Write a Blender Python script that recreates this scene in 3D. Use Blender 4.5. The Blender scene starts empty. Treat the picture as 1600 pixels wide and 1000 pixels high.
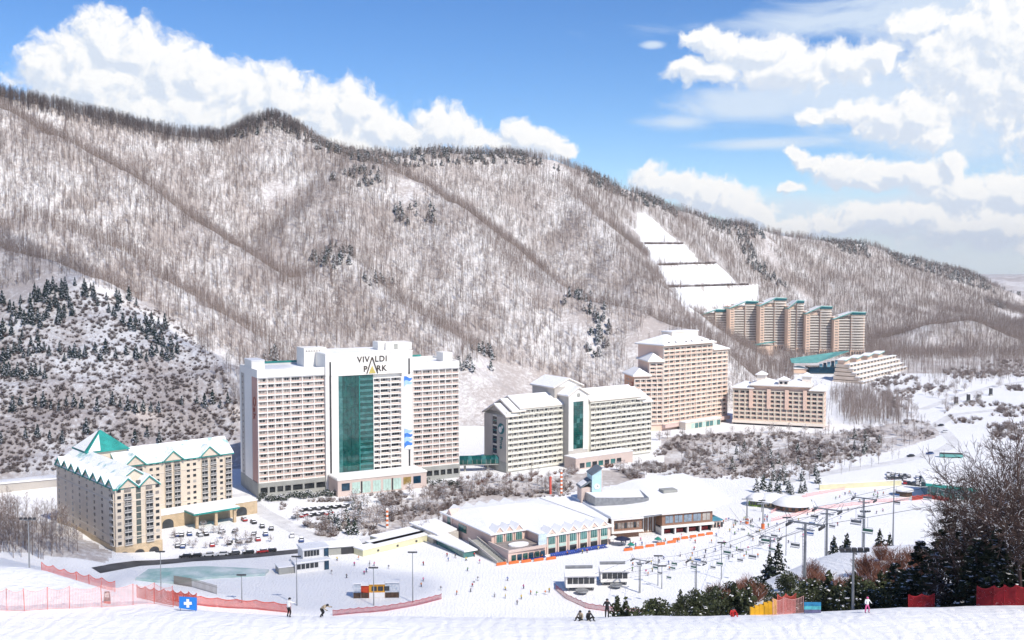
import bpy, bmesh, math, random
import numpy as np
from mathutils import Vector, Matrix

# ------------------------------------------------------------------ camera
scene = bpy.context.scene
C = scene.collection
H, F, HORIZON = 118.0, 1650.0, 410.0
PITCH = math.atan((500 - HORIZON) / F)
cam = bpy.data.cameras.new('camera')
cam.sensor_width = 36.0
cam.lens = 36.0 * F / 1600.0
cam.clip_start = 1.0
cam.clip_end = 20000.0
camo = bpy.data.objects.new('camera', cam)
C.objects.link(camo)
camo.location = (0, 0, H)
camo.rotation_euler = (math.pi / 2 - PITCH, 0, 0)
scene.camera = camo

# ------------------------------------------------------------------ view
vs = scene.view_settings
vs.view_transform = 'Standard'
vs.look = 'None'
vs.exposure = 0.2
vs.gamma = 1.0
vs.use_curve_mapping = False
scene.render.engine = 'CYCLES'
scene.cycles.max_bounces = 4
scene.cycles.diffuse_bounces = 2
scene.cycles.glossy_bounces = 2
scene.cycles.transmission_bounces = 2
scene.cycles.volume_bounces = 0
scene.cycles.transparent_max_bounces = 16
scene.cycles.use_adaptive_sampling = True
scene.cycles.adaptive_threshold = 0.02
scene.cycles.adaptive_min_samples = 12
scene.cycles.caustics_reflective = False
scene.cycles.caustics_refractive = False

# ------------------------------------------------------------------ sun
SUN_AZ = math.atan2(0.62, -0.78)            # measured from +Y towards +X
SUN_EL = math.radians(48)
sdir = Vector((math.sin(SUN_AZ) * math.cos(SUN_EL), math.cos(SUN_AZ) * math.cos(SUN_EL), math.sin(SUN_EL)))
sl = bpy.data.lights.new('sun', 'SUN')
sl.energy = 4.2
sl.angle = math.radians(0.6)
sl.color = (1.0, 0.935, 0.84)
slo = bpy.data.objects.new('sun', sl)
C.objects.link(slo)
slo.rotation_euler = (-sdir).to_track_quat('-Z', 'Y').to_euler()
slo.location = sdir * 800

# ------------------------------------------------------------------ pixel helpers (1600 x 1000 photo pixels -> rays)
def ray(px, py):
    cx = (px - 800) / F; cy = (500 - py) / F
    s, c = math.sin(PITCH), math.cos(PITCH)
    return Vector((cx, c + cy * s, -s + cy * c))
def G(px, py, z=0.0):
    d = ray(px, py); t = (z - H) / d.z
    return Vector((d.x * t, d.y * t, z))
def W(px, py, D):
    d = ray(px, py); t = D / d.y
    return Vector((d.x * t, D, H + d.z * t))
def to_px(x, y, z):
    s, c = math.sin(PITCH), math.cos(PITCH)
    dz = z - H
    dep = y * c - dz * s
    up = y * s + dz * c
    return 800 + F * x / dep, 500 - F * up / dep

# ------------------------------------------------------------------ world: Nishita sky plus cumulus
world = bpy.data.worlds.new('World')
scene.world = world
world.use_nodes = True
world.cycles.sampling_method = 'MANUAL'
world.cycles.sample_map_resolution = 512
nt = world.node_tree
nt.nodes.clear()
N, L = nt.nodes, nt.links
def nd(tree, typ, **kw):
    n = tree.nodes.new(typ)
    for k, v in kw.items():
        if k == 'inp':
            for i, val in v.items():
                n.inputs[i].default_value = val
        else:
            setattr(n, k, v)
    return n
def mth(tree, op, a, b=None, c=None, clamp=False):
    n = tree.nodes.new('ShaderNodeMath'); n.operation = op; n.use_clamp = clamp
    for i, x in enumerate((a, b, c)):
        if x is None: continue
        if isinstance(x, (int, float)): n.inputs[i].default_value = x
        else: tree.links.new(x, n.inputs[i])
    return n.outputs[0]
HARD = [(165,66,40,50),(120,92,42,40),(78,112,42,42),(215,88,50,46),(150,140,110,60),(262,112,58,50),(310,128,50,50),(352,142,50,46),(398,152,45,46),(440,150,52,48),
        (500,178,52,46),(552,178,48,50),(592,206,42,38),(640,212,42,30),(688,202,48,38),(735,216,36,30),(300,180,200,58),(520,225,120,36),
        (812,214,36,27),(850,226,32,24),(880,236,22,15),(785,222,26,18),
        (1085,62,26,14),(1120,68,42,22),(1190,82,65,26),(1110,108,60,20),(1225,108,95,34),(1330,98,62,30),(1375,86,30,24),(1430,40,46,24),(1490,96,72,62),(1560,55,85,62),(1545,140,66,56),(1610,110,60,120),
        (1440,186,46,42),(1462,212,24,22),(1390,190,52,28),(1335,178,46,18),(1275,186,25,17),
        (1246,238,18,14),(1268,256,26,14),(1310,268,46,25),(1352,280,40,20),(1405,272,42,20),(1445,278,36,24),(1492,262,16,18),(1520,300,60,30),(1575,298,46,28),(1610,310,50,30),
        (1028,284,38,26),(1062,296,38,26),(1105,308,52,30),(1150,322,42,30),(1180,335,40,26),(1238,290,22,9),(1400,338,110,24),(1545,352,120,36),(1300,352,70,20),(1225,362,60,16)]
SOFT = [(1500,400,460,110),(1560,330,200,110),(1250,395,200,50),(1400,360,260,85),(1540,380,200,80),(1240,340,150,45),(1170,165,130,34),(1060,192,70,16),(1480,200,150,100),(1330,140,200,60),(1020,70,20,7),(1450,10,220,50),(1200,225,120,12),(1300,30,260,26)]
def azel(px, py):
    d = ray(px, py).normalized()
    return math.atan2(d.x, d.y), math.asin(d.z)
def field_group(name, blobs):
    g = bpy.data.node_groups.new(name, 'ShaderNodeTree')
    g.interface.new_socket('P', in_out='INPUT', socket_type='NodeSocketVector')
    g.interface.new_socket('V', in_out='OUTPUT', socket_type='NodeSocketFloat')
    gi = g.nodes.new('NodeGroupInput'); go = g.nodes.new('NodeGroupOutput')
    cur = None
    for (px, py, rx, ry) in blobs:
        a, e = azel(px, py)
        kx, ky = F / rx * 0.93, F / ry * 0.97
        m = g.nodes.new('ShaderNodeVectorMath'); m.operation = 'MULTIPLY_ADD'
        g.links.new(gi.outputs[0], m.inputs[0]); m.inputs[1].default_value = (kx, ky, 0); m.inputs[2].default_value = (-a*kx, -e*ky, 0)
        ln = g.nodes.new('ShaderNodeVectorMath'); ln.operation = 'LENGTH'
        g.links.new(m.outputs[0], ln.inputs[0])
        cur = ln.outputs[1] if cur is None else mth(g, 'SMOOTH_MIN', cur, ln.outputs[1], 0.18)
    cur = mth(g, 'SUBTRACT', 1.0, cur)
    g.links.new(cur, go.inputs[0])
    return g
gh = field_group('cumulus_field', HARD)
gs = field_group('thin_cloud_field', SOFT)
tc = nd(nt, 'ShaderNodeTexCoord')
sep = nd(nt, 'ShaderNodeSeparateXYZ'); L.new(tc.outputs['Generated'], sep.inputs[0])
az = mth(nt, 'ARCTAN2', sep.outputs[0], sep.outputs[1])
el = mth(nt, 'ARCSINE', sep.outputs[2])
cmb = nd(nt, 'ShaderNodeCombineXYZ'); L.new(az, cmb.inputs[0]); L.new(el, cmb.inputs[1])
def cumulus(off):
    p = nd(nt, 'ShaderNodeVectorMath', operation='ADD'); L.new(cmb.outputs[0], p.inputs[0]); p.inputs[1].default_value = off
    # domain warp
    w = nd(nt, 'ShaderNodeTexNoise', noise_dimensions='2D', inp={'Scale': 34.0, 'Detail': 4.0, 'Roughness': 0.55}); L.new(p.outputs[0], w.inputs['Vector'])
    ws = nd(nt, 'ShaderNodeVectorMath', operation='SUBTRACT'); L.new(w.outputs['Color'], ws.inputs[0]); ws.inputs[1].default_value = (0.5, 0.5, 0.5)
    wm = nd(nt, 'ShaderNodeVectorMath', operation='MULTIPLY'); L.new(ws.outputs[0], wm.inputs[0]); wm.inputs[1].default_value = (0.022, 0.022, 0)
    pw = nd(nt, 'ShaderNodeVectorMath', operation='ADD'); L.new(p.outputs[0], pw.inputs[0]); L.new(wm.outputs[0], pw.inputs[1])
    b = nt.nodes.new('ShaderNodeGroup'); b.node_tree = gh; L.new(pw.outputs[0], b.inputs[0])
    # cauliflower billows
    vo = nd(nt, 'ShaderNodeTexVoronoi', voronoi_dimensions='2D', feature='SMOOTH_F1', inp={'Scale': 52.0, 'Detail': 2.0, 'Roughness': 0.55, 'Smoothness': 0.35})
    vo.normalize = True
    L.new(pw.outputs[0], vo.inputs['Vector'])
    bil = mth(nt, 'SUBTRACT', 0.42, vo.outputs['Distance'])
    fb = nd(nt, 'ShaderNodeTexNoise', noise_dimensions='2D', inp={'Scale': 60.0, 'Detail': 6.0, 'Roughness': 0.62}); L.new(pw.outputs[0], fb.inputs['Vector'])
    fbs = mth(nt, 'MULTIPLY', mth(nt, 'SUBTRACT', fb.outputs[0], 0.5), 0.8)
    return mth(nt, 'ADD', mth(nt, 'ADD', b.outputs[0], mth(nt, 'MULTIPLY', bil, 0.75)), fbs)
f0 = cumulus((0, 0, 0))
f1 = cumulus((0.006, 0.0075, 0))
def smooth(x, a, b):
    n = nd(nt, 'ShaderNodeMapRange', interpolation_type='SMOOTHSTEP'); n.inputs[1].default_value = a; n.inputs[2].default_value = b
    L.new(x, n.inputs[0]); return n.outputs[0]
mask = smooth(f0, -0.10, 0.40)
lit = mth(nt, 'SUBTRACT', f0, f1)
shade = smooth(lit, -0.30, 0.26)
deep = smooth(f0, 0.35, 1.15)              # thick middles and bases go blue-grey
shade2 = mth(nt, 'MULTIPLY', shade, mth(nt, 'SUBTRACT', 1.0, mth(nt, 'MULTIPLY', deep, 0.18)))
# thin veil
sb = nt.nodes.new('ShaderNodeGroup'); sb.node_tree = gs; L.new(cmb.outputs[0], sb.inputs[0])
stre = nd(nt, 'ShaderNodeVectorMath', operation='MULTIPLY'); L.new(cmb.outputs[0], stre.inputs[0]); stre.inputs[1].default_value = (9, 30, 0)
sn = nd(nt, 'ShaderNodeTexNoise', noise_dimensions='2D', inp={'Scale': 1.0, 'Detail': 6.0, 'Roughness': 0.6, 'Distortion': 0.6}); L.new(stre.outputs[0], sn.inputs['Vector'])
sfield = mth(nt, 'ADD', sb.outputs[0], mth(nt, 'MULTIPLY', mth(nt, 'SUBTRACT', sn.outputs[0], 0.5), 1.5))
smask = mth(nt, 'MULTIPLY', smooth(sfield, -0.15, 0.8), 0.84)
# scattered cloud over the rest of the sky (outside the picture)
farm = nd(nt, 'ShaderNodeMapRange', interpolation_type='SMOOTHSTEP'); farm.inputs[1].default_value = 0.62; farm.inputs[2].default_value = 0.85
L.new(mth(nt, 'ABSOLUTE', az), farm.inputs[0])
gn = nd(nt, 'ShaderNodeTexNoise', inp={'Scale': 3.2, 'Detail': 7.0, 'Roughness': 0.58}); L.new(tc.outputs['Generated'], gn.inputs['Vector'])
gmask = mth(nt, 'MULTIPLY', smooth(gn.outputs[0], 0.55, 0.68), farm.outputs[0])
sky = nd(nt, 'ShaderNodeTexSky', sky_type='NISHITA')
sky.sun_disc = False
sky.sun_elevation = SUN_EL
sky.sun_rotation = SUN_AZ
sky.altitude = 500; sky.air_density = 0.9; sky.dust_density = 0.05; sky.ozone_density = 3.5
hs = nd(nt, 'ShaderNodeHueSaturation', inp={'Hue': 0.508, 'Saturation': 1.24, 'Value': 1.3}); L.new(sky.outputs[0], hs.inputs['Color'])
def mixc(fac, a, b):
    n = nd(nt, 'ShaderNodeMix', data_type='RGBA')
    L.new(fac, n.inputs[0])
    for i, x in ((6, a), (7, b)):
        if isinstance(x, tuple): n.inputs[i].default_value = (*x, 1)
        else: L.new(x, n.inputs[i])
    return n.outputs[2]
ccol = mixc(shade2, (6.4, 7.1, 8.2), (9.4, 9.35, 9.25))
c1 = mixc(smask, hs.outputs[0], (6.7, 7.6, 8.7))
c2 = mixc(mask, c1, ccol)
c3 = mixc(gmask, c2, (8.0, 8.2, 8.6))
bg = nd(nt, 'ShaderNodeBackground', inp={'Strength': 0.1}); L.new(c3, bg.inputs[0])
wo = nd(nt, 'ShaderNodeOutputWorld'); L.new(bg.outputs[0], wo.inputs[0])

# ------------------------------------------------------------------ mesh helpers
class MB:
    """collects faces; build() links them as ONE mesh object"""
    def __init__(self, frame=None):
        self.v, self.f, self.m = [], [], []
        self.fr = frame                      # (ox, oy, angle): x along, y back, z up
    def pt(self, p):
        if self.fr:
            ox, oy, a = self.fr; c, s = math.cos(a), math.sin(a)
            return (ox + p[0] * c - p[1] * s, oy + p[0] * s + p[1] * c, p[2])
        return (p[0], p[1], p[2])
    def add(self, pts, faces, m=0):
        b = len(self.v)
        self.v += [self.pt(p) for p in pts]
        for f in faces:
            self.f.append([b + i for i in f]); self.m.append(m)
    def quad(self, a, b, c, d, m=0):
        self.add([a, b, c, d], [(0, 1, 2, 3)], m)
    def tri(self, a, b, c, m=0):
        self.add([a, b, c], [(0, 1, 2)], m)
    def box(self, x0, x1, y0, y1, z0, z1, m=0):
        self.add([(x0,y0,z0),(x1,y0,z0),(x1,y1,z0),(x0,y1,z0),(x0,y0,z1),(x1,y0,z1),(x1,y1,z1),(x0,y1,z1)],
                 [(0,3,2,1),(4,5,6,7),(0,1,5,4),(1,2,6,5),(2,3,7,6),(3,0,4,7)], m)
    def prism(self, poly, z0, z1, m=0):
        n = len(poly)
        if sum(poly[i][0]*poly[(i+1)%n][1]-poly[(i+1)%n][0]*poly[i][1] for i in range(n)) < 0: poly = poly[::-1]
        za = z0 if hasattr(z0, '__len__') else [z0]*n
        zb = z1 if hasattr(z1, '__len__') else [z1]*n
        self.add([(p[0],p[1],za[i]) for i,p in enumerate(poly)]+[(p[0],p[1],zb[i]) for i,p in enumerate(poly)],
                 [tuple(range(n-1,-1,-1)), tuple(range(n,2*n))]+[(i,(i+1)%n,n+(i+1)%n,n+i) for i in range(n)], m)
    def tube(self, p0, p1, r0, r1=None, n=6, m=0, caps=True):
        r1 = r0 if r1 is None else r1
        p0, p1 = Vector(p0), Vector(p1); d = (p1-p0)
        if d.length < 1e-6: return
        d.normalize(); a = d.orthogonal().normalized(); b = d.cross(a)
        pts = []
        for p, r in ((p0, r0), (p1, r1)):
            for i in range(n):
                t = 2*math.pi*i/n; q = p + (a*math.cos(t)+b*math.sin(t))*r; pts.append(tuple(q))
        fs = [(i,(i+1)%n,n+(i+1)%n,n+i) for i in range(n)]
        if caps: fs += [tuple(range(n-1,-1,-1)), tuple(range(n,2*n))]
        self.add(pts, fs, m)
    def slab(self, a, b, c, d, t, m=0):
        """a quad a-b-c-d given thickness t downwards"""
        p = [a,b,c,d]
        self.add([tuple(x) for x in p]+[(x[0],x[1],x[2]-t) for x in p], [(0,1,2,3),(7,6,5,4),(0,4,5,1),(1,5,6,2),(2,6,7,3),(3,7,4,0)], m)
    def mesh(self, name, mats, smooth=False):
        me = bpy.data.meshes.new(name)
        me.from_pydata(self.v, [], self.f)
        for mt in (mats if isinstance(mats, (list, tuple)) else [mats]): me.materials.append(mt)
        me.polygons.foreach_set('material_index', self.m)
        if smooth: me.polygons.foreach_set('use_smooth', [True]*len(self.f))
        bm = bmesh.new(); bm.from_mesh(me); bmesh.ops.recalc_face_normals(bm, faces=bm.faces); bm.to_mesh(me); bm.free()
        me.update()
        return me
    def build(self, name, mats, parent=None, smooth=False, loc=None, rz=0):
        if not self.f: return None
        return link(name, self.mesh(name, mats, smooth), parent, loc, rz)
def link(name, me, parent=None, loc=None, rz=0, scale=None):
    o = bpy.data.objects.new(name, me); C.objects.link(o)
    if parent: o.parent = parent
    if loc is not None: o.location = loc
    if rz: o.rotation_euler = (0, 0, rz)
    if scale is not None: o.scale = (scale,)*3 if isinstance(scale, (int, float)) else scale
    return o
def tag(o, label=None, cat=None, group=None, kind=None):
    if label: o['label'] = label
    if cat: o['category'] = cat
    if group: o['group'] = group
    if kind: o['kind'] = kind
    return o
def thing(name, label, cat, loc=(0,0,0), rz=0, group=None):
    o = bpy.data.objects.new(name, None); C.objects.link(o)
    o.location = loc; o.rotation_euler = (0,0,rz); o.empty_display_size = 1
    return tag(o, label, cat, group)

# ------------------------------------------------------------------ materials
MATS = {}
def mat(name, col, rough=0.8, var=0.12, scale=0.6, metal=0.0, bump=0.0, bscale=3.0, col2=None, spec=0.3, trans=0.0):
    """plain Principled with object-space noise variation"""
    if name in MATS: return MATS[name]
    m = bpy.data.materials.new(name); m.use_nodes = True
    t = m.node_tree; p = t.nodes['Principled BSDF']
    p.inputs['Roughness'].default_value = rough; p.inputs['Metallic'].default_value = metal
    p.inputs['Specular IOR Level'].default_value = spec
    tcn = t.nodes.new('ShaderNodeTexCoord')
    no = nd(t, 'ShaderNodeTexNoise', inp={'Scale': scale, 'Detail': 5.0, 'Roughness': 0.6}); t.links.new(tcn.outputs['Object'], no.inputs['Vector'])
    mx = nd(t, 'ShaderNodeMix', data_type='RGBA')
    c2 = col2 or tuple(max(0, x*(1-2*var)) for x in col)
    c1 = col if col2 else tuple(min(1, x*(1+var)) for x in col)
    mx.inputs[6].default_value = (*c2, 1); mx.inputs[7].default_value = (*c1, 1)
    mr = nd(t, 'ShaderNodeMapRange'); mr.inputs[1].default_value = 0.3; mr.inputs[2].default_value = 0.7
    t.links.new(no.outputs[0], mr.inputs[0]); t.links.new(mr.outputs[0], mx.inputs[0])
    t.links.new(mx.outputs[2], p.inputs['Base Color'])
    if bump:
        n2 = nd(t, 'ShaderNodeTexNoise', inp={'Scale': bscale, 'Detail': 4.0}); t.links.new(tcn.outputs['Object'], n2.inputs['Vector'])
        bp = nd(t, 'ShaderNodeBump', inp={'Strength': bump, 'Distance': 0.3}); t.links.new(n2.outputs[0], bp.inputs['Height'])
        t.links.new(bp.outputs[0], p.inputs['Normal'])
    MATS[name] = m
    return m
SNOW = mat('snow', (0.86,0.855,0.85), 0.7, 0.03, 0.15, bump=0.25, bscale=1.2)
SNOWR = mat('roof_snow', (0.87,0.865,0.86), 0.75, 0.02, 0.2, bump=0.2, bscale=0.5)
GLASS_D = mat('window_glass', (0.035,0.04,0.045), 0.12, 0.3, 0.5, spec=0.6)
GLASS_M = mat('window_curtain', (0.30,0.265,0.235), 0.35, 0.3, 0.7, spec=0.5)
GLASS_L = mat('window_blind', (0.42,0.39,0.35), 0.4, 0.15, 0.5, spec=0.5)
WHITE = mat('white_paint', (0.84,0.82,0.78), 0.7, 0.04, 0.1)
CREAM = mat('cream_paint', (0.72,0.64,0.54), 0.8, 0.05, 0.1)
METAL = mat('galvanised_metal', (0.33,0.34,0.35), 0.45, 0.15, 0.8, metal=0.6)
DARK = mat('dark_metal', (0.05,0.05,0.055), 0.5, 0.2)
TEAL = mat('teal_roof', (0.03,0.30,0.26), 0.5, 0.15, 0.3)
ASPH = mat('wet_asphalt', (0.085,0.085,0.09), 0.6, 0.3, 0.12)
rnd = random.Random(7)

# ------------------------------------------------------------------ terrain height
def vnoise(x, y, sc, seed=0):
    """smooth value noise, numpy"""
    x = np.asarray(x)/sc; y = np.asarray(y)/sc
    xi = np.floor(x).astype(np.int64); yi = np.floor(y).astype(np.int64)
    fx = x-xi; fy = y-yi
    fx = fx*fx*(3-2*fx); fy = fy*fy*(3-2*fy)
    def h(a, b):
        n = (a*374761393 + b*668265263 + seed*974711) & 0x7fffffff
        n = ((n ^ (n >> 13))*1274126177) & 0x7fffffff
        return ((n ^ (n >> 16)) & 0xffff)/65535.0
    return (h(xi,yi)*(1-fx)+h(xi+1,yi)*fx)*(1-fy)+(h(xi,yi+1)*(1-fx)+h(xi+1,yi+1)*fx)*fy
def fbm(x, y, sc, n=4, seed=0):
    s = 0; a = 0.5; 
    for i in range(n):
        s = s + a*vnoise(x, y, sc/2**i, seed+i*7); a *= 0.5
    return s
SPURS = [  # (lateral slope, [(photo x, photo y, distance)...])
 (0.98, [(-700,-40,1050),(-300,60,1040),(0,152,1000),(150,186,1040),(280,213,1080),(350,216,1120),(400,197,1140),(432,191,1150),(465,206,1160),(510,230,1200),(560,240,1240),(620,246,1280),(700,240,1320),(800,240,1360),(860,250,1390),(920,270,1430),(1000,304,1490),(1060,332,1550),(1130,352,1610),(1200,362,1690),(1280,373,1770),(1350,381,1840),(1420,405,1900),(1500,424,1950),(1560,448,1980),(1650,480,2000),(1800,520,2000)]),
 (0.78, [(-300,40,1000),(-150,110,980),(0,170,935),(75,214,915),(187,273,895),(240,309,885),(300,348,870),(356,380,855),(424,436,830),(480,500,800),(530,585,760)]),
 (0.74, [(-300,300,720),(-100,352,705),(0,392,700),(70,404,695),(140,436,690),(230,498,680),(310,545,670),(400,592,650)]),
 (0.74, [(60,345,800),(165,384,775),(240,428,757),(307,474,735),(370,535,715),(420,590,690)]),
 (0.78, [(465,210,1150),(545,246,1110),(590,264,1085),(650,290,1060),(696,315,1035),(742,360,1005),(780,402,985),(856,450,955),(920,470,935),(997,482,920),(1060,508,900),(1110,560,880)]),
 (0.78, [(565,262,1090),(525,300,1040),(480,338,1000),(445,385,960)]),
 (0.74, [(560,300,1060),(545,350,980),(540,405,910),(500,428,885),(450,464,860),(400,505,835)]),
 (0.74, [(540,405,910),(562,440,885),(613,474,862),(681,516,840),(735,575,800)]),
 (0.78, [(845,262,1385),(913,340,1270),(962,390,1200),(1000,428,1150),(1050,486,1090),(1085,540,1040)]),
 (0.60, [(1370,548,1330),(1420,526,1350),(1460,512,1360),(1512,508,1360),(1570,547,1340),(1640,590,1320)]),
 (0.60, [(1420,410,1900),(1340,418,1760),(1290,445,1620),(1255,480,1520)]),
 (0.40, [(1150,470,3500),(1350,448,3500),(1480,436,3500),(1560,430,3500),(1620,424,3500),(1800,415,3500),(2200,420,3500)]),
 (0.60, [(-500,640,430),(-50,800,415),(50,852,405),(110,880,398)]),
]
SPW = [(s, [W(*p) for p in pts]) for s, pts in SPURS]
def mountain(x, y):
    x = np.asarray(x, float); y = np.asarray(y, float)
    acc = np.zeros_like(x); K = 7.0
    wx = (fbm(x, y, 160, 3, 3)-0.44)*36; wy = (fbm(x, y, 160, 3, 11)-0.44)*36
    xx = x+wx*0.5; yy = y+wy*0.5
    for sl_, pts in SPW:
        best = np.full_like(x, -1e3)
        for a, b in zip(pts[:-1], pts[1:]):
            dx, dy = b.x-a.x, b.y-a.y; l2 = dx*dx+dy*dy+1e-9
            t = np.clip(((xx-a.x)*dx+(yy-a.y)*dy)/l2, 0, 1)
            d = np.hypot(xx-a.x-t*dx, yy-a.y-t*dy)
            best = np.maximum(best, a.z+t*(b.z-a.z)-sl_*(np.sqrt(d*d+144)-12))
        acc = acc+np.exp(np.clip(best, -300, 600)/K)
    h = K*np.log(acc+1.0)-0
    return h
def sstep(x, a, b):
    t = np.clip((x-a)/(b-a), 0, 1); return t*t*(3-2*t)
# ski hill under and before the camera: control points (photo x, photo y, distance) -> polyharmonic surface
CTRL = []
for px in (-200,100,400,700,1000,1300,1600,1800):
    CTRL += [(W(px,1000,20).x, 20, 109.0), (W(px,1000,-40).x, -40, 126.0)]
    CTRL += [(W(px,1000,45).x, 45, 98.5)]
for px, py in ((-150,962),(0,962),(130,960),(300,958),(500,960),(650,962),(800,963),(1000,965),(1200,966),(1300,962),(1400,953),(1500,951),(1600,947),(1750,945)):
    w = W(px, py, 92); CTRL.append((w.x, w.y, w.z))
    CTRL.append((w.x*84/92, 84, w.z+0.22)); CTRL.append((w.x*72/92, 72, w.z+1.1))
for p in ((-60,880,106),(0,880,106),(40,880,107),(62,881,107),(110,902,107),(170,918,106),(230,935,105),(290,948,103),(-60,930,96),(60,930,97),(160,943,96)):
    w = W(*p); CTRL.append((w.x, w.y, w.z))
for px in (330,450,600,750,900):
    for D, z in ((112,77),(140,62),(190,40),(250,16),(310,4),(350,0),(400,0)):
        CTRL.append((W(px,900,D).x, D, z))
for px in (-150,0,120,220):
    for D, z in ((130,72),(170,58)):
        CTRL.append((W(px,900,D).x, D, z))
for p in ((0,905,230),(120,925,230),(240,940,240),(0,880,320),(90,892,330),(220,935,310),(-120,860,320),(-150,840,380),(0,852,380),(100,880,385)):
    w = W(*p); CTRL.append((w.x, w.y, w.z))
for px in (230,350): CTRL.append((W(px,900,370).x, 370, 0.5))
for p in ((1000,972,110),(1150,970,110),(1300,968,108),(1400,955,105),(1500,955,108),(1600,948,110),(1800,940,110),
          (940,975,150),(1000,968,150),(1100,965,150),(1200,958,150),(1300,945,150),(1400,940,150),(1550,930,150),(1750,900,150),
          (960,965,205),(1060,950,210),(1130,935,220),(1190,908,235),(1270,874,240),(1330,856,240),(1440,852,235),(1600,830,235),(1800,790,235),
          (1150,945,190),(1265,926,190),(1400,900,190),(1550,890,190)):
    w = W(*p); CTRL.append((w.x, w.y, w.z))
for px, D, z in ((1000,260,12),(1000,310,3),(1100,275,18),(1100,320,5),(1250,285,24),(1250,330,8),(1400,290,26),(1400,340,8),(1600,300,26),(1600,350,10),(1800,310,28),(1100,380,0),(1300,390,0),(1500,400,2),(1700,400,4),(1000,370,0)):
    CTRL.append((W(px,900,D).x, D, z))
CT = np.array(CTRL)
def _fit():
    n = len(CT); P = CT[:, :2]
    A = np.hypot(P[:,None,0]-P[None,:,0], P[:,None,1]-P[None,:,1])
    M = np.zeros((n+3, n+3)); M[:n,:n] = A - np.eye(n)*0.5
    M[:n,n] = 1; M[:n,n+1:] = P; M[n,:n] = 1; M[n+1:,:n] = P.T
    return np.linalg.solve(M, np.concatenate([CT[:,2], np.zeros(3)]))
CW = _fit()
def skihill(x, y):
    x = np.asarray(x, float); y = np.asarray(y, float)
    s = CW[-3]+CW[-2]*x+CW[-1]*y
    for (cx, cy, _), w in zip(CT, CW): s = s+w*np.sqrt((x-cx)**2+(y-cy)**2+4.0)
    return s
def terr(x, y):
    x = np.asarray(x, float); y = np.asarray(y, float)
    D = np.maximum(y, 1.0); k = x/D
    m = mountain(x, y)
    rough = sstep(m, 6, 40)
    m = m+rough*((fbm(x, y, 90, 4, 21)-0.47)*16)
    # benches on the planted hillside at the left and on the clearing at the right
    wl = sstep(-k, 0.20, 0.26)*(1-sstep(-k, 0.62, 0.75))*sstep(D, 480, 500)*(1-sstep(D, 640, 690))*sstep(m, 3, 10)
    q = m/17.0+(fbm(x, y, 70, 3, 5)-0.45)*0.9; fr = q-np.floor(q)
    m = m+wl*17.0*((sstep(fr, 0.3, 0.98)-fr)*0.75)
    m = m+np.clip(D-950, 0, 600)*0.03*(1-sstep(m, 0, 60))
    # levelled shelf under the far apartment towers
    pad = sstep(k, 0.155, 0.185)*(1-sstep(k, 0.345, 0.40))*sstep(D, 1130, 1200)*(1-sstep(D, 1310, 1400))
    m = m*(1-pad)+np.minimum(m, 12+np.clip(0.25-k, 0, 1)*150)*pad
    w = sstep(y, 350, 398)
    near = y < 402
    out = m.copy()
    if np.any(near):
        s = skihill(x[near], y[near])
        s = np.maximum(s, 0)+ (fbm(x[near], y[near], 6, 3, 9)-0.44)*0.34*(1-w[near]) + (fbm(x[near], y[near], 1.6, 2, 19)-0.4)*0.17*(1-w[near])
        out[near] = s*(1-w[near])+m[near]*w[near]
    return out
def T(x, y): return float(terr(np.array([x]), np.array([y]))[0])

_Dg = np.geomspace(396, 2600, 460); _kg = np.linspace(-0.66, 0.66, 520)
_Yg = np.repeat(_Dg[:,None], 520, 1); _Zg = terr((_Yg*_kg[None,:]).ravel(), _Yg.ravel()).reshape(460, 520)
def terr_fast(x, y):
    """bilinear look-up for y >= 396, exact below"""
    x = np.asarray(x, float); y = np.asarray(y, float)
    a = np.clip(np.log(np.maximum(y, 396.0)/396)/math.log(2600/396)*459, 0, 458.999); b = np.clip((x/np.maximum(y, 1)+0.66)/1.32*519, 0, 518.999)
    i = a.astype(int); j = b.astype(int); f = a-i; g = b-j
    z = (_Zg[i,j]*(1-g)+_Zg[i,j+1]*g)*(1-f)+(_Zg[i+1,j]*(1-g)+_Zg[i+1,j+1]*g)*f
    m = y < 396
    if np.any(m): z[m] = terr(x[m], y[m])
    return z
def on_ground(pxs, pys, d0=396.0, d1=2400.0, n=420):
    """photo pixels -> world points on the terrain"""
    ds = np.geomspace(d0, d1, n); R_ = np.array([list(ray(a, b)) for a, b in zip(pxs, pys)])
    X_ = R_[:,0:1]/R_[:,1:2]*ds[None,:]; Z_ = H+R_[:,2:3]/R_[:,1:2]*ds[None,:]; Y_ = np.repeat(ds[None,:], len(R_), 0)
    g = terr_fast(X_.ravel(), Y_.ravel()).reshape(X_.shape); below = Z_ <= g
    res = []; D_ = np.zeros(len(R_)); hit = below.any(1); first = below.argmax(1)
    for q in range(len(R_)):
        i = first[q]
        if i == 0: D_[q] = ds[0]; continue
        a = Z_[q,i-1]-g[q,i-1]; b = Z_[q,i]-g[q,i]; t = a/(a-b+1e-9); D_[q] = ds[i-1]+t*(ds[i]-ds[i-1])
    xx = R_[:,0]/R_[:,1]*D_; zz = terr_fast(xx, D_)
    return [Vector((float(xx[q]), float(D_[q]), float(zz[q]))) if hit[q] else None for q in range(len(R_))]

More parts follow.
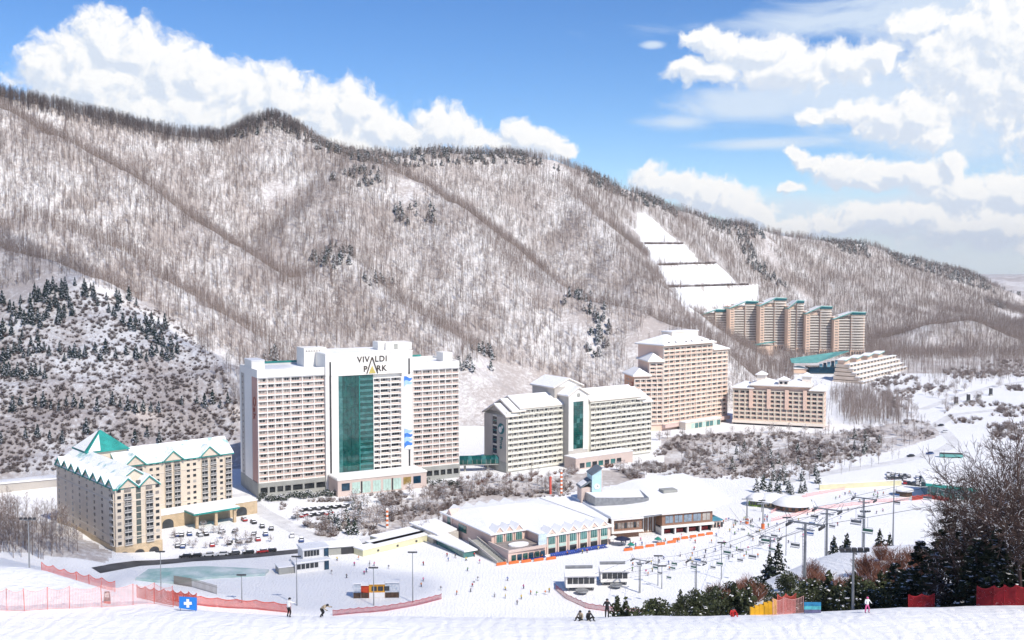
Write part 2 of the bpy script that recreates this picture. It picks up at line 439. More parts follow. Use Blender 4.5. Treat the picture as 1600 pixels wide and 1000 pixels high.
# snow ground with brown litter showing through under the woods
def snow_ground(name, litter):
    m = bpy.data.materials.new(name); m.use_nodes = True
    t = m.node_tree; p = t.nodes['Principled BSDF']; p.inputs['Roughness'].default_value = 0.75; p.inputs['Specular IOR Level'].default_value = 0.25
    tcn = t.nodes.new('ShaderNodeTexCoord')
    a = nd(t, 'ShaderNodeTexNoise', inp={'Scale': 0.02, 'Detail': 6.0, 'Roughness': 0.62}); t.links.new(tcn.outputs['Object'], a.inputs['Vector'])
    b = nd(t, 'ShaderNodeTexNoise', inp={'Scale': 0.35, 'Detail': 5.0, 'Roughness': 0.7}); t.links.new(tcn.outputs['Object'], b.inputs['Vector'])
    s = mth(t, 'ADD', mth(t, 'MULTIPLY', a.outputs[0], 0.55), mth(t, 'MULTIPLY', b.outputs[0], 0.45))
    mr = nd(t, 'ShaderNodeMapRange', interpolation_type='SMOOTHSTEP'); mr.inputs[1].default_value = 0.38; mr.inputs[2].default_value = 0.58; mr.inputs[4].default_value = litter
    t.links.new(s, mr.inputs[0])
    mx = nd(t, 'ShaderNodeMix', data_type='RGBA'); mx.inputs[6].default_value = (0.76,0.745,0.73,1); mx.inputs[7].default_value = (0.37,0.31,0.28,1)
    t.links.new(mr.outputs[0], mx.inputs[0]); t.links.new(mx.outputs[2], p.inputs['Base Color'])
    bp = nd(t, 'ShaderNodeBump', inp={'Strength': 0.5, 'Distance': 0.5}); t.links.new(b.outputs[0], bp.inputs['Height']); t.links.new(bp.outputs[0], p.inputs['Normal'])
    return m
M_HILL = snow_ground('snowy_hillside', 0.82)
def piste_mat():
    m = bpy.data.materials.new('groomed_snow'); m.use_nodes = True
    t = m.node_tree; p = t.nodes['Principled BSDF']; p.inputs['Roughness'].default_value = 0.6; p.inputs['Specular IOR Level'].default_value = 0.25
    tcn = t.nodes.new('ShaderNodeTexCoord')
    a = nd(t, 'ShaderNodeTexNoise', inp={'Scale': 0.03, 'Detail': 6.0, 'Roughness': 0.6}); t.links.new(tcn.outputs['Object'], a.inputs['Vector'])
    mp = nd(t, 'ShaderNodeMapping'); mp.inputs['Scale'].default_value = (0.16, 1.5, 0.5); mp.inputs['Rotation'].default_value = (0, 0, 0.25); t.links.new(tcn.outputs['Object'], mp.inputs['Vector'])
    b = nd(t, 'ShaderNodeTexNoise', inp={'Scale': 0.8, 'Detail': 6.0, 'Roughness': 0.65, 'Distortion': 0.6}); t.links.new(mp.outputs[0], b.inputs['Vector'])
    c = nd(t, 'ShaderNodeTexNoise', inp={'Scale': 2.2, 'Detail': 5.0, 'Roughness': 0.65}); t.links.new(tcn.outputs['Object'], c.inputs['Vector'])
    s_ = mth(t, 'ADD', mth(t, 'MULTIPLY', a.outputs[0], 0.5), mth(t, 'MULTIPLY', b.outputs[0], 0.5))
    mr = nd(t, 'ShaderNodeMapRange'); mr.inputs[1].default_value = 0.34; mr.inputs[2].default_value = 0.62; t.links.new(s_, mr.inputs[0])
    mx = nd(t, 'ShaderNodeMix', data_type='RGBA'); mx.inputs[6].default_value = (0.80,0.80,0.805,1); mx.inputs[7].default_value = (0.89,0.88,0.87,1); t.links.new(mr.outputs[0], mx.inputs[0]); t.links.new(mx.outputs[2], p.inputs['Base Color'])
    wv = nd(t, 'ShaderNodeTexWave', inp={'Scale': 0.22, 'Distortion': 9.0, 'Detail': 3.0, 'Detail Scale': 1.2}); t.links.new(tcn.outputs['Object'], wv.inputs['Vector'])
    hh = mth(t, 'ADD', mth(t, 'ADD', mth(t, 'MULTIPLY', wv.outputs['Fac'], 0.22), mth(t, 'MULTIPLY', b.outputs[0], 0.6)), mth(t, 'MULTIPLY', c.outputs[0], 0.4))
    bp = nd(t, 'ShaderNodeBump', inp={'Strength': 0.75, 'Distance': 0.35}); t.links.new(hh, bp.inputs['Height']); t.links.new(bp.outputs[0], p.inputs['Normal'])
    return m
M_PISTE = piste_mat()

def sheet(name, X, Y, Z, mats, mi=None):
    r, c = X.shape
    v = np.stack([X.ravel(), Y.ravel(), Z.ravel()], 1)
    i = np.arange(r*c).reshape(r, c)
    f = np.stack([i[:-1,:-1].ravel(), i[:-1,1:].ravel(), i[1:,1:].ravel(), i[1:,:-1].ravel()], 1)
    me = bpy.data.meshes.new(name)
    me.vertices.add(len(v)); me.vertices.foreach_set('co', v.ravel())
    me.loops.add(f.size); me.loops.foreach_set('vertex_index', f.ravel())
    me.polygons.add(len(f)); me.polygons.foreach_set('loop_start', np.arange(len(f))*4); me.polygons.foreach_set('loop_total', np.full(len(f), 4))
    for m in mats: me.materials.append(m)
    if mi is not None: me.polygons.foreach_set('material_index', mi(f, v).astype(np.int32))
    me.polygons.foreach_set('use_smooth', np.ones(len(f), bool))
    me.update(calc_edges=True)
    return tag(link(name, me), kind='structure')
def inpoly(px, py, poly):
    px = np.asarray(px); py = np.asarray(py); c = np.zeros(px.shape, bool); n = len(poly)
    for i in range(n):
        x0, y0 = poly[i]; x1, y1 = poly[(i+1) % n]
        k = ((y0 > py) != (y1 > py)) & (px < (x1-x0)*(py-y0)/(y1-y0+1e-9)+x0)
        c ^= k
    return c
CLEAR = [[(994,334),(1010,334),(1060,379),(1004,384)], [(1000,384),(1068,380),(1096,411),(1024,415)], [(1028,417),(1120,412),(1154,445),(1042,449)], [(1046,451),(1184,446),(1186,474),(1076,490)],
         [(0,455),(100,432),(235,475),(305,540),(350,610),(390,690),(390,760),(0,760)],
         [(715,580),(760,560),(860,590),(880,640),(760,700),(715,680)]]
GARDEN = [[(1030,684),(1150,674),(1310,678),(1430,655),(1462,664),(1470,680),(1400,704),(1250,728),(1100,748),(1040,735)], [(725,750),(790,752),(890,742),(1000,728),(1010,750),(900,768),(760,790),(700,800),(690,835),(560,830),(540,800),(690,768)]]
Ds = np.concatenate([np.geomspace(396, 2300, 330), np.geomspace(2330, 9000, 40)])
ks = np.linspace(-0.78, 0.80, 520)
YY = np.repeat(Ds[:,None], len(ks), 1); XX = YY*ks[None,:]
ZZ = terr(XX.ravel(), YY.ravel()).reshape(XX.shape)
def hill_mat(f, v):
    c_ = v[f].mean(1); u_, w_ = to_px(c_[:,0], c_[:,1], c_[:,2]); ok_ = c_[:,2] > 4.0
    for poly in CLEAR[:4]: ok_ &= ~inpoly(u_, w_, poly)
    for poly in GARDEN: ok_ |= inpoly(u_, w_, poly)
    return ok_
sheet('mountain_ground', XX, YY, ZZ, [M_PISTE, M_HILL], hill_mat)
xs = np.linspace(-330, 340, 336); ys = np.concatenate([np.linspace(-60, 40, 40, endpoint=False), np.linspace(40, 125, 130, endpoint=False), np.linspace(125, 420, 150)])
Y2, X2 = np.meshgrid(ys, xs, indexing='ij')
Z2 = terr(X2.ravel(), Y2.ravel()).reshape(X2.shape)
Z2 = Z2-0.25*sstep(Y2, 396.5, 397.5)
sheet('ski_slope', X2, Y2, Z2, [M_PISTE])

# ------------------------------------------------------------------ trees: prototype meshes
M_BARK = mat('grey_brown_bark', (0.24,0.18,0.152), 0.9, 0.2, 0.4)
M_TWIG = mat('frosted_twigs', (0.35,0.265,0.22), 0.9, 0.2, 0.5)
M_FROST = mat('snow_on_twigs', (0.80,0.80,0.82), 0.8, 0.04)
M_NEEDLE = mat('pine_needles', (0.040,0.062,0.040), 0.85, 0.35, 0.6)
M_NEEDLE_B = mat('blue_green_needles', (0.030,0.060,0.055), 0.85, 0.35, 0.6)
M_RUST = mat('rusty_twigs', (0.20,0.085,0.055), 0.9, 0.3, 0.8)
def blade(mb, p, q, w, m):
    """one tapering twig as a 3-sided sliver"""
    mb.tube(p, q, w, w*0.25, 3, m, caps=False)
def bare_tree(seed, h=12.0, nb=18, tw=3, frost=0.1, r0=0.17, spread=0.26, low=0.30):
    r = random.Random(seed); mb = MB(); cr = MB()
    lean = Vector((r.uniform(-.04,.04)*h, r.uniform(-.04,.04)*h, h))
    top = lean*0.95
    mb.tube((0,0,-0.6), lean*0.5, r0, r0*0.62, 4, 0, caps=False); mb.tube(lean*0.5, top, r0*0.62, 0.03, 3, 0, caps=False)
    for i in range(nb):
        t = low+(1-low)*(i+r.random())/nb; b = lean*t*0.95
        a = r.uniform(0, 6.283); ln = h*spread*(1.15-t*0.75)*r.uniform(0.7,1.2)
        e = b+Vector((math.cos(a)*ln*0.7, math.sin(a)*ln*0.7, ln*r.uniform(0.5,0.95)))
        blade(cr, b, e, 0.05, 0)
        for j in range(tw):
            u = r.uniform(0.35,0.95); s = b.lerp(e, u); a2 = r.uniform(0,6.283); l2 = ln*r.uniform(0.3,0.55)
            blade(cr, s, s+Vector((math.cos(a2)*l2*.6, math.sin(a2)*l2*.6, l2*r.uniform(.4,.9))), 0.03, 1 if r.random() < frost else 0)
    return mb, cr
def clump(mb, c, s, r, m):
    """a ragged leaf/needle clump: a few crossed small quads"""
    n = Vector((r.gauss(0,1), r.gauss(0,1), r.gauss(0,.7)+.3)).normalized(); a = n.orthogonal().normalized(); b = n.cross(a)
    t = r.uniform(0,6.28); a, b = a*math.cos(t)+b*math.sin(t), b*math.cos(t)-a*math.sin(t)
    mb.quad(c+a*s, c+b*s*.6, c-a*s*r.uniform(.7,1.1), c-b*s*.6, m)
def pine(seed, h=9.0, n=260, snow=0.4, w=0.30, size=0.55, bottom=0.1, power=0.85, mn=0):
    r = random.Random(seed); tr = MB(); cr = MB()
    tr.tube((0,0,-0.6), (0,0,h*0.97), 0.02*h, 0.03, 5, 0, caps=False)
    for i in range(n):
        t = bottom+(1-bottom)*(1-math.sqrt(r.random()))*1.0
        R = h*w*(1-t)**power*(0.72+0.28*math.sin(t*34+seed)); a = r.uniform(0,6.283)
        q = R*math.sqrt(r.uniform(0.15,1)); lob = 1+0.22*math.sin(3*a+seed)+0.12*math.sin(7*a+t*9)
        c = Vector((math.cos(a)*q*lob, math.sin(a)*q*lob, t*h-q*0.22+r.uniform(-.15,.15)))
        if r.random() < snow:
            c.z += 0.12; s = size*r.uniform(.5,.95)
            v = Vector((math.cos(a), math.sin(a), -0.35))*s; u = Vector((-math.sin(a), math.cos(a), 0))*s*.7
            cr.quad(c+v, c+u, c-v, c-u, 1)
        else:
            clump(cr, c, size*r.uniform(.7,1.25), r, 0)
    return tr, cr
def bush(seed, h=3.0, n=120, w=0.6, size=0.3, snow=0.1):
    r = random.Random(seed); tr = MB(); cr = MB()
    for k in range(4): tr.tube((0,0,-.3), (r.uniform(-.3,.3)*h*w, r.uniform(-.3,.3)*h*w, h*.7), .05, .02, 3, 0, caps=False)
    for i in range(n):
        v = Vector((r.gauss(0,1), r.gauss(0,1), r.gauss(0,1))).normalized()*(r.random()**.4)
        c = Vector((v.x*h*w, v.y*h*w, h*(.52+v.z*.46)))
        if r.random() < snow*(1.6 if v.z > 0 else .3): cr.quad(c+Vector((size*.8,0,0)), c+Vector((0,size*.7,.03)), c-Vector((size*.8,0,0)), c-Vector((0,size*.7,.05)), 1)
        else: clump(cr, c, size*r.uniform(.7,1.3), r, 0)
    return tr, cr
def twig_bush(seed, h=3.0, n=110, w=0.5, frost=.3, tw=.02):
    r = random.Random(seed); tr = MB(); cr = MB()
    for i in range(n):
        a = r.uniform(0,6.283); q = h*w*math.sqrt(r.random()); z = h*r.uniform(.45,1)*(1-.4*(q/(h*w))**2)
        b = Vector((math.cos(a)*q*.25, math.sin(a)*q*.25, 0)); e = Vector((math.cos(a)*q, math.sin(a)*q, z))
        (tr if i < 12 else cr).tube(b, e, tw*1.3, tw*.5, 3, 0, caps=False)
        for j in range(3):
            s = b.lerp(e, r.uniform(.4,.95)); a2 = r.uniform(0,6.283); l = h*.22
            blade(cr, s, s+Vector((math.cos(a2)*l*.6, math.sin(a2)*l*.6, l*.6)), tw, 1 if r.random() < frost else 0)
    return tr, cr
def frost_tree(seed, h=6.0, n=330, snow=0.5, w=0.42):
    """round-headed garden tree, twigs loaded with snow"""
    r = random.Random(seed); tr, cr = bare_tree(seed, h, 14, 2, 0.3, 0.12, 0.36, 0.25)
    for i in range(n):
        v = Vector((r.gauss(0,1), r.gauss(0,1), r.gauss(0,1))).normalized()*(r.random()**.45)
        c = Vector((v.x*h*w, v.y*h*w, h*(.60+v.z*.38))); s = r.uniform(.12,.34)
        k = 1 if r.random() < snow*(1.25 if v.z > 0 else .6) else 0
        if k: cr.quad(c+Vector((s,0,0)), c+Vector((0,s*.8,.05)), c-Vector((s,0,0)), c-Vector((0,s*.8,-.05)), 1)
        else: clump(cr, c, s, r, 0)
    return tr, cr
def joined(tr, cr, name, mats):
    """trunk and crown in one mesh, for instancing"""
    m = MB(); m.v = tr.v+cr.v; k = len(tr.v); m.f = tr.f+[[i+k for i in f] for f in cr.f]; m.m = tr.m+[i+1 for i in cr.m]
    me = bpy.data.meshes.new(name); me.from_pydata(m.v, [], m.f)
    for x in mats: me.materials.append(x)
    me.polygons.foreach_set('material_index', m.m); me.update()
    return me

# ------------------------------------------------------------------ woods on the mountain (one uncountable mass): geometry-node instances
PROTO = bpy.data.collections.new('tree_prototypes')       # not linked to the scene
def proto(me):
    o = bpy.data.objects.new(me.name, me); PROTO.objects.link(o); return o
def forest(name, pts, scales, protos, label, cat, seed=1):
    me = bpy.data.meshes.new(name); me.from_pydata([tuple(p) for p in pts], [], [])
    at = me.attributes.new('sc', 'FLOAT', 'POINT'); at.data.foreach_set('value', np.asarray(scales, np.float32))
    ob = link(name, me); tag(ob, label, cat, kind='stuff')
    g = bpy.data.node_groups.new(name, 'GeometryNodeTree')
    g.interface.new_socket('Geometry', in_out='INPUT', socket_type='NodeSocketGeometry')
    g.interface.new_socket('Geometry', in_out='OUTPUT', socket_type='NodeSocketGeometry')
    gi = g.nodes.new('NodeGroupInput'); go = g.nodes.new('NodeGroupOutput')
    jn = g.nodes.new('GeometryNodeJoinGeometry')
    rv = g.nodes.new('FunctionNodeRandomValue'); rv.data_type = 'INT'; rv.inputs['Seed'].default_value = seed
    rv.inputs[4].default_value = 0; rv.inputs[5].default_value = len(protos)-1
    rot = g.nodes.new('FunctionNodeRandomValue'); rot.data_type = 'FLOAT_VECTOR'
    rot.inputs[0].default_value = (-.05,-.05,0); rot.inputs[1].default_value = (.05,.05,6.283)
    na = g.nodes.new('GeometryNodeInputNamedAttribute'); na.data_type = 'FLOAT'; na.inputs['Name'].default_value = 'sc'
    for i, pr in enumerate(protos):
        oi = g.nodes.new('GeometryNodeObjectInfo'); oi.inputs['Object'].default_value = pr; oi.inputs['As Instance'].default_value = True
        cmp_ = g.nodes.new('FunctionNodeCompare'); cmp_.data_type = 'INT'; cmp_.operation = 'EQUAL'; cmp_.inputs[3].default_value = i
        g.links.new(rv.outputs[2], cmp_.inputs[2])
        ip = g.nodes.new('GeometryNodeInstanceOnPoints')
        g.links.new(gi.outputs[0], ip.inputs['Points']); g.links.new(cmp_.outputs[0], ip.inputs['Selection'])
        g.links.new(oi.outputs['Geometry'], ip.inputs['Instance']); g.links.new(rot.outputs[0], ip.inputs['Rotation']); g.links.new(na.outputs[0], ip.inputs['Scale'])
        g.links.new(ip.outputs[0], jn.inputs[0])
    g.links.new(jn.outputs[0], go.inputs[0])
    md = ob.modifiers.new('scatter', 'NODES'); md.node_group = g
    return ob
nprng = np.random.default_rng(5)
def woods(n, dens_scale):
    k = nprng.uniform(-0.64, 0.64, n*4); D = np.sqrt(nprng.uniform(480**2, 2150**2, n*4))
    x = k*D; y = D
    z = terr_fast(x, y); m = z > 7.5
    x, y, z = x[m], y[m], z[m]
    px, py = to_px(x, y, z)
    keep = np.ones(len(x), bool)
    for c in CLEAR: keep &= ~inpoly(px, py, c)
    keep &= (vnoise(x, y, 55, 77)*0.6+vnoise(x, y, 17, 78)*0.4 > 0.22+0.12*nprng.random(len(x)))
    keep &= ~((px > 1085) & (px < 1352) & (y < 1300) & (y > 1225) & (z < 40))
    x, y, z = x[keep][:n], y[keep][:n], z[keep][:n]
    return x, y, z
bx, by, bz = woods(185000, 1)
bt = [proto(joined(*bare_tree(s, 12.5, 17, 3, 0.2, .13), 'bare_forest_tree', [M_BARK, M_BARK, M_FROST])) for s in range(5)]
bt += [proto(joined(*bare_tree(20+s, 12.5, 20, 4, 0.25, .13), 'bare_forest_tree', [M_BARK, M_TWIG, M_FROST])) for s in range(3)]
forest('mountain_wood', np.stack([bx,by,bz],1), nprng.uniform(.52,1.05,len(bx)), bt, 'leafless grey-brown wood covering the snowy mountain behind the hotels', 'wood')
sx_, sy_, sz_ = woods(140000, 1)
sb_ = [proto(joined(*bare_tree(170+s, 5.5, 12, 3, .3, .06, .36, .15), 'sapling', [M_TWIG, M_TWIG, M_FROST])) for s in range(4)]
forest('mountain_undergrowth', np.stack([sx_,sy_,sz_],1), nprng.uniform(.6,1.3,len(sx_)), sb_, 'brown leafless undergrowth between the trees of the snowy mountain', 'undergrowth')
# taller dark trees along the left skyline
rk_ = nprng.uniform(-.62,-.20,60000); rD_ = nprng.uniform(900,1230,60000); rx_, ry_ = rk_*rD_, rD_; rz_ = terr_fast(rx_, ry_); ru_, rv_ = to_px(rx_, ry_, rz_)
rl_ = np.interp(ru_, [-100,0,150,280,350,400,432,465], [120,152,186,213,216,197,191,206]); ok_ = (np.abs(rv_-rl_-3) < 10)
rt_ = [proto(joined(*bare_tree(220+s, 13, 26, 4, .05, .17, .30, .22), 'ridge_tree', [mat('dark_ridge_bark', (.13,.105,.10), .9, .2, .4)]*2+[M_FROST])) for s in range(4)]
forest('ridge_wood', np.stack([rx_[ok_],ry_[ok_],rz_[ok_]],1)[:2600], nprng.uniform(.7,1.1,int(ok_.sum()))[:2600], rt_, 'dark line of leafless trees along the skyline at the upper left', 'wood')

# ------------------------------------------------------------------ building helpers
def frame_of(p0, ang): return (p0[0], p0[1], ang)
WIN = {}
def window_mesh(w, h, kind, frame=WHITE):
    """pane(s) behind a proud frame; origin bottom centre, front towards -y"""
    key = (round(w,2), round(h,2), kind, frame.name)
    if key in WIN: return WIN[key]
    mb = MB(); t = 0.12
    mb.box(-w/2, w/2, -0.06, 0.02, 0, h, 0)
    g = [GLASS_D, GLASS_M, GLASS_L][kind]
    n = max(1, round(w/1.3)); pw = (w-t*(n+1))/n
    for i in range(n):
        x = -w/2+t+i*(pw+t)
        mb.box(x, x+pw, -0.09, -0.055, t, h-t, 1 if (i+kind) % 3 else 2)
    WIN[key] = mb.mesh('window', [frame, g, GLASS_D])
    return WIN[key]
def put_window(root, fr, x, z, w, h, kind, y=0.0, name='window', frame=WHITE):
    ox, oy, a = fr; c, s = math.cos(a), math.sin(a)
    return link(name, window_mesh(w, h, kind, frame), root, (ox+x*c-y*s, oy+x*s+y*c, z), a)
def kind_r(r, dark=0.6, mid=0.3):
    u = r.random(); return 0 if u < dark else (1 if u < dark+mid else 2)
def grid_facade(root, fr, edges, z0, nf, fh, frame_mat, wall_mat, depth=0.8, fin=0.35, slab=0.5, win_h=1.75, sill=0.8, wfrac=0.72, seed=1, skip=(), name='facade_frame', proud=0.0):
    """fins and floor slabs standing proud of a recessed wall, one window per bay and floor"""
    r = random.Random(seed); mb = MB(fr); z1 = z0+nf*fh
    for i, e in enumerate(edges): mb.box(e-fin/2, e+fin/2, -depth-0.06-proud, -0.003, z0, z1+slab, 0)
    for k in range(nf+1):
        for a, b in zip(edges[:-1], edges[1:]): mb.box(a+fin/2, b-fin/2, -depth-proud, -0.003, z0+k*fh, z0+k*fh+slab, 0)
    mb.build(name, frame_mat, root)
    pm = MB(fr)                                # low parapets at the balcony edge
    for k in range(nf):
        for a, b in zip(edges[:-1], edges[1:]):
            pm.box(a+fin/2, b-fin/2, -depth+0.12, -depth+0.26, z0+k*fh+slab, z0+k*fh+slab+0.55, 0)
            w = (b-a-fin)*wfrac
            put_window(root, fr, (a+b)/2+(b-a)*0.04*r.choice((-1,1)), z0+k*fh+slab+sill, round(w,1), fh-slab-sill-0.12, kind_r(r, .36, .40))
    tag(pm.build('balcony_parapets', wall_mat, root), kind='stuff')
def text_mesh(name, txt, size, m, depth=0.12, spacing=1.0, bold=0.0):
    cu = bpy.data.curves.new(name, 'FONT'); cu.body = txt; cu.size = size; cu.extrude = depth; cu.align_x = 'CENTER'; cu.align_y = 'CENTER'; cu.space_character = spacing; cu.offset = bold
    o = bpy.data.objects.new(name, cu); C.objects.link(o)
    dg = bpy.context.evaluated_depsgraph_get(); dg.update()
    me = bpy.data.meshes.new_from_object(o.evaluated_get(dg)); me.name = name
    bpy.data.objects.remove(o); bpy.data.curves.remove(cu)
    me.materials.clear(); me.materials.append(m)
    return me
def put_text(root, name, txt, size, m, loc, rz=0, roll=0.0, spacing=1.0, bold=0.0):
    o = link(name, text_mesh(name, txt, size, m, spacing=spacing, bold=bold), root, loc)
    o.rotation_mode = 'QUATERNION'
    o.rotation_quaternion = (Matrix.Rotation(rz, 3, 'Z') @ Matrix.Rotation(math.pi/2, 3, 'X') @ Matrix.Rotation(roll, 3, 'Z')).to_quaternion()
    return o
def gable(sn, tr, x0, x1, y0, y1, z, rise, axis='x', over=0.6, t=0.45, m=0, mt=0, trim=0.35):
    """two snow-covered slopes; ridge along axis; trim boards under the edges"""
    if axis == 'x':
        ym = (y0+y1)/2; a, b = x0-over, x1+over; dz = rise/((y1-y0)/2)*over
        for s, ye in ((1, y0-over), (-1, y1+over)):
            q = [(a,ye,z-dz),(b,ye,z-dz),(b,ym,z+rise),(a,ym,z+rise)]
            sn.slab(*[(p[0],p[1],p[2]+t) for p in q], t-0.02, m)
            if tr: tr.slab(*[(p[0]+(-.12 if p[0]==a else .12), p[1]+(-.12*s if p[1]==ye else 0), p[2]) for p in q], trim, mt)
    else:
        xm = (x0+x1)/2; a, b = y0-over, y1+over; dz = rise/((x1-x0)/2)*over
        for s, xe in ((1, x0-over), (-1, x1+over)):
            q = [(xe,a,z-dz),(xe,b,z-dz),(xm,b,z+rise),(xm,a,z+rise)]
            sn.slab(*[(p[0],p[1],p[2]+t) for p in q], t-0.02, m)
            if tr: tr.slab(*[(p[0]+(-.12*s if p[0]==xe else 0), p[1]+(-.12 if p[1]==a else .12), p[2]) for p in q], trim, mt)
def gable_fill(mb, x0, x1, y0, y1, z, rise, axis='x', m=0):
    if axis == 'x':
        ym = (y0+y1)/2
        mb.add([(x0,y0,z),(x0,y1,z),(x0,ym,z+rise),(x1,y0,z),(x1,y1,z),(x1,ym,z+rise)], [(0,1,2),(3,5,4),(0,2,5,3),(1,4,5,2),(0,3,4,1)], m)
    else:
        xm = (x0+x1)/2
        mb.add([(x0,y0,z),(x1,y0,z),(xm,y0,z+rise),(x0,y1,z),(x1,y1,z),(xm,y1,z+rise)], [(0,1,2),(3,5,4),(0,2,5,3),(1,4,5,2),(0,3,4,1)], m)
def hip(sn, tr, x0, x1, y0, y1, z, rise, over=0.9, t=0.5, ridge=None, m=0):
    """hipped snow roof as a closed solid, with a trim tray under it"""
    a, b, c, d = x0-over, x1+over, y0-over, y1+over
    if b-a >= d-c:
        k = (d-c)/2 if ridge is None else ridge; r0, r1 = (a+k,(c+d)/2), (b-k,(c+d)/2)
    else:
        k = (b-a)/2 if ridge is None else ridge; r0, r1 = ((a+b)/2,c+k), ((a+b)/2,d-k)
    P = [(a,c,z+t),(b,c,z+t),(b,d,z+t),(a,d,z+t),(*r0,z+rise+t),(*r1,z+rise+t),(a,c,z),(b,c,z),(b,d,z),(a,d,z)]
    if b-a >= d-c: fs = [(0,1,5,4),(2,3,4,5),(3,0,4),(1,2,5)]
    else: fs = [(0,1,4),(1,2,5,4),(2,3,5),(3,0,4,5)]
    sn.add(P, fs+[(6,9,8,7),(0,6,7,1),(1,7,8,2),(2,8,9,3),(3,9,6,0)], m)
    if tr: tr.box(a-.1, b+.1, c-.1, d+.1, z-0.4, z-0.01, 0)

M_BEIGE = mat('beige_render', (0.70,0.60,0.48), 0.85, 0.06, 0.15)
M_OCHRE = mat('ochre_stone', (0.56,0.43,0.28), 0.85, 0.12, 0.4)
M_RAIL = mat('pale_railing', (0.62,0.60,0.57), 0.6, 0.05)
M_PINK = mat('pink_render', (0.74,0.55,0.47), 0.85, 0.05, 0.1)
M_PINKW = mat('rose_wall', (0.62,0.50,0.44), 0.85, 0.05, 0.1)
M_PEACH = mat('peach_render', (0.86,0.61,0.48), 0.85, 0.06, 0.08)
M_PEACHL = mat('pale_peach_frame', (0.88,0.77,0.66), 0.8, 0.05, 0.08)
M_GREYB = mat('grey_green_base', (0.36,0.36,0.33), 0.8, 0.08, 0.2)
M_WARMW = mat('warm_white_render', (0.86,0.83,0.77), 0.75, 0.03, 0.06)
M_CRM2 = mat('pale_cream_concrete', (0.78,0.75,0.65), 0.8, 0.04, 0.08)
M_GREYW = mat('taupe_shaded_wall', (0.52,0.48,0.43), 0.8, 0.05, 0.1)  # plain taupe on small walls; paints in the shade on the mid-rise hotel's end
def green_glass(name, c1, c2):
    m = bpy.data.materials.new(name); m.use_nodes = True; t = m.node_tree; p = t.nodes['Principled BSDF']
    p.inputs['Roughness'].default_value = 0.06; p.inputs['Specular IOR Level'].default_value = 0.8
    tcn = t.nodes.new('ShaderNodeTexCoord')
    n = nd(t, 'ShaderNodeTexNoise', inp={'Scale': 0.25, 'Detail': 5.0, 'Distortion': 1.2}); t.links.new(tcn.outputs['Object'], n.inputs['Vector'])
    mr = nd(t, 'ShaderNodeMapRange'); mr.inputs[1].default_value = .35; mr.inputs[2].default_value = .7; t.links.new(n.outputs[0], mr.inputs[0])
    mx = nd(t, 'ShaderNodeMix', data_type='RGBA'); mx.inputs[6].default_value = (*c1,1); mx.inputs[7].default_value = (*c2,1)
    t.links.new(mr.outputs[0], mx.inputs[0]); t.links.new(mx.outputs[2], p.inputs['Base Color'])
    return m
M_GG = green_glass('deep_green_glass', (0.003,0.045,0.04), (0.010,0.105,0.09))
M_GGL = green_glass('lighter_green_glass', (0.02,0.11,0.10), (0.07,0.22,0.21))
M_MINT = mat('mint_curtain_glass', (0.50,0.66,0.58), 0.25, 0.08, 0.8, spec=0.5)
M_BLUEG = mat('blue_dark_glass', (0.01,0.05,0.09), 0.12, 0.3, 0.5, spec=0.6)
M_SIGN = mat('dark_brown_sign', (0.06,0.045,0.035), 0.5, 0.1)
M_GOLD = mat('gold_sign', (0.60,0.48,0.14), 0.45, 0.1)
M_RUSTS = mat('rust_red_sign', (0.36,0.09,0.05), 0.6, 0.1)

# ================================================================== green-roofed apartment block, lower left
A1 = math.atan2(.656, .755)
c0 = G(182, 877)
R = thing('apartment_block', 'beige L-shaped apartment block with snowy gabled roof and teal trim, lower left', 'building', (c0.x, c0.y, 0), A1)
EH = 29.0
mb = MB(); mb.box(0, 18.5, 0, 70, 5.5, EH); mb.box(18.503, 72.6, 47, 65, 5.5, EH-.4); mb.build('wall', M_BEIGE, R)
mb = MB(); mb.box(-.25, 18.75, -.25, 70.2, -1, 5.5); mb.box(18.76, 72.8, 46.75, 65.2, -1, 5.45); mb.build('base_wall', M_OCHRE, R)
for z in (8.6, 23.0):
    mb = MB(); mb.box(-.18, 18.68, -.18, 70.15, z, z+.35); mb.box(18.69, 72.75, 46.82, 65.15, z-.02, z+.33); mb.build('string_course', CREAM, R)
sn = MB(); tr = MB(); gf = MB()
gable(sn, tr, 0, 18.5, 4, 70, EH, 6.2, 'y', over=0.5)
gable_fill(gf, .2, 18.3, 4, 69.9, EH, 6.0, 'y')
gable(sn, tr, 18.9, 72.6, 47, 65, EH-.4, 6.0, 'x', over=0.7)
gable_fill(gf, 18.9, 72.4, 47.2, 64.8, EH-.4, 5.8, 'x')
M_PATCHY = mat('teal_streaked_snow', (.86,.86,.86), .7, .05, .22, col2=(.30,.52,.49)); M_PATCHY.node_tree.nodes['Map Range'].inputs[1].default_value = .30; M_PATCHY.node_tree.nodes['Map Range'].inputs[2].default_value = .46
sn.build('roof', M_PATCHY, R); tr.build('roof_trim', TEAL, R); gf.build('gable_wall', M_BEIGE, R)
def cross_gable(front, back, c, half, z, rise, axis, name='dormer'):
    s, t, w = MB(), MB(), MB()
    if axis == 'x':
        gable(s, t, front, back, c-half, c+half, z, rise, 'x', over=.45, trim=.55); gable_fill(w, front+.02, back, c-half+.1, c+half-.1, z-.3, rise, 'x')
    else:
        gable(s, t, c-half, c+half, front, back, z, rise, 'y', over=.45, trim=.55); gable_fill(w, c-half+.1, c+half-.1, front+.02, back, z-.3, rise, 'y')
    d = w.build(name, M_BEIGE, R); s.build('dormer_roof', M_PATCHY, d); t.build('dormer_trim', TEAL, d)
for i in range(8): cross_gable(-.35, 7.0, 4.4+i*8.75, 3.9, EH+.1, 3.1, 'x')
for c in (4.9, 13.6): cross_gable(-.5, 10, c, 4.0, EH+.1, 3.6, 'y')
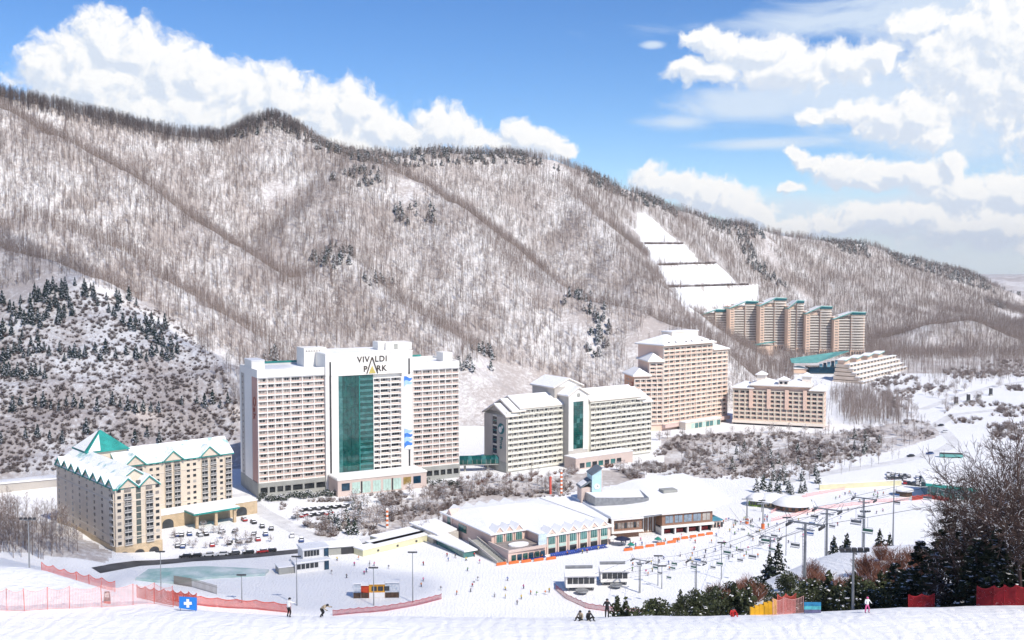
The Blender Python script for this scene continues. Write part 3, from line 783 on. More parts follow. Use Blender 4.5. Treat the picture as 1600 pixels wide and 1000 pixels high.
for c in (26, 43.5, 61): cross_gable(45.9, 56, c, 4.6, EH-.3, 4.2, 'y')
# pyramid tower at the angle
mb = MB(); mb.box(8.5, 25.5, 54, 71, EH-1, 34.6); mb.build('tower_wall', M_BEIGE, R)
mb = MB(); hip(mb, None, 8.5, 25.5, 54, 71, 34.6, 8.2, over=1.0, t=.35); mb.build('pyramid_roof', TEAL, R)
mb = MB()
mb.tri((7.4,70,35.4),(7.4,55.5,35.4),(16.4,62.4,43.35)); mb.tri((8.2,52.9,35.4),(13.5,52.9,35.4),(15.5,60.5,41.5)); mb.build('roof_snow', SNOWR, R)
# windows
rb = random.Random(3); FH = 2.62
fr = (0, 70, -math.pi/2)               # left side, seen from the left front
for i in range(8):
    for k in range(9):
        put_window(R, fr, 70-(4.4+i*8.75)-1.2, 5.9+k*FH, 2.0, 1.6, kind_r(rb,.85,.12), frame=CREAM)
def balcony_mesh(w, h, arch=False):
    m = MB()
    m.box(-w/2, w/2, -.05, .02, 0, h, 1); m.box(-w/2-.12, w/2+.12, -.95, -.06, -.22, 0.0, 0)
    m.box(-w/2-.12, w/2+.12, -.95, -.88, .9, 1.02, 0)
    for j in range(9):
        x = -w/2+j*w/8; m.box(x-.05, x+.05, -.93, -.89, 0.0, .9, 0)
    for s in (-1, 1): m.box(s*(w/2+.06)-.1, s*(w/2+.06)+.1, -.5, -.06, 0, h+.3, 2)
    m.box(-.08, .08, -.09, -.052, 0, h, 0)
    return m.mesh('balcony', [M_RAIL, GLASS_D, M_BEIGE])
bm1 = balcony_mesh(2.9, 2.05)
def put_balcony(x, y, z, a=0): return link('balcony', bm1, R, (x, y, z), a)
def arch_part(x, y, z, r, nm='arch_window', a=0):
    m = MB(); n = 10
    pts = [(-r,-.1,0)]+[(-r*math.cos(math.pi*i/n), -.1, .9+r*math.sin(math.pi*i/n)) for i in range(n+1)]+[(r,-.1,0)]
    m.add(pts+[(p[0],.02,p[2]) for p in pts], [tuple(range(len(pts)))]+[(i,i+1,len(pts)+i+1,len(pts)+i) for i in range(len(pts)-1)])
    m.build(nm, GLASS_M, R, loc=(x, y, z), rz=a)
for k in range(9):
    for x in (4.9, 13.6): put_balcony(x, 0, 5.9+k*FH) if k < 8 else None
    for x in (1.5, 17.0): put_window(R, (0,0,0), x, 6.1+k*FH, 1.7, 1.5, kind_r(rb,.85,.12), frame=CREAM)
    for gx in (26, 43.5, 61):
        for s in (-2.1, 2.1):
            if k < 8: put_balcony(gx+s, 47, 5.9+k*FH)
    for x in (20.6, 33.6, 36.6, 51.0, 54.0, 67.2): put_window(R, (0,47,0), x, 6.1+k*FH, 1.7, 1.5, kind_r(rb,.85,.12), frame=CREAM)
    put_balcony(70.6, 47, 5.9+k*FH) if k < 8 else None
for x in (4.9, 13.6): arch_part(x, 0, 5.9+8*FH, 1.35)
for gx in (26, 43.5, 61):
    for s in (-2.1, 2.1): arch_part(gx+s, 47, 5.5+8*FH, 1.35)
for k in range(8):
    link('balcony', bm1, R, (0, 2.6, 5.9+k*FH), -math.pi/2)
m = MB(); m.box(8.3, 10.2, -.14, .02, 5.6, EH+2.2); m.build('stair_glazing', mat('stair_glass', (0.10,0.12,0.11), .2, .2, .6, spec=.5), R)
for k in range(9):
    m = MB(); m.box(8.25, 10.25, -.2, -.142, 7.6+k*FH, 7.85+k*FH); m.build('glazing_band', M_BEIGE, R)
for x in (3.0, 9.2, 15.2):
    m = MB(); r = 2.1; n = 10
    pts = [(x-r,-.3,0)]+[(x-r*math.cos(math.pi*i/n), -.3, 1.6+r*.8*math.sin(math.pi*i/n)) for i in range(n+1)]+[(x+r,-.3,0)]
    m.add(pts, [tuple(range(len(pts)))]); m.add([(p[0],-.27,p[2]) for p in pts], [tuple(range(len(pts)))]); m.build('base_arch', DARK, R)
# podium and entrance canopy
m = MB(); m.box(18.8, 80, 36.5, 46.7, -1, 6.2); m.build('podium', M_OCHRE, R)
m = MB(); m.box(18.7, 80.2, 36.3, 46.72, 6.2, 6.75); m.build('podium_snow', SNOWR, R)
for x in (22.5, 29.5, 36.5, 72):
    m = MB(); r = 2.6; n = 10
    pts = [(x-r,36.42,.2)]+[(x-r*math.cos(math.pi*i/n), 36.42, 2.2+r*.8*math.sin(math.pi*i/n)) for i in range(n+1)]+[(x+r,36.42,.2)]
    m.add(pts+[(p[0],36.6,p[2]) for p in pts], [tuple(range(len(pts)))]+[(i,i+1,len(pts)+i+1,len(pts)+i) for i in range(len(pts)-1)]); m.build('arched_opening', GLASS_D, R)
m = MB(); m.box(44, 66, 26.2, 36.2, 6.3, 7.0); cn = m.build('canopy', TEAL, R)
m = MB(); hip(m, None, 44.4, 65.6, 26.6, 36.0, 7.01, 1.3, over=.3, t=.4); m.build('canopy_snow', SNOWR, cn)
for x in (46, 55, 64):
    m = MB(); m.box(x-.6, x+.6, 27, 28.2, -.6, 6.29); m.build('column', M_OCHRE, R)

# ================================================================== tall white hotel
pL, pR = G(404, 778), G(716, 745)
A2 = math.atan2(pR.y-pL.y, pR.x-pL.x); LEN = (pR-pL).length
R = thing('high_rise_hotel', 'tall white high-rise hotel with green glass bay and rooftop lettering', 'building', (pL.x, pL.y, 0), A2)
ca, sa = math.cos(A2), math.sin(A2)
def s_at(px, y=0.0):
    k = (px-800)/F                                         # where the photo column meets the plane at local depth y
    ox, oy = pL.x-y*sa, pL.y+y*ca
    return (k*oy-ox)/(ca-k*sa)
HT = 63.5; Z0 = 7.4; NF = 18; FHT = (60.0-Z0)/NF
sC0, sC1 = s_at(507, -2), s_at(643.5, -2)
m = MB(); m.box(0, LEN, 0, 34, -1, HT-3); m.build('wall', M_PINKW, R)
m = MB()
for a, b in ((-.3, sC0), (sC1, LEN+.3)):
    m.box(a, b, -1.2, 33.9, HT-3, HT-.4); m.box(a, b, -1.25, -.2, HT-.4, HT+.9); m.box(a, b, 33, 33.95, HT-.4, HT+.9)
m.box(-.35, .7, -.19, 32.9, HT-.4, HT+.95); m.box(LEN-.6, LEN+.35, -.19, 32.9, HT-.4, HT+.95)
m.build('parapet', M_WARMW, R)
m = MB(); m.box(.8, sC0-.1, -.1, 32.8, HT-.5, HT-.05); m.box(sC1+.1, LEN-.7, -.1, 32.8, HT-.5, HT-.05); m.build('roof_snow', SNOWR, R)
m = MB(); m.box(3, sC0, 32.7, 33.3, HT+1.0, HT+1.9); m.box(sC1, LEN-8, 32.7, 33.3, HT+1.0, HT+1.9); m.build('roof_rail', TEAL, R)
# wings
eL = [s_at(x, -.6) for x in (404,415.3,427.4,439.8,452.1,470.5,488.9,506.2)]; eL[0] = .2
eR = [s_at(x, -.6) for x in (644.4,658.6,674.8,685.3,695.5,705.6,716.2)]
grid_facade(R, (0,0,0), eL, Z0, NF, FHT, M_WARMW, M_PINK, seed=11)
grid_facade(R, (0,0,0), eR, Z0, NF, FHT, M_WARMW, M_PINK, seed=12)
# base storey with segmental arches
for ed in (eL, eR):
    m = MB(); m.box(ed[0]-.3, ed[-1]+.2, -1.35, -.01, -1, 2.2); m.box(ed[0]-.3, ed[-1]+.2, -1.35, -.01, 5.2, Z0-.02)
    for e in ed: m.box(e-.5, e+.5, -1.33, -.012, 2.2, 5.2)
    m.build('base_wall', M_GREYB, R)
    for a, b in zip(ed[:-1], ed[1:]):
        m = MB(); n = 8; w = (b-a-1.1)/2; c = (a+b)/2
        pts = [(c-w,-.4,2.3)]+[(c-w*math.cos(math.pi*i/n), -.4, 3.9+1.15*math.sin(math.pi*i/n)) for i in range(n+1)]+[(c+w,-.4,2.3)]
        m.add(pts+[(p[0],-.1,p[2]) for p in pts], [tuple(range(len(pts)))]+[(i,i+1,len(pts)+i+1,len(pts)+i) for i in range(len(pts)-1)]); m.build('base_arch', GLASS_D, R)
# end wall to the left: stair tower, window slot, rose strip with lettering
m = MB(); m.box(-.45, -.01, -.9, 34, -1, Z0); m.build('end_base', M_GREYB, R)
m = MB(); m.box(-.4, -.011, 9.5, 24, Z0+.01, HT+.5); m.box(-.38, -.012, 31, 34, Z0+.01, HT-2.9); m.build('end_wall', M_WARMW, R)
m = MB(); m.box(-.2, 6.5, 9.6, 23.9, HT-.3, HT+4.6); m.build('stair_head', M_WARMW, R)
m = MB(); m.box(-.4, 6.7, 9.4, 24.1, HT+4.6, HT+5.0); m.build('stair_head_snow', SNOWR, R)
m = MB(); m.box(-.3, -.013, 24, 31, Z0+.01, HT-2.9); m.build('window_strip', M_GREYW, R)
for k in range(NF): put_window(R, (0,34,-math.pi/2), 6.6, Z0+.8+k*FHT, 1.6, 1.5, 0, y=-.3)
M_ROSE = mat('rose_strip', (0.60,0.36,0.30), .85, .05, .1)
m = MB(); m.box(-.22, -.014, .2, 9.5, Z0+.01, HT-2.9); m.build('rose_strip', M_ROSE, R)
put_text(R, 'lettering', 'Oak', 6.8, M_RUSTS, (-.35, 4.6, 45), -math.pi/2, -math.pi/2)
# central block, 2 m proud
Y0 = -2.2; HC = 71.0
gA, gB, gC, gD = s_at(527.5,Y0), s_at(560.5,Y0), s_at(582.5,Y0), s_at(627,Y0)
m = MB(); m.box(sC0, gA, Y0, 30, -1, HC-11.5); m.box(gD, sC1, Y0, 30, -1, HC-11.5); m.box(sC0, sC1, Y0-.2, 30, HC-11.5, HC-.4); m.box(gA, gD, Y0+1.6, 29, -1, HC-11.52)
m.build('central_block', M_WARMW, R)
m = MB(); m.box(sC0-.2, sC1+.2, Y0-.4, -.6, HC-.4, HC+.3); m.box(sC0-.2, sC1+.2, -.58, 30.1, HC-.4, HC-.05); m.build('central_parapet', M_WARMW, R)
m = MB(); m.box(sC0+.3, sC1-.3, -.5, 29.8, HC-.05, HC+.2); m.build('central_roof_snow', SNOWR, R)
for px, (za, zb) in ((514.6,(8,HC-5)), (638.3,(8,18)), (638.3,(HC-12.4,HC-4))):
    s = s_at(px,Y0); m = MB(); m.box(s-.45, s+.45, Y0-.26, Y0-.205 if za < 50 or px < 600 else Y0-.21, za, zb if px > 600 else HC-11.6); m.build('dark_slot', DARK, R)
s = s_at(514.6,Y0); m = MB(); m.box(s-.45, s+.45, Y0-.26, Y0-.21, HC-11.59, HC-4); m.build('dark_slot', DARK, R)
# green glass bay: smooth panels then balconied glazing
zt = HC-11.55; nP = 5
for i in range(nP):
    a = gA+(gB-gA)*i/nP; b = gA+(gB-gA)*(i+1)/nP
    for j in range(9):
        z1 = Z0+1.5+(zt-Z0-1.5)*j/9; z2 = Z0+1.5+(zt-Z0-1.5)*(j+1)/9
        m = MB(); m.box(a+.06, b-.06, Y0+.25, Y0+.6, z1+.05, z2-.05); m.build('glass_panel', M_GGL if i == 0 else M_GG, R).rotation_euler = (rb.uniform(-.003,.003), 0, rb.uniform(-.002,.002))
m = MB(); m.box(gA, gB, Y0+.62, Y0+1.58, Z0, zt); m.box(gB-.1, gB+.2, Y0+.1, Y0+.61, Z0, zt); m.build('glazing_backing', TEAL, R)
for k in range(NF-1):
    z = Z0+1.5+k*(zt-Z0-1.5)/(NF-1); dz = (zt-Z0-1.5)/(NF-1)
    m = MB(); m.box(gB+.25, gC-.1, Y0+.3, Y0+.7, z+dz*.48, z+dz-.03); m.build('glass_panel', M_GG, R)
    m = MB(); m.box(gB+.25, gC-.1, Y0+.05, Y0+.5, z, z+dz*.46); m.build('glass_balustrade', M_GGL, R)
eC = [s_at(x, Y0-.3) for x in (583,593.4,610,626.6)]
grid_facade(R, (0,Y0+1.6,0), eC, Z0, NF-1, FHT, M_WARMW, M_PINK, seed=13, depth=1.5)
# banner with blue waves
b0, b1 = s_at(630.2,Y0), s_at(642.6,Y0)
m = MB(); m.box(b0, b1, Y0-.30, Y0-.262, 18.3, HC-12.6); bn = m.build('banner', WHITE, R)
M_BLUE = mat('banner_blue', (0.07,0.24,0.70), .6, .15, .5); M_BLUEL = mat('banner_light_blue', (0.40,0.60,0.86), .6, .1, .5)
m = MB(); w = b1-b0; y = Y0-.31
def wave(zc, h, mi, ph):
    n = 10
    for i in range(n):
        t0, t1 = i/n, (i+1)/n
        f = lambda t: zc+h*(.16*math.sin(t*5.0+ph)+.55*t)
        m.quad((b0+w*t0,y-.004*mi,f(t0)),(b0+w*t1,y-.004*mi,f(t1)),(b0+w*t1,y-.004*mi,f(t1)+h*(.25+.5*(1-t1))),(b0+w*t0,y-.004*mi,f(t0)+h*(.25+.5*(1-t0))), mi)
wave(HC-19.3, 4.2, 1, .2); wave(HC-17.2, 4.2, 0, .8); wave(18.8, 4.5, 0, 0); wave(21.4, 4, 1, .3); wave(23.6, 4.2, 0, .5); wave(26.2, 3.5, 1, .9)
m.build('banner_print', [M_BLUE, M_BLUEL], bn)
# lettering
sx = s_at(580, Y0); 
put_text(R, 'lettering', 'VIV', 4.3, M_SIGN, (s_at(566.6,Y0), Y0-.35, HC-3.6), 0, 0, 1.12, .05); put_text(R, 'lettering', 'LDI', 4.3, M_SIGN, (s_at(594.2,Y0), Y0-.35, HC-3.6), 0, 0, 1.12, .05)
put_text(R, 'lettering', 'P', 4.3, M_SIGN, (s_at(569.6,Y0), Y0-.35, HC-8.6), 0, 0, 1.0, .05); put_text(R, 'lettering', 'RK', 4.3, M_SIGN, (s_at(595.0,Y0), Y0-.35, HC-8.6), 0, 0, 1.12, .05)
m = MB(); s = s_at(580.4,Y0); y = Y0-.30
m.prism([(s-3.3,0),(s-2.7,0),(s+.3,8.6),(s-.3,8.6)], 0, .2); m.prism([(s+3.3,0),(s+2.7,0),(s-.3,8.6),(s+.3,8.6)], .005, .205)
m.v = [(p[0], y-p[2], HC-11.0+p[1]) for p in m.v]; m.build('letter_a', M_SIGN, R)
m = MB(); m.add([(s-1.9,y-.1,HC-10.9),(s+1.9,y-.1,HC-10.9),(s,y-.1,HC-6.9),(s-1.9,y,HC-10.9),(s+1.9,y,HC-10.9),(s,y,HC-6.9)], [(0,1,2),(3,5,4),(0,3,4,1),(1,4,5,2),(2,5,3,0)]); m.build('gold_triangle', M_GOLD, R)
# rooftop rooms
m = MB(); m.box(s_at(474,14), sC0+6, 14, 27, HT-.3, HC+2.2); m.build('roof_room', M_WARMW, R)
for i in range(6):
    m = MB(); x = s_at(474,14)+1+i*1.4; m.box(x, x+.7, 13.93, 13.99, HC+.2, HC+1.0); m.build('vent_opening', GLASS_M, R)
m = MB(); m.box(s_at(590,8), s_at(602,8), 8, 16, HC, HC+4.6); m.build('roof_room', M_WARMW, R)
m = MB(); m.box(s_at(602.5,6), s_at(643,6), 6, 18, HC, HC+4.0); m.build('roof_room', M_WARMW, R)
m = MB(); m.box(s_at(615,6), s_at(621,6), 5.9, 5.98, HC+.4, HC+3.4); m.build('louvre', M_GREYB, R)
m = MB(); m.box(s_at(692,5), LEN-1, 5, 14, HT-.3, HT+5); m.build('roof_room', M_WARMW, R)
m = MB(); m.tube((s_at(494,20),20,HC+2), (s_at(494,20),20,HC+11), .18, .05, 5); m.build('mast', DARK, R)
# entrance podium
P0, P1 = s_at(510,-2), s_at(664,-16); yb, yf = -2.5, -17
m = MB(); m.box(P0, P1, yf, yb, -1, 8.2); m.build('podium', M_PINKW, R)
m = MB(); m.box(P0-.3, P1+.3, yf-.3, yb, 8.2, 9.0); m.build('podium_parapet', M_WARMW, R)
m = MB(); m.box(P0+.2, P1-.2, yf+.3, yb-.1, 9.0, 9.25); m.build('podium_snow', SNOWR, R)
n = 8
for i in range(n):
    a = P0+2+(P1-P0-4)*i/n; b = P0+2+(P1-P0-4)*(i+1)/n-1.2
    mt = M_BLUEG if i in (0, 7) else (M_GOLD if i == 6 else M_MINT)
    k = 1 if i in (0, 6, 7) else 3
    for j in range(k):
        m = MB(); m.box(a+(b-a)*j/k+.05, a+(b-a)*(j+1)/k-.05, yf-.12, yf-.02, .8 if k == 3 else 2.8, 6.6); m.build('podium_pane', mat('ochre_glass', (.32,.22,.07), .3, .15, .6) if mt is M_GOLD else mt, R)
for i in (2, 5):
    a = P0+2+(P1-P0-4)*i/n; m = MB(); m.box(a-.9, a-.1, yf-.11, yf-.02, .6, 6.8); m.build('dark_door', DARK, R)

# ================================================================== middle hotel with two wings and a gabled tower
q = G(791.6, 739); A3 = math.atan2(.572, .82)
R = thing('mid_rise_hotel', 'pale cream mid-rise hotel with gabled centre tower and snowy roofs', 'building', (q.x, q.y, 0), A3)
ca, sa = math.cos(A3), math.sin(A3)
def s3(px, y=0.0):
    k = (px-800)/F; ox, oy = q.x-y*sa, q.y+y*ca
    return (k*oy-ox)/(ca-k*sa)
t0, t1 = s3(879), s3(922); E = s3(1018); F3 = 3.05
m = MB(); m.box(0, t0+3, 0, 22, -1, 34); m.box(t1-3, E, 0, 22, -1, 34.02); m.build('wall', M_CRM2, R)
w1, w2 = s3(800.5), s3(812)
v1, v2 = s3(1000), s3(1009)
EZ = [31.2, 33.9, 36.3]
m = MB(); m.box(w1, t0+3, .02, 21.98, 34, EZ[1]); m.box(w2, t0+3, .03, 21.97, EZ[1], EZ[2]); m.box(t1-3, v1, .03, 21.97, 34, EZ[2]+.6); m.build('upper_wall', M_CRM2, R)
def wing_rows(xa, xb, nf, nb, seed, ztop):
    ed = [xa+(xb-xa)*i/nb for i in range(nb+1)]
    grid_facade(R, (0,0,0), ed, 1.0, nf, F3, M_CRM2, M_CRM2, depth=.9, fin=.22, slab=.7, win_h=1.5, wfrac=.78, sill=.7, seed=seed)
wing_rows(.3, t0-.2, 10, 11, 31, 0); wing_rows(t1+.2, E-.3, 10, 12, 32, 0)
ed = [w2+(t0-w2)*i/9 for i in range(10)]; grid_facade(R, (0,0,0), ed, 1.0+10*F3+.02, 1, F3, M_CRM2, M_CRM2, depth=.9, fin=.22, slab=.7, sill=.7, wfrac=.78, seed=33)
ed = [t1+(v1-t1)*i/10 for i in range(11)]; grid_facade(R, (0,0,0), ed, 1.0+10*F3+.02, 1, F3, M_CRM2, M_CRM2, depth=.9, fin=.22, slab=.7, sill=.7, wfrac=.78, seed=34)
sn = MB(); tr = MB(); gf = MB()
for (xa, xb, z) in ((-.6, w1+2, EZ[0]+1.2), (w1, w2+3, EZ[1]+.9), (w2, t0, EZ[2]), (t1, v1, EZ[2]+.3), (v1-2, v2, EZ[1]+1.2), (v2-2, E+.3, EZ[0]+1.6)):
    gable(sn, tr, xa+.5, xb-.5, 0, 22, z, 5.2, 'x', over=1.2, t=.6); gable_fill(gf, xa+.6, xb-.6, .2, 21.8, z-.6, 5.5, 'x')
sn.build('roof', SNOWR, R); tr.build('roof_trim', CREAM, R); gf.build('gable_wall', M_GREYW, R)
m = MB(); m.box(-.5, -.01, -.4, 9.0, 6, 31.4); m.box(-.5, -.01, 13.5, 22, 6, 31.4); m.build('end_wall', M_GREYW, R)  # darker than the cream front: the end's shade is put into its colour
m = MB(); m.box(-.55, -.011, -.5, 22.1, -1, 5.98); m.build('end_base', M_GREYB, R)
for k in range(9):
    m = MB(); m.box(-.3, -.012, 9.3, 13.2, 7+k*2.75, 8.6+k*2.75); m.build('end_window', GLASS_D, R)
    m = MB(); m.box(-.35, -.012, 9.05, 13.45, 8.7+k*2.75, 9.55+k*2.75); m.build('end_spandrel', M_GGL if k % 2 else M_CRM2, R)
M_LOGO = mat('teal_logo', (0.02,0.17,0.18), .5, .1)
m = MB(); m.tube((-.52,4.6,24.5), (-.72,4.6,24.5), 3.1, 3.1, 20); lg = m.build('round_logo', M_LOGO, R)
m = MB(); m.tube((-.73,5.4,23.9), (-.76,5.4,23.9), 1.7, 1.7, 16); m.tube((-.735,3.3,25.6), (-.765,3.3,25.6), .9, .9, 12); m.build('logo_mark', WHITE, lg)
put_text(R, 'lettering', 'Pine', 4.2, M_LOGO, (-.62, 4.6, 16.5), -math.pi/2, -math.pi/2)
# tower
TY = -5.5; tw0, tw1 = s3(889,TY), s3(918.5,TY)
m = MB(); m.box(tw0, tw1, TY, 4, -1, 41.5); m.box(tw0-3, tw1+3.5, 4.02, 26, -1, 45.5); m.build('tower_wall', M_GREYW, R)
m = MB(); m.box(tw0-.15, tw0+3.2, TY-.35, TY-.01, 9, 41.4); m.box(tw1-3.2, tw1+.15, TY-.35, TY-.01, 9, 41.4); m.box(tw0+3.2, tw1-3.2, TY-.34, TY-.012, 37.5, 41.4)
gable_fill(m, tw0, tw1, TY-.34, 3, 41.4, 3.9, 'y'); m.build('tower_front', M_WARMW, R)
sn = MB(); tr = MB(); gable(sn, tr, tw0, tw1, TY, 4, 41.6, 4.0, 'y', over=1.1, t=.55); gable(sn, tr, tw0-3, tw1+3.5, 4.4, 26, 45.5, 4.4, 'y', over=1.1, t=.55)
sn.build('tower_roof', SNOWR, R); tr.build('tower_roof_trim', CREAM, R)
m = MB(); gable_fill(m, tw0-2.9, tw1+3.4, 4.1, 25.9, 45.2, 4.5, 'y'); m.build('tower_gable', M_WARMW, R)
xa, xb = tw0+3.4, tw1-3.4
for j in range(11):
    for i in range(3):
        m = MB(); m.box(xa+(xb-xa)*i/3+.05, xa+(xb-xa)*(i+1)/3-.05, TY-.2, TY-.02, 10+j*2.5, 12.45+j*2.5); m.build('glass_panel', M_GG if (i*7+j*3) % 5 else M_GGL, R)
m = MB(); m.prism([(xa,0),(xb,0),((xa+xb)/2,2.2)], 0, .2); m.v = [(p[0], TY-.02-p[2], 37.5+p[1]) for p in m.v]; m.build('glass_head', M_GG, R)
m = MB(); xc = (xa+xb)/2; m.tube((xc,TY-.36,41.2), (xc,TY-.55,41.2), 1.25, 1.25, 14); m.build('crest', M_GREYB, R)
m = MB(); m.box(tw0-3, tw1+26, -16, -5.6, -1, 6.6); m.build('entrance_block', M_PINKW, R)
m = MB(); m.box(tw0-3.2, tw1+26.2, -16.2, -5.62, 6.6, 7.1); m.build('entrance_snow', SNOWR, R)
for i in range(7):
    m = MB(); x = tw0+i*4.6; m.box(x, x+3.4, -16.1, -16.02, .8, 3.6); m.build('entrance_pane', M_GGL if i % 2 else GLASS_D, R)
# glazed footbridge between the two hotels
a, b = G(716, 738), G(772, 738); zb = 4.5
R = thing('footbridge', 'teal glazed footbridge tube linking the two hotels', 'bridge', ((a.x+b.x)/2, (a.y+b.y)/2+4, 0), .15)
Lb = (b-a).length+6
m = MB(); n = 8
for i in range(10):
    x0, x1 = -Lb/2+Lb*i/10+.08, -Lb/2+Lb*(i+1)/10-.08; mm = MB()
    pts = [(-2.6, 0)]+[(-2.6*math.cos(math.pi*j/n), 2.2+2.2*math.sin(math.pi*j/n)) for j in range(n+1)]+[(2.6, 0)]
    mm.add([(x0,p[0],zb+p[1]) for p in pts]+[(x1,p[0],zb+p[1]) for p in pts], [(j,j+1,len(pts)+j+1,len(pts)+j) for j in range(len(pts)-1)]); mm.build('glass_bay', M_GG if i % 3 else M_GGL, R)
    m.box(x0-.16, x0, -2.75, 2.75, zb-.3, zb+2.4)
m.box(-Lb/2, Lb/2, -2.7, 2.7, zb-.8, zb-.31); m.build('deck', M_GREYB, R)
for x in (-Lb*.25, Lb*.25):
    m = MB(); m.tube((x,0,-1), (x,0,zb-.8), .6, .6, 8); m.build('pier', M_GREYB, R)

# ================================================================== peach hotel
q = G(1035, 673); A4 = math.atan2(.633, .775)
R = thing('peach_hotel', 'large peach hotel with stepped snowy hipped roofs beside the cream hotel', 'building', (q.x, q.y, 0), A4)
ca, sa = math.cos(A4), math.sin(A4)
def s4(px, y=0.0):
    k = (px-800)/F; ox, oy = q.x-y*sa, q.y+y*ca
    return (k*oy-ox)/(ca-k*sa)
E4 = s4(1137); M4 = s4(1114); F4 = 3.18
m = MB(); m.box(0, M4, 0, 24, -1, 59.5); m.box(M4+.01, E4, .02, 23.9, -1, 54); m.build('wall', M_PEACH, R)
nb = 12; ed = [.2+(E4-.2)*i/nb for i in range(nb+1)]
grid_facade(R, (0,0,0), ed, 4.6, 15, F4, M_PEACHL, M_PEACH, seed=41, depth=.8, fin=.5, slab=.6)
im = max(i for i in range(nb+1) if ed[i] <= M4+.5); grid_facade(R, (0,0,0), ed[:im+1], 4.6+15*F4+.02, 2, F4-.3, M_PEACHL, M_PEACH, seed=42, depth=.8, fin=.5, slab=.6)
# bent left part, stepping down
ang = math.radians(-28)
fl = (-24*math.cos(ang)*.98, -24*math.sin(ang)*-1.0*-1.0, 0)
BL = 21.0
fr = (-BL*math.cos(ang), -BL*math.sin(ang), ang)
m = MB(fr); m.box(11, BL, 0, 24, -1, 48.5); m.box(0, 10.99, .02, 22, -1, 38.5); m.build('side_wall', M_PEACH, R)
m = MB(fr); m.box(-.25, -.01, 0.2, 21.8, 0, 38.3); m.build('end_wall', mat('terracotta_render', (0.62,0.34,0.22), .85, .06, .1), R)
grid_facade(R, fr, [.3+(BL-.5)*i/5 for i in range(6)], 4.6, 10, F4, M_PEACHL, M_PEACH, seed=43, depth=.8, fin=.5, slab=.6)
ed2 = [11.2+(BL-11.4)*i/2 for i in range(3)]; grid_facade(R, fr, ed2, 4.6+10*F4+.02, 4, F4-.4, M_PEACHL, M_PEACH, seed=44, depth=.8, fin=.5, slab=.6)
for k in range(11):
    put_window(R, (fr[0]-0*0, fr[1], ang), 0, 0, .1, .1, 0) if False else None
    c, s = math.cos(ang), math.sin(ang)
    for yy in (6.0, 11.0, 12.4, 17.0):
        w = link('window', window_mesh(1.1, 1.4, 0, M_PEACHL), R, (fr[0]-.28*c-yy*s, fr[1]-.28*s+yy*c, 4.5+k*3.05), ang-math.pi/2)
put_text(R, 'lettering', 'Maple', 6.2, M_RUSTS, (fr[0]-.5*math.cos(ang)-3.2*math.sin(ang)*1, fr[1]-.5*math.sin(ang)+3.2*math.cos(ang), 27.5), ang-math.pi/2, -math.pi/2)
sn = MB(); tr = MB()
hip(sn, tr, -.5, M4+.5, -1.2, 24.5, 60.0, 6.0, over=1.3); hip(sn, tr, M4+1.0, E4+.3, -.8, 24, 54.3, 3.6, over=1.0)
sn2 = MB(fr); tr2 = MB(fr); hip(sn2, tr2, 10.6, BL-.5, -.8, 24.2, 49.0, 5.0, over=1.2); hip(sn2, tr2, -.2, 11, -.7, 22.2, 39.0, 4.6, over=1.2)
sn.build('roof', SNOWR, R); tr.build('roof_trim', M_PEACHL, R); sn2.build('side_roof', SNOWR, R); tr2.build('side_roof_trim', M_PEACHL, R)
for x in (6, 13, 24, 30, 41, 50):
    m = MB(); m.add([(x-1.2,-.5,60.6),(x+1.2,-.5,60.6),(x,-.5,62.2),(x-1.2,3,60.6),(x+1.2,3,60.6),(x,3,62.2)], [(0,1,2),(3,5,4),(0,2,5,3),(1,4,5,2)]); m.build('roof_vent', M_SIGN, R)
m = MB(); m.box(18, 46, 8, 18, 62, 68); m.build('roof_room', M_PEACHL, R)
m = MB(); m.box(17.5, 46.5, 7.5, 18.5, 68, 68.6); m.build('roof_room_snow', SNOWR, R)
m = MB(); m.box(-.5, E4+.6, -3.2, -.02, 2.2, 4.6); m.build('base_band', mat('pale_rose_band', (0.66,0.50,0.44), .8, .05), R)
m = MB(); m.box(14, 52, -9, -3.25, -1, 5.2); m.build('entrance_block', CREAM, R)
m = MB(); m.box(13.5, 52.5, -9.4, -3.3, 5.2, 5.8); m.build('entrance_snow', SNOWR, R)
for i in range(8):
    m = MB(); m.box(20+i*4, 23.4+i*4, -9.12, -9.02, .6, 4.2); m.build('entrance_pane', M_GGL if i % 3 else M_MINT, R)

# ================================================================== cream hotel with cupolas
q = G(1145, 662); e = G(1287, 669.5); A5 = math.atan2(e.y-q.y, e.x-q.x); L5 = (e-q).length
R = thing('cupola_hotel', 'low cream hotel with orange piers and small cupolas on snowy roof', 'building', (q.x, q.y, 0), A5)
m = MB(); m.box(0, L5, 0, 20, -1, 26.5); m.build('wall', M_PEACH, R)
m = MB(); m.box(L5*.2, L5*.84, .1, 19.9, 26.5, 29); m.build('upper_wall', M_PEACH, R)
nb = 15; ed = [.4+(L5-.8)*i/nb for i in range(nb+1)]
grid_facade(R, (0,0,0), ed, 3.2, 7, 3.1, mat('ivory_frame', (0.78,0.68,0.54), .8, .05), M_PEACH, seed=51, depth=1.2, fin=.75, slab=.6)
m = MB(); m.box(-.3, L5+.3, -2.2, -.02, 1.4, 3.18); m.build('base_band', M_PEACHL, R)
m = MB(); m.box(.5, L5-.5, -.6, -.03, -1, 1.38); m.build('arcade', DARK, R)
for i in (3, 6, 9, 12):
    m = MB(); m.box(ed[i]-1.3, ed[i]+1.3, -1.9, -.02, 12.5, 26.6); m.build('pier', M_PEACH, R)
fr = (L5, 0, math.pi/2)
for k in range(7):
    for x in (4, 9, 14): put_window(R, fr, x, 4.2+k*3.1, 1.5, 1.6, 0, frame=CREAM)
sn = MB(); tr = MB()
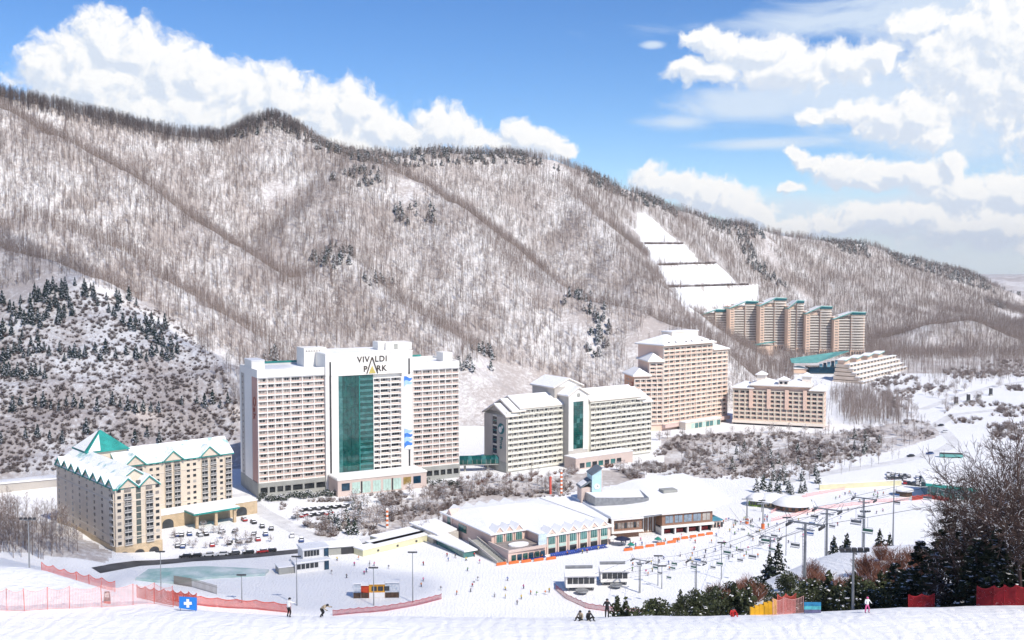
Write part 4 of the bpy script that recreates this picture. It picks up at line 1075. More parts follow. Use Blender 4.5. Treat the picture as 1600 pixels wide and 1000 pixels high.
hip(sn, tr, 0, L5*.22, -1, 20.5, 26.7, 3.4, over=1.2); hip(sn, tr, L5*.2, L5*.52, -1.2, 20.5, 29.2, 4.0, over=1.2); hip(sn, tr, L5*.52+1, L5*.84, -1.2, 20.5, 29.3, 4.0, over=1.2); hip(sn, tr, L5*.84+1, L5, -1, 20.4, 26.8, 3.2, over=1.2)
sn.build('roof', SNOWR, R); tr.build('roof_trim', CREAM, R)
for f in (.30, .80):
    x = L5*f; m = MB(); m.box(x-3.2, x+3.2, 6, 12.4, 28, 36.0); cu = m.build('cupola', M_PEACHL, R)
    m = MB(); hip(m, None, x-3.2, x+3.2, 6, 12.4, 36.0, 2.6, over=1.0, t=.4); m.build('cupola_roof', SNOWR, cu)
x = L5*.56; m = MB(); m.box(x-3.4, x+3.4, -1.4, 5, 29, 33.4); cu = m.build('roof_gable', M_PEACHL, R)
m = MB(); hip(m, None, x-3.4, x+3.4, -1.4, 5, 33.4, 2.4, over=.9, t=.4); m.build('gable_snow', SNOWR, cu)
for s in (-1.6, 1.6):
    m = MB(); m.box(x+s-.9, x+s+.9, -1.5, -1.42, 30.8, 32.4); m.build('gable_window', GLASS_D, cu)

# ================================================================== far apartment towers
M_APT = mat('apartment_peach', (0.82,0.60,0.46), .85, .06, .1); M_APTL = mat('apartment_balcony', (0.80,0.74,0.66), .8, .04, .1)
M_DTEAL = mat('dark_teal_metal', (0.01,0.12,0.15), .45, .2, .3); M_LTEAL = mat('pale_teal_metal', (0.16,0.42,0.38), .5, .12, .2)
def apartment_tower(pl, pr, top, base, D, label, rz, seed):
    r = random.Random(seed)
    c = W((pl+pr)/2, base, D); w = (pr-pl)/F*D; gz = T(c.x, D); zt = W(pl, top, D).z-gz; h = zt-5.0
    R = thing('apartment_tower', label, 'building', (c.x, D, gz), rz, 'apartment towers on the far slope')
    dp = 18.0
    m = MB(); m.box(-w/2, w/2, 0, dp, -8, h*.94); m.build('wall', M_APT, R)
    m = MB(); m.box(w*.06, w*.46, -3.2, -.01, -8, h); m.box(-w*.49, -w*.33, -2.2, -.011, -8, h*.9); m.build('front_bay', M_APT, R)
    nf = int(h/3.0); sl_ = MB(); wn = MB()
    for k in range(nf):
        z = k*h/nf
        # curved balcony on the right, straight one on the left
        n = 7; x0, x1 = w*.04, w*.49
        pts = [(x0, -3.0)]+[(x0+(x1-x0)*i/n, -3.3-1.7*math.sin(math.pi*i/n)) for i in range(n+1)]+[(x1, -3.0)]
        sl_.prism(pts, z, z+1.15, 0)
        if z < h*.88: sl_.box(-w*.34, w*.03, -1.7, -.02, z+.01, z+1.12, 0); wn.box(-w*.32, w*.02, -.35, -.015, z+1.13, z+2.7, 0)
        wn.box(w*.08, w*.44, -3.5, -3.22, z+1.16, z+2.8, 0)
        wn.box(-w*.46, -w*.36, -2.35, -2.22, z+1.0, z+2.4, 0)
    tag(sl_.build('balconies', M_APTL, R), kind='stuff'); tag(wn.build('windows', mat('apartment_window', (.40,.33,.28), .4, .3), R), kind='stuff')
    # wedge roof: teal shell rising to the right, snow on top
    m = MB(); a, b = -w*.52, w*.52
    P = [(a,-3.6,h*.90),(w*.1,-4.2,h+3.6),(b,-4.2,h+3.0),(b,dp+1,h+1.5),(w*.1,dp+1,h+2.6),(a,dp+1,h*.90)]
    m.add([(x,y,z) for x,y,z in P]+[(x,y,z-1.0) for x,y,z in P], [(0,1,4,5),(1,2,3,4),(11,10,7,6),(10,9,8,7),(0,6,7,1),(1,7,8,2),(2,8,9,3),(3,9,10,4),(4,10,11,5),(5,11,6,0)]); rf = m.build('roof', M_LTEAL, R)
    m = MB(); m.add([(w*.02,-3.9,h+.1),(w*.50,-3.9,h+.1),(w*.50,-3.9,h+2.4),(w*.1,-3.9,h+2.9),(w*.02,-2,h+.1),(w*.50,-2,h+.1),(w*.50,-2,h+2.3),(w*.1,-2,h+2.8)], [(0,1,2,3),(7,6,5,4),(0,4,5,1),(1,5,6,2),(2,6,7,3),(3,7,4,0)]); m.build('roof_front', M_DTEAL, rf)
    m = MB(); m.slab((a+.5,-2.5,h*.90+.5),(w*.1,-2.2,h+3.8),(w*.1,dp,h+2.9),(a+.5,dp,h*.90+.5), .5); m.slab((w*.1+.05,-2.2,h+4.0),(b-.6,-2.2,h+3.4),(b-.6,dp,h+1.95),(w*.1+.05,dp,h+3.0), .5); m.build('roof_snow', SNOWR, rf)
    m = MB()
    for i in range(5): m.box(w*.05+i*w*.085, w*.05+i*w*.085+w*.05, -5.25, -5.02, .8, 4.6)
    m.box(w*.02, w*.5, -5.0, -3.1, -8, 5.6, 1); tag(m.build('base_arcade', [GLASS_D, M_APT], R), kind='stuff')
for a in ((1092,1136,481,532,1300,'shortest apartment tower at the left end of the far teal-topped row',.12,1),
          (1138,1183,468,542,1288,'second apartment tower from the left of the far teal-topped row',.10,2),
          (1185,1227,463,553,1275,'third and tallest apartment tower in the far teal-topped row',.08,3),
          (1229,1254,467,557,1262,'narrowest apartment tower in the far teal-topped row',.05,4),
          (1257,1298,476,554,1252,'second apartment tower from the right of the far teal-topped row',.02,5),
          (1301,1350,485,550,1242,'rightmost and widest apartment tower of the far teal-topped row',0,6)): apartment_tower(*a)
# clubhouse with swooping teal roof
g = G(1286, 590); gz = T(g.x, g.y)+2.5
R = thing('clubhouse', 'small clubhouse with pointed teal roof and blue glass below the far towers', 'building', (g.x, g.y, gz), 0)
m = MB(); m.box(-14, 22, 0, 16, -2, 4.5); m.build('wall', M_BLUEG, R)
m = MB(); P = [(-32,2,9),(-8,-5,10),(24,-7,22),(19,16,19),(-30,16,12)]
m.add(P+[(x,y,z-.8) for x,y,z in P], [(0,1,2,3,4),(9,8,7,6,5)]+[(i,(i+1)%5,5+(i+1)%5,5+i) for i in range(5)]); m.build('roof', M_LTEAL, R)
for i in range(7):
    m = MB(); x = -4+i*4; m.box(x, x+3.2, -.3, -.02, 4.6, 8+i*.9); m.build('glass_panel', M_BLUEG if i % 2 else mat('pale_blue_glass', (.2,.4,.5), .2, .1), R)
m = MB(); hip(m, None, -30, -16, 2, 14, 2.5, 2.0, over=.5); m.build('side_roof', SNOWR, R)
m = MB(); m.box(-29.5, -16.5, 2.5, 13.5, -2, 2.49); m.build('side_wall', M_APT, R)
g2 = G(1194, 552); R = thing('pavilion', 'tiny pavilion with wedge teal roof among trees below the tallest tower', 'building', (g2.x*.86, g2.y*.86, T(g2.x*.86, g2.y*.86)), 0)
zz = W(1194, 540, g2.y*.86).z-R.location.z
m = MB(); m.box(-8, 10, 0, 10, -2, zz); m.build('wall', M_APT, R)
m = MB(); P = [(-13,-1,zz+.2),(12,-3,zz+5),(11,10,zz+4),(-12,10,zz+.4)]; m.add(P+[(x,y,z-.7) for x,y,z in P], [(0,1,2,3),(7,6,5,4)]+[(i,(i+1)%4,4+(i+1)%4,4+i) for i in range(4)]); m.build('roof', M_LTEAL, R)
# terraced flats stepping up the slope
g = G(1348, 603); e = G(1424, 584); a = math.atan2(e.y-g.y, e.x-g.x); Lt = (e-g).length
R = thing('terraced_flats', 'long low terraced flats in stepped tiers right of the teal clubhouse', 'building', (g.x, g.y, T(g.x, g.y)), a)
for k in range(5):
    z = k*3.7-1; m = MB(); m.box(k*2.0, Lt-k*.5, k*4.0, 30, z, z+3.0); tr_ = m.build('tier', mat('tier_beige', (.68,.57,.47), .8, .06, .1), R)
    m = MB(); m.box(k*2-.4, Lt-k*.5+.4, k*4-.6, k*4+4.2, z+3.0, z+3.7); m.build('tier_snow', SNOWR, tr_)
    n = 14
    for i in range(n):
        m = MB(); x = k*2+2+(Lt-k*2-4)*i/n; m.box(x, x+(Lt-10)/n*.55, k*4-.1, k*4-.01, z+.9, z+2.5); m.build('window', GLASS_D, tr_)
for i in range(4):
    x = 10+i*(Lt-18)/4; m = MB(); m.box(x, x+13, 22, 29, 16, 21); rr = m.build('roof_house', M_APT, R)
    m = MB(); m.slab((x-1,20.5,21.4),(x+15,20.5,23.4),(x+15,30,23.0),(x-1,30,21.2), .6); m.build('house_roof', SNOWR, rr)
    m = MB(); m.slab((x-1.3,20.2,20.75),(x+15.2,20.2,22.75),(x+15.2,22,22.7),(x-1.3,22,20.75), .5); m.build('house_trim', M_LTEAL, rr)

# ================================================================== pink base lodge
q = G(850, 867); f = G(946, 851); AL = math.atan2(f.y-q.y, f.x-q.x)
R = thing('base_lodge', 'pink base lodge with broad snowy roof, arched gables and corner terrace', 'lodge', (q.x, q.y, 0), AL)
m = MB(); m.box(0, 33, 0, 57, -1, 7.6); m.box(-17, -.01, 13, 57, -1, 7.6); m.build('wall', M_PINK, R)
m = MB()
# roof: one folded snow field
z = 8.0
V = [(-18,12,z),(-18,58,z),(-6,58,z+.8),(8,58,z+.6),(34,58,z),(34,-1.2,z),(-1,-1.2,z),(-1,12,z),(-6,44,z+3.2),(14,40,z+3.8),(24,26,z+4.0),(10,20,z+3.2)]
FA = [(0,8,1),(1,8,2),(2,8,9,3),(3,9,4),(4,9,10),(4,10,5),(5,10,6),(6,10,11),(6,11,7),(7,11,8),(7,8,0),(8,11,9),(9,11,10)]
m.add(V, FA); m.add([(x,y,z-.5) for x,y,_ in V[:8]], [tuple(range(8))])
m.add([(V[i][0],V[i][1],zz) for i in range(8) for zz in ((V[i][2]), z-.5)], [(2*i,2*((i+1)%8),2*((i+1)%8)+1,2*i+1) for i in range(8)])
m.build('roof', SNOWR, R)
def lodge_gable(x, y, a, w=4.6, col=True):
    fr = (x, y, a); d = MB(fr); d.box(-w/2, w/2, -.5, 1.0, -1, 7.7); d.add([(-w/2,-.5,7.7),(w/2,-.5,7.7),(0,-.5,10.2),(-w/2,4,7.7),(w/2,4,7.7),(0,6,10.2)], [(0,1,2),(0,2,5,3),(1,4,5,2)])
    g_ = d.build('gable_bay', M_PINK, R)
    s = MB(fr); s.slab((-w/2-.4,-.8,7.5),(0,-.8,10.3),(0,6,10.5),(-w/2-.4,5,7.5),-.35); s.slab((0,-.8,10.3),(w/2+.4,-.8,7.5),(w/2+.4,5,7.5),(0,6,10.5),-.35); s.build('gable_roof', SNOWR, g_)
    p = MB(fr); n = 8; r = w*.36
    pts = [(-r,-.62,4.1)]+[(-r*math.cos(math.pi*i/n), -.62, 6.4+r*1.2*math.sin(math.pi*i/n)) for i in range(n+1)]+[(r,-.62,4.1)]
    p.add(pts+[(t[0],-.45,t[2]) for t in pts], [tuple(range(len(pts)))]+[(i,i+1,len(pts)+i+1,len(pts)+i) for i in range(len(pts)-1)]); p.build('arched_window', M_GGL, g_)
    for k in (-1, 0, 1):
        p = MB(fr); p.box(k*r*.62-.06, k*r*.62+.06, -.7, -.63, 4.1, 7.4); p.build('mullion', M_MINT, g_)
    p = MB(fr); p.box(-r, r, -.64, -.51, 2.6, 3.9); p.build('spandrel', M_MINT, g_)
    p = MB(fr); p.box(-r, r, -.64, -.52, .2, 2.4); p.build('shop_window', GLASS_D, g_)
for i in range(6): lodge_gable(3.4+i*5.2, 0, 0)
for y in (24, 28.5, 33): pass
for i in range(3): lodge_gable(-13.5+i*4.6, 13, 0, 4.0)
for y in (38, 50): 
    fr = (-17, y, -math.pi/2)
    d = MB(fr); d.add([(-3,-.4,-1),(3,-.4,-1),(3,-.4,7.6),(0,-.4,10.6),(-3,-.4,7.6),(-3,1,-1),(3,1,-1),(3,1,7.6),(0,5,10.6),(-3,1,7.6)], [(0,1,2,3,4),(1,6,7,2),(2,7,8,3),(3,8,9,4),(4,9,5,0)]); d.build('side_gable', M_PINK, R) if y == 50 else None
    p = MB(fr)
    if y == 50: p.add([(-1.6,-.5,2.5),(1.6,-.5,2.5),(1.6,-.5,6.6),(0,-.5,8.6),(-1.6,-.5,6.6)], [(0,1,2,3,4)]); p.build('gable_glass', M_GGL, R)
    else: p.box(-3.5, 3.5, -.15, -.02, 3.2, 6.2); p.build('side_window', M_GGL, R)
for i in range(5):
    m = MB(); gable(m, None, -12+i*6.5, -8+i*6.5, 50, 59, 8.3, 1.5, 'y', over=.6, t=.4); m.build('rear_gable', SNOWR, R)
# corner terrace: ground-floor block with an open deck
m = MB(); m.prism([(-18.5,-3),(-1,-2.2),(-.02,-.2),(-.02,12.9),(-18.5,12.9)], -1, 4.0); m.build('terrace_block', M_PINK, R)
m = MB(); m.prism([(-17.8,-2.4),(-1.3,-1.7),(-.4,.2),(-.4,12.4),(-17.8,12.4)], 4.0, 4.12); m.build('terrace_deck', mat('wet_deck', (.30,.26,.24), .6, .2, .5), R)
for (x0,x1,y0,y1) in ((-18.6,-.9,-3.3,-2.5),(-18.6,-18.0,-2.5,12.8)):
    m = MB(); m.box(x0, x1, y0, y1, 4.01, 5.1); m.build('terrace_parapet', M_PINKW, R)
m = MB(); n = 14
pts = [(-9+6*math.cos(2*math.pi*i/n), 9+8*math.sin(2*math.pi*i/n)) for i in range(n)]; m.prism(pts, 4.2, 7.0, 0); m.build('terrace_snow_canopy', SNOWR, R) if False else None
m = MB(); m.prism([(-9+4.5*math.cos(2*math.pi*i/n), 5+3*math.sin(2*math.pi*i/n)) for i in range(n)], 4.13, 4.7, 0); m.build('terrace_snow', SNOWR, R)
for i in range(6):
    m = MB(); x = -17+i*2.7; m.box(x, x+2.0, -3.12, -2.9, .6, 2.9); m.build('terrace_window', M_BLUEG if i % 2 else M_GG, R)
m = MB(); m.box(-4.2, -.4, -2.6, -2.2, 4.0, 9.4); m.build('poster_wall', mat('pale_poster', (.55,.66,.72), .7, .15, .7), R)
# stairs down the left of the terrace
m = MB()
for i in range(12): m.box(-22.5, -19, 20-i*2.0, 22-i*2.0, -1, 4.0-i*.34)
m.build('stairs', M_GREYB, R)
m = MB(); m.slab((-23,22,5.1),(-22.6,22,5.1),(-22.6,-2,1.2),(-23,-2,1.2), .9); m.slab((-19,22,5.15),(-18.65,22,5.15),(-18.65,-2,1.25),(-19,-2,1.25), .9); m.build('stair_wall', M_GREYW, R)
# covered walkway and glazed ramp on the left
m = MB(); m.slab((-32,60,4.6),(-18.7,60,4.6),(-18.7,40,4.4),(-30,36,4.4), .6); m.build('canopy_roof', SNOWR, R)
m = MB(); m.box(-31, -19, 38, 58, -1, 3.7); m.build('canopy_wall', M_GREYW, R)
m = MB(); m.slab((-33,40,3.6),(-24,38,3.6),(-24,12,2.9),(-30,12,2.9), .5); m.build('ramp_roof', SNOWR, R)
m = MB(); m.box(-30, -25, 12.5, 37, -1, 2.3); m.build('ramp_glazing', M_GGL, R)

# ================================================================== brick lodge with sweeping roof
q2 = G(956, 843); f2 = G(1113, 829); AB = math.atan2(f2.y-q2.y, f2.x-q2.x); LB = (f2-q2).length
R = thing('brick_lodge', 'long brown brick lodge under one sweeping snow-covered roof', 'lodge', (q2.x, q2.y, 0), AB)
M_BRICK = mat('brown_brick', (0.30,0.17,0.115), .85, .15, 1.5); M_FRAMEW = mat('white_frame', (.78,.76,.72), .6, .03)
x1, x2 = LB*.29, LB*.49
m = MB(); m.box(0, x1, 0, 46, 3.4, 8.6); m.box(x1+.01, LB, 6, 46, -1, 8.5); m.box(x2, LB, 0, 5.99, 3.6, 9.6); m.box(.8, x1-.8, 1.2, 46, -1, 3.39); m.build('wall', M_BRICK, R)
m = MB(); m.box(-.5, x1+.4, -1.0, -.02, 8.2, 9.4); m.box(-.5, .5, -.98, -.021, 3.0, 8.19); m.box(-.5, x1+.4, -.99, -.022, 2.6, 3.4); m.box(x2-.6, LB+.4, -1.0, -.02, 3.0, 4.0); m.box(x2-.6, LB+.4, -1.0, -.021, 9.0, 10.4)
m.box(x2-.6, x2+.5, -.95, -.023, -1, 2.99); m.build('facade_band', M_FRAMEW, R)
for i in range(8):
    m = MB(); x = 1.4+i*(x1-2.4)/8; m.box(x, x+(x1-2.4)/8-.25, -.15, -.02, 4.4, 6.9); m.build('window', GLASS_M if i % 3 else GLASS_D, R)
for i in range(5):
    for j in range(2):
        m = MB(); x = x2+1.6+i*(LB-x2-2)/5+j*1.9; m.box(x, x+1.7, -.15, -.02, 5.0, 8.2); m.build('window', GLASS_L if i > 3 else mat('grey_blue_pane', (.24,.30,.36), .2, .2, .6, spec=.5), R)
for i in range(4):
    x = x2+.6+i*(LB-x2)/4; w = (LB-x2)/4-1.2; m = MB(); n = 8
    pts = [(x,.2,-.3),(x,.2,2.0),(x+w*.08,.2,2.7),(x+w*.2,.2,2.95),(x+w,.2,2.95),(x+w,.2,-.3)]
    m.add(pts+[(p[0],5.8,p[2]) for p in pts], [tuple(range(12 if False else 11, 5, -1))]+[(k,(k+1)%6,6+(k+1)%6,6+k) for k in range(6)]); m.build('arcade_recess', DARK, R)
    m = MB(); m.box(x+.4, x+w-.4, 2.2, 2.6, 0, 1.5); m.build('ski_rack', mat('red_rack', (.42,.05,.05), .6, .3, 1.2), R)
    m = MB(); m.box(x-.9, x-.3, -.7, 5.9, -1, 2.98); m.build('arcade_pier', M_FRAMEW, R)
for i in range(8):
    m = MB(); x = x1+1+i*1.15; m.box(x, x+.5, 5.8, 5.95, .4, 7.5); m.build('entrance_glazing', GLASS_M if i % 2 else M_FRAMEW, R)
def lodge_to_brick(x, y):
    wx = q.x+x*math.cos(AL)-y*math.sin(AL)-q2.x; wy = q.y+x*math.sin(AL)+y*math.cos(AL)-q2.y
    return (wx*math.cos(AB)+wy*math.sin(AB), -wx*math.sin(AB)+wy*math.cos(AB))
lk = [(-.05,2.5),(-.05,45.5),lodge_to_brick(33.05,56),lodge_to_brick(33.05,4)]
m = MB(); m.prism(lk, -1, 7.7); m.build('link_wall', M_PINKW, R)
m = MB(); m.prism(lk, 7.71, [8.9,9.3,8.7,8.5] if False else 8.9); m.build('link_roof', SNOWR, R)
m = MB(); m.slab((x1-.3,-.8,9.2),(x2-.6,-.8,10.0),(x2-.6,5,10.4),(x1-.3,5,9.6), 1.0); m.build('entrance_canopy', METAL, R)
# roof surface
def roofz(u, v):                       # u along 0..1.35, v back 0..1
    return 9.6+1.2*u+ (3.4*math.sin(min(1,v*1.25)*math.pi*.5))*sstep(u,.25,.75)+ .4*(1-v)
nu, nv = 18, 10; XR = LB*1.30; m = MB(); gr = {}
for i in range(nu+1):
    for j in range(nv+1):
        u = i/nu*1.3; v = j/nv; y = -1.2+v*(47+6*u); x = -.8+u*LB*.995
        if u > 1.0: y = y+ (u-1.0)*26*(1-v)
        gr[i,j] = (x, y, float(roofz(u, v)))
P = [gr[i,j] for i in range(nu+1) for j in range(nv+1)]; ix = lambda i,j: i*(nv+1)+j; NP = len(P)
top_ = [(ix(i,j),ix(i+1,j),ix(i+1,j+1),ix(i,j+1)) for i in range(nu) for j in range(nv)]
bord = [(i,0) for i in range(nu+1)]+[(nu,j) for j in range(1,nv+1)]+[(i,nv) for i in range(nu-1,-1,-1)]+[(0,j) for j in range(nv-1,0,-1)]
m.add(P+[(x,y,z-1.0) for x,y,z in P], top_+[tuple(NP+k for k in reversed(f_)) for f_ in top_]+[(ix(*bord[k]),ix(*bord[(k+1)%len(bord)]),NP+ix(*bord[(k+1)%len(bord)]),NP+ix(*bord[k])) for k in range(len(bord))])
m.build('roof', SNOWR, R, smooth=False)
m = MB(); m.prism([(.5,20),(x2*.95,15),(x2*1.05,15.6),(x2*1.15,30),(.5,34)], 9.9, [13.6,13.0,13.0,13.4,13.8]); m.build('plant_screen', METAL, R)
m = MB(); m.prism([(.9,20.6),(x2*.94,15.7),(x2*1.12,29.6),(.9,33.5)], 13.3, 13.85); m.build('plant_snow', SNOWR, R)
m = MB(); m.box(x2*1.45, x2*1.75, 20, 25, 11.5, 14.6); m.build('roof_unit', M_GREYB, R)
for (x,y) in ((LB*1.04,9),(LB*1.12,14),(LB*1.22,20),(LB*1.26,32)):
    m = MB(); m.tube((x,y,-1), (x,y,11.2), .45, .45, 8); m.build('column', METAL, R)
m = MB(); m.box(LB+.02, LB*1.26, 28, 44, -1, 9.0); m.build('station_hall', DARK, R)
m = MB(); m.box(LB*1.03, LB*1.16, 14, 24, 6.6, 9.2); m.tube((LB*1.02,19,6.4), (LB*1.2,19,6.4), 2.6, 2.6, 12); m.build('lift_machine', mat('lift_yellow_black', (.30,.25,.05), .5, .5, .7), R)
m = MB(); m.box(LB+.5, LB*1.14, 4, 12, -1, 3.2); m.build('ticket_block', M_PINKW, R)
m = MB(); m.box(LB+.2, LB*1.15, 3.5, 12.4, 3.2, 3.7); m.build('ticket_awning', mat('awning_blue', (.08,.30,.42), .6, .2), R)
for i in range(4):
    m = MB(); m.box(LB+1.2+i*1.7, LB+2.3+i*1.7, 3.85, 3.98, .2, 2.4); m.build('ticket_window', GLASS_D, R)

# ================================================================== clock tower between the lodges
t = W(921, 790, 478)
R = thing('clock_tower', 'square tower with pale blue front and slanting grey roof between the lodges', 'tower', (t.x, t.y, 0), .2)
M_PBLUE = mat('pale_blue_panel', (.46,.66,.72), .6, .06, .4); M_SLATE = mat('grey_slate', (.16,.19,.22), .6, .15, .6)
m = MB(); m.box(-4.6, 0, -3, 4.4, -1, 15.9); m.build('wall', M_PINKW, R)
m = MB(); m.add([(0.01,-4.2,-1),(4.4,-4.2,-1),(4.4,-4.2,24),(0.01,-4.2,21.5),(0.01,4.4,-1),(4.4,4.4,-1),(4.4,4.4,24),(0.01,4.4,21.5)], [(0,1,2,3),(7,6,5,4),(0,4,5,1),(1,5,6,2),(2,6,7,3),(3,7,4,0)]); m.build('blue_slab', M_PBLUE, R)
m = MB(); m.slab((-5.1,-3.4,16.2),(-.03,-3.4,19.3),(-.03,4.8,19.3),(-5.1,4.8,16.2), .6); m.build('lower_roof', M_SLATE, R)
m = MB(); m.slab((-.2,-4.4,22.0),(4.8,-4.4,25.0),(4.8,4.8,25.0),(-.2,4.8,22.0), .45); m.build('upper_roof', M_SLATE, R)
m = MB(); m.slab((-4.8,-2.4,16.7),(-2,-2.4,18.42),(-2,3.6,18.42),(-4.8,3.6,16.7), .3); m.build('roof_snow', SNOWR, R)
m = MB(); m.tube((2.3,-4.45,16.5), (2.3,-4.15,16.5), 1.3, 1.3, 16); ck = m.build('clock_face', WHITE, R)
m = MB(); m.box(2.2, 2.4, -4.52, -4.46, 16.4, 17.5); m.box(2.3, 3.0, -4.53, -4.47, 16.4, 16.6); m.build('clock_hands', DARK, ck)
m = MB(); m.box(-3.4, -1.4, -3.1, -3.02, 7.5, 9.5); m.build('window', GLASS_M, R)
m = MB(); m.box(4.41, 4.9, -4.1, 4.3, -1, 23.9); m.build('side_wall', M_PINKW, R)
m = MB(); m.box(1.5, 3.1, -4.55, -4.42, 8.5, 13.2); m.build('tall_window', M_SLATE, R)

# ================================================================== round huts by the lift
for (px, py, r, lab, wallm) in ((1183,789,5.2,'small hut with lime green side wall by the lift station', mat('lime_panel', (.26,.40,.05), .6, .1)),
                               (1207,790,7.5,'round snowy hut next to the lime green hut', M_OCHRE), (1238,795,9.5,'largest round hut with snowy roof and brown terrace at the piste edge', M_BRICK)):
    g = G(px, py); R = thing('hut', lab, 'hut', (g.x, g.y, T(g.x,g.y)), 0, 'huts beside the lift station'); n = 16
    c = [(r*.8*math.cos(2*math.pi*i/n), r*.8*math.sin(2*math.pi*i/n)) for i in range(n)]
    m = MB(); m.prism(c, -1, 3.4); m.build('wall', wallm, R)
    m = MB(); o = [(r*1.08*math.cos(2*math.pi*i/n), r*1.08*math.sin(2*math.pi*i/n), 3.2) for i in range(n)]; k = [(r*.5*math.cos(2*math.pi*i/n), r*.5*math.sin(2*math.pi*i/n), 5.6) for i in range(n)]
    m.add(o+k+[(0,0,6.1)]+[(x,y,2.8) for x,y,_ in o], [(i,(i+1)%n,n+(i+1)%n,n+i) for i in range(n)]+[(n+i,n+(i+1)%n,2*n) for i in range(n)]+[(i,2*n+1+i,2*n+1+(i+1)%n,(i+1)%n) for i in range(n)]+[tuple(range(3*n,2*n,-1))]); m.build('roof', SNOWR, R, smooth=True)
    for i in range(9,16):
        a = 2*math.pi*(i+.5)/n; m = MB((r*.81*math.cos(a), r*.81*math.sin(a), a+math.pi/2)); m.box(-.7,.7,-.12,.0,.8,2.5); m.build('window', GLASS_D, R)

# ================================================================== gondola/control hut, booths, yellow terrace walls, lift stations
g = G(486, 893); R = thing('control_building', 'white two-storey control building with slanted dark windows by the parking road', 'building', (g.x, g.y, 0), .45)
m = MB(); m.box(-6, 7, 0, 9, -1, 3.6); m.box(-2, 8, 4, 12, 3.6, 7.4); m.build('wall', WHITE, R)
m = MB(); m.box(-6.4, 7.4, -.4, 4, 3.6, 4.2); m.box(-2.4, 8.4, 3.6, 12.4, 7.4, 8.0); m.build('roof_snow', SNOWR, R)
for i in range(5):
    m = MB(); m.box(-5.4+i*1.7, -4.0+i*1.7, -.12, -.02, 1.4, 3.3); m.build('window', GLASS_D, R)
    m = MB(); m.box(-1.5+i*1.2, -.5+i*1.2, 3.85, 3.98, 4.9, 7.0); m.build('upper_window', GLASS_D, R)
m = MB(); m.box(5.2, 7.02, -.15, .2, 0, 3.4); m.build('sign_panel', M_BLUEG, R); m = MB(); m.box(6.2, 8.02, 3.8, 4.2, 3.7, 7.3); m.build('sign_panel', M_BLUEG, R)
m = MB(); m.box(-12, -6.1, 1, 7, -1, 2.6); m.build('shed', M_GREYB, R)
m = MB(); m.box(-12.3, -6.12, .7, 7.3, 2.6, 2.95); m.build('shed_snow', SNOWR, R)
g = G(537, 866); R = thing('garage', 'low dark garage with snowy flat roof behind the control building', 'garage', (g.x, g.y, 0), .3)
m = MB(); m.box(-7, 7, 0, 8, -1, 3.2); m.build('wall', M_GREYB, R)
m = MB(); m.box(-7.5, 7.5, -.6, 8.4, 3.2, 3.8); m.build('roof_snow', SNOWR, R)
m = MB(); m.box(-1, 6.4, -.1, -.02, 0, 2.6); m.build('garage_door', DARK, R)
M_YEL = mat('pale_yellow_wall', (.70,.66,.44), .8, .06, .2)
a = math.atan2(G(690,838).y-G(575,866).y, G(690,838).x-G(575,866).x)
for k, (px, py, ln, h, lab) in enumerate(((567,870,36,2.6,'lowest pale yellow retaining wall at the edge of the piste'), (585,861,40,2.6,'middle pale yellow retaining wall above the piste'), (592,851,33,2.4,'uppermost pale yellow retaining wall below the gardens'))):
    g = G(px, py); R = thing('retaining_wall', lab, 'wall', (g.x, g.y, 0), a, 'stepped yellow walls')
    m = MB(); m.box(0, ln, 0, 6, -1, h); m.build('wall_face', M_YEL, R)
    m = MB(); m.box(-.2, ln+.2, -.2, 6.2, h, h+.4); m.build('wall_snow', SNOWR, R)
    for i in range(3):
        m = MB(); x = ln*(.2+.28*i); m.box(x, x+1, -.1, -.02, .7, 1.5); m.build('vent', DARK, R)
g = G(552, 935); w = G(624, 932); R = thing('ski_booth', 'row of colourful ski booths with posters on the lower piste', 'booth', (g.x, g.y, T(g.x,g.y)), .05)
Lw = (w-g).length
M_ORG = mat('orange_panel', (.72,.34,.04), .6, .12, .8); M_PIC = mat('mountain_poster', (.30,.38,.48), .6, .4, 1.3, col2=(.75,.75,.75)); M_BRN = mat('brown_panel', (.10,.06,.04), .7, .3, 1.2); M_REDP = mat('red_panel', (.55,.06,.02), .6, .2, 1.0)
for i, (f0_, f1_, mt, h) in enumerate(((0,.17,M_PIC,5.2),(.17,.34,M_REDP,4.6),(.34,.69,M_ORG,5.0),(.69,1,M_PIC,5.4))):
    m = MB(); m.box(Lw*f0_+.03, Lw*f1_-.03, 0, 3, -.5, h); b = m.build('booth_unit', mt, R)
    m = MB(); m.box(Lw*f0_+.1, Lw*f1_-.1, -.1, -.02, .1, 2.0); m.build('booth_counter', M_BRN if i != 2 else WHITE, b)
    m = MB(); m.box(Lw*f0_-.1, Lw*f1_+.02, -.4, 3.3, h, h+.3); m.build('booth_snow', SNOWR, b)
    if i == 2:
        for j in range(3): m = MB(); m.box(Lw*.4+j*2.2, Lw*.4+j*2.2+1.8, -.12, -.02, 2.6, 4.2); m.build('booth_window', GLASS_D, b)
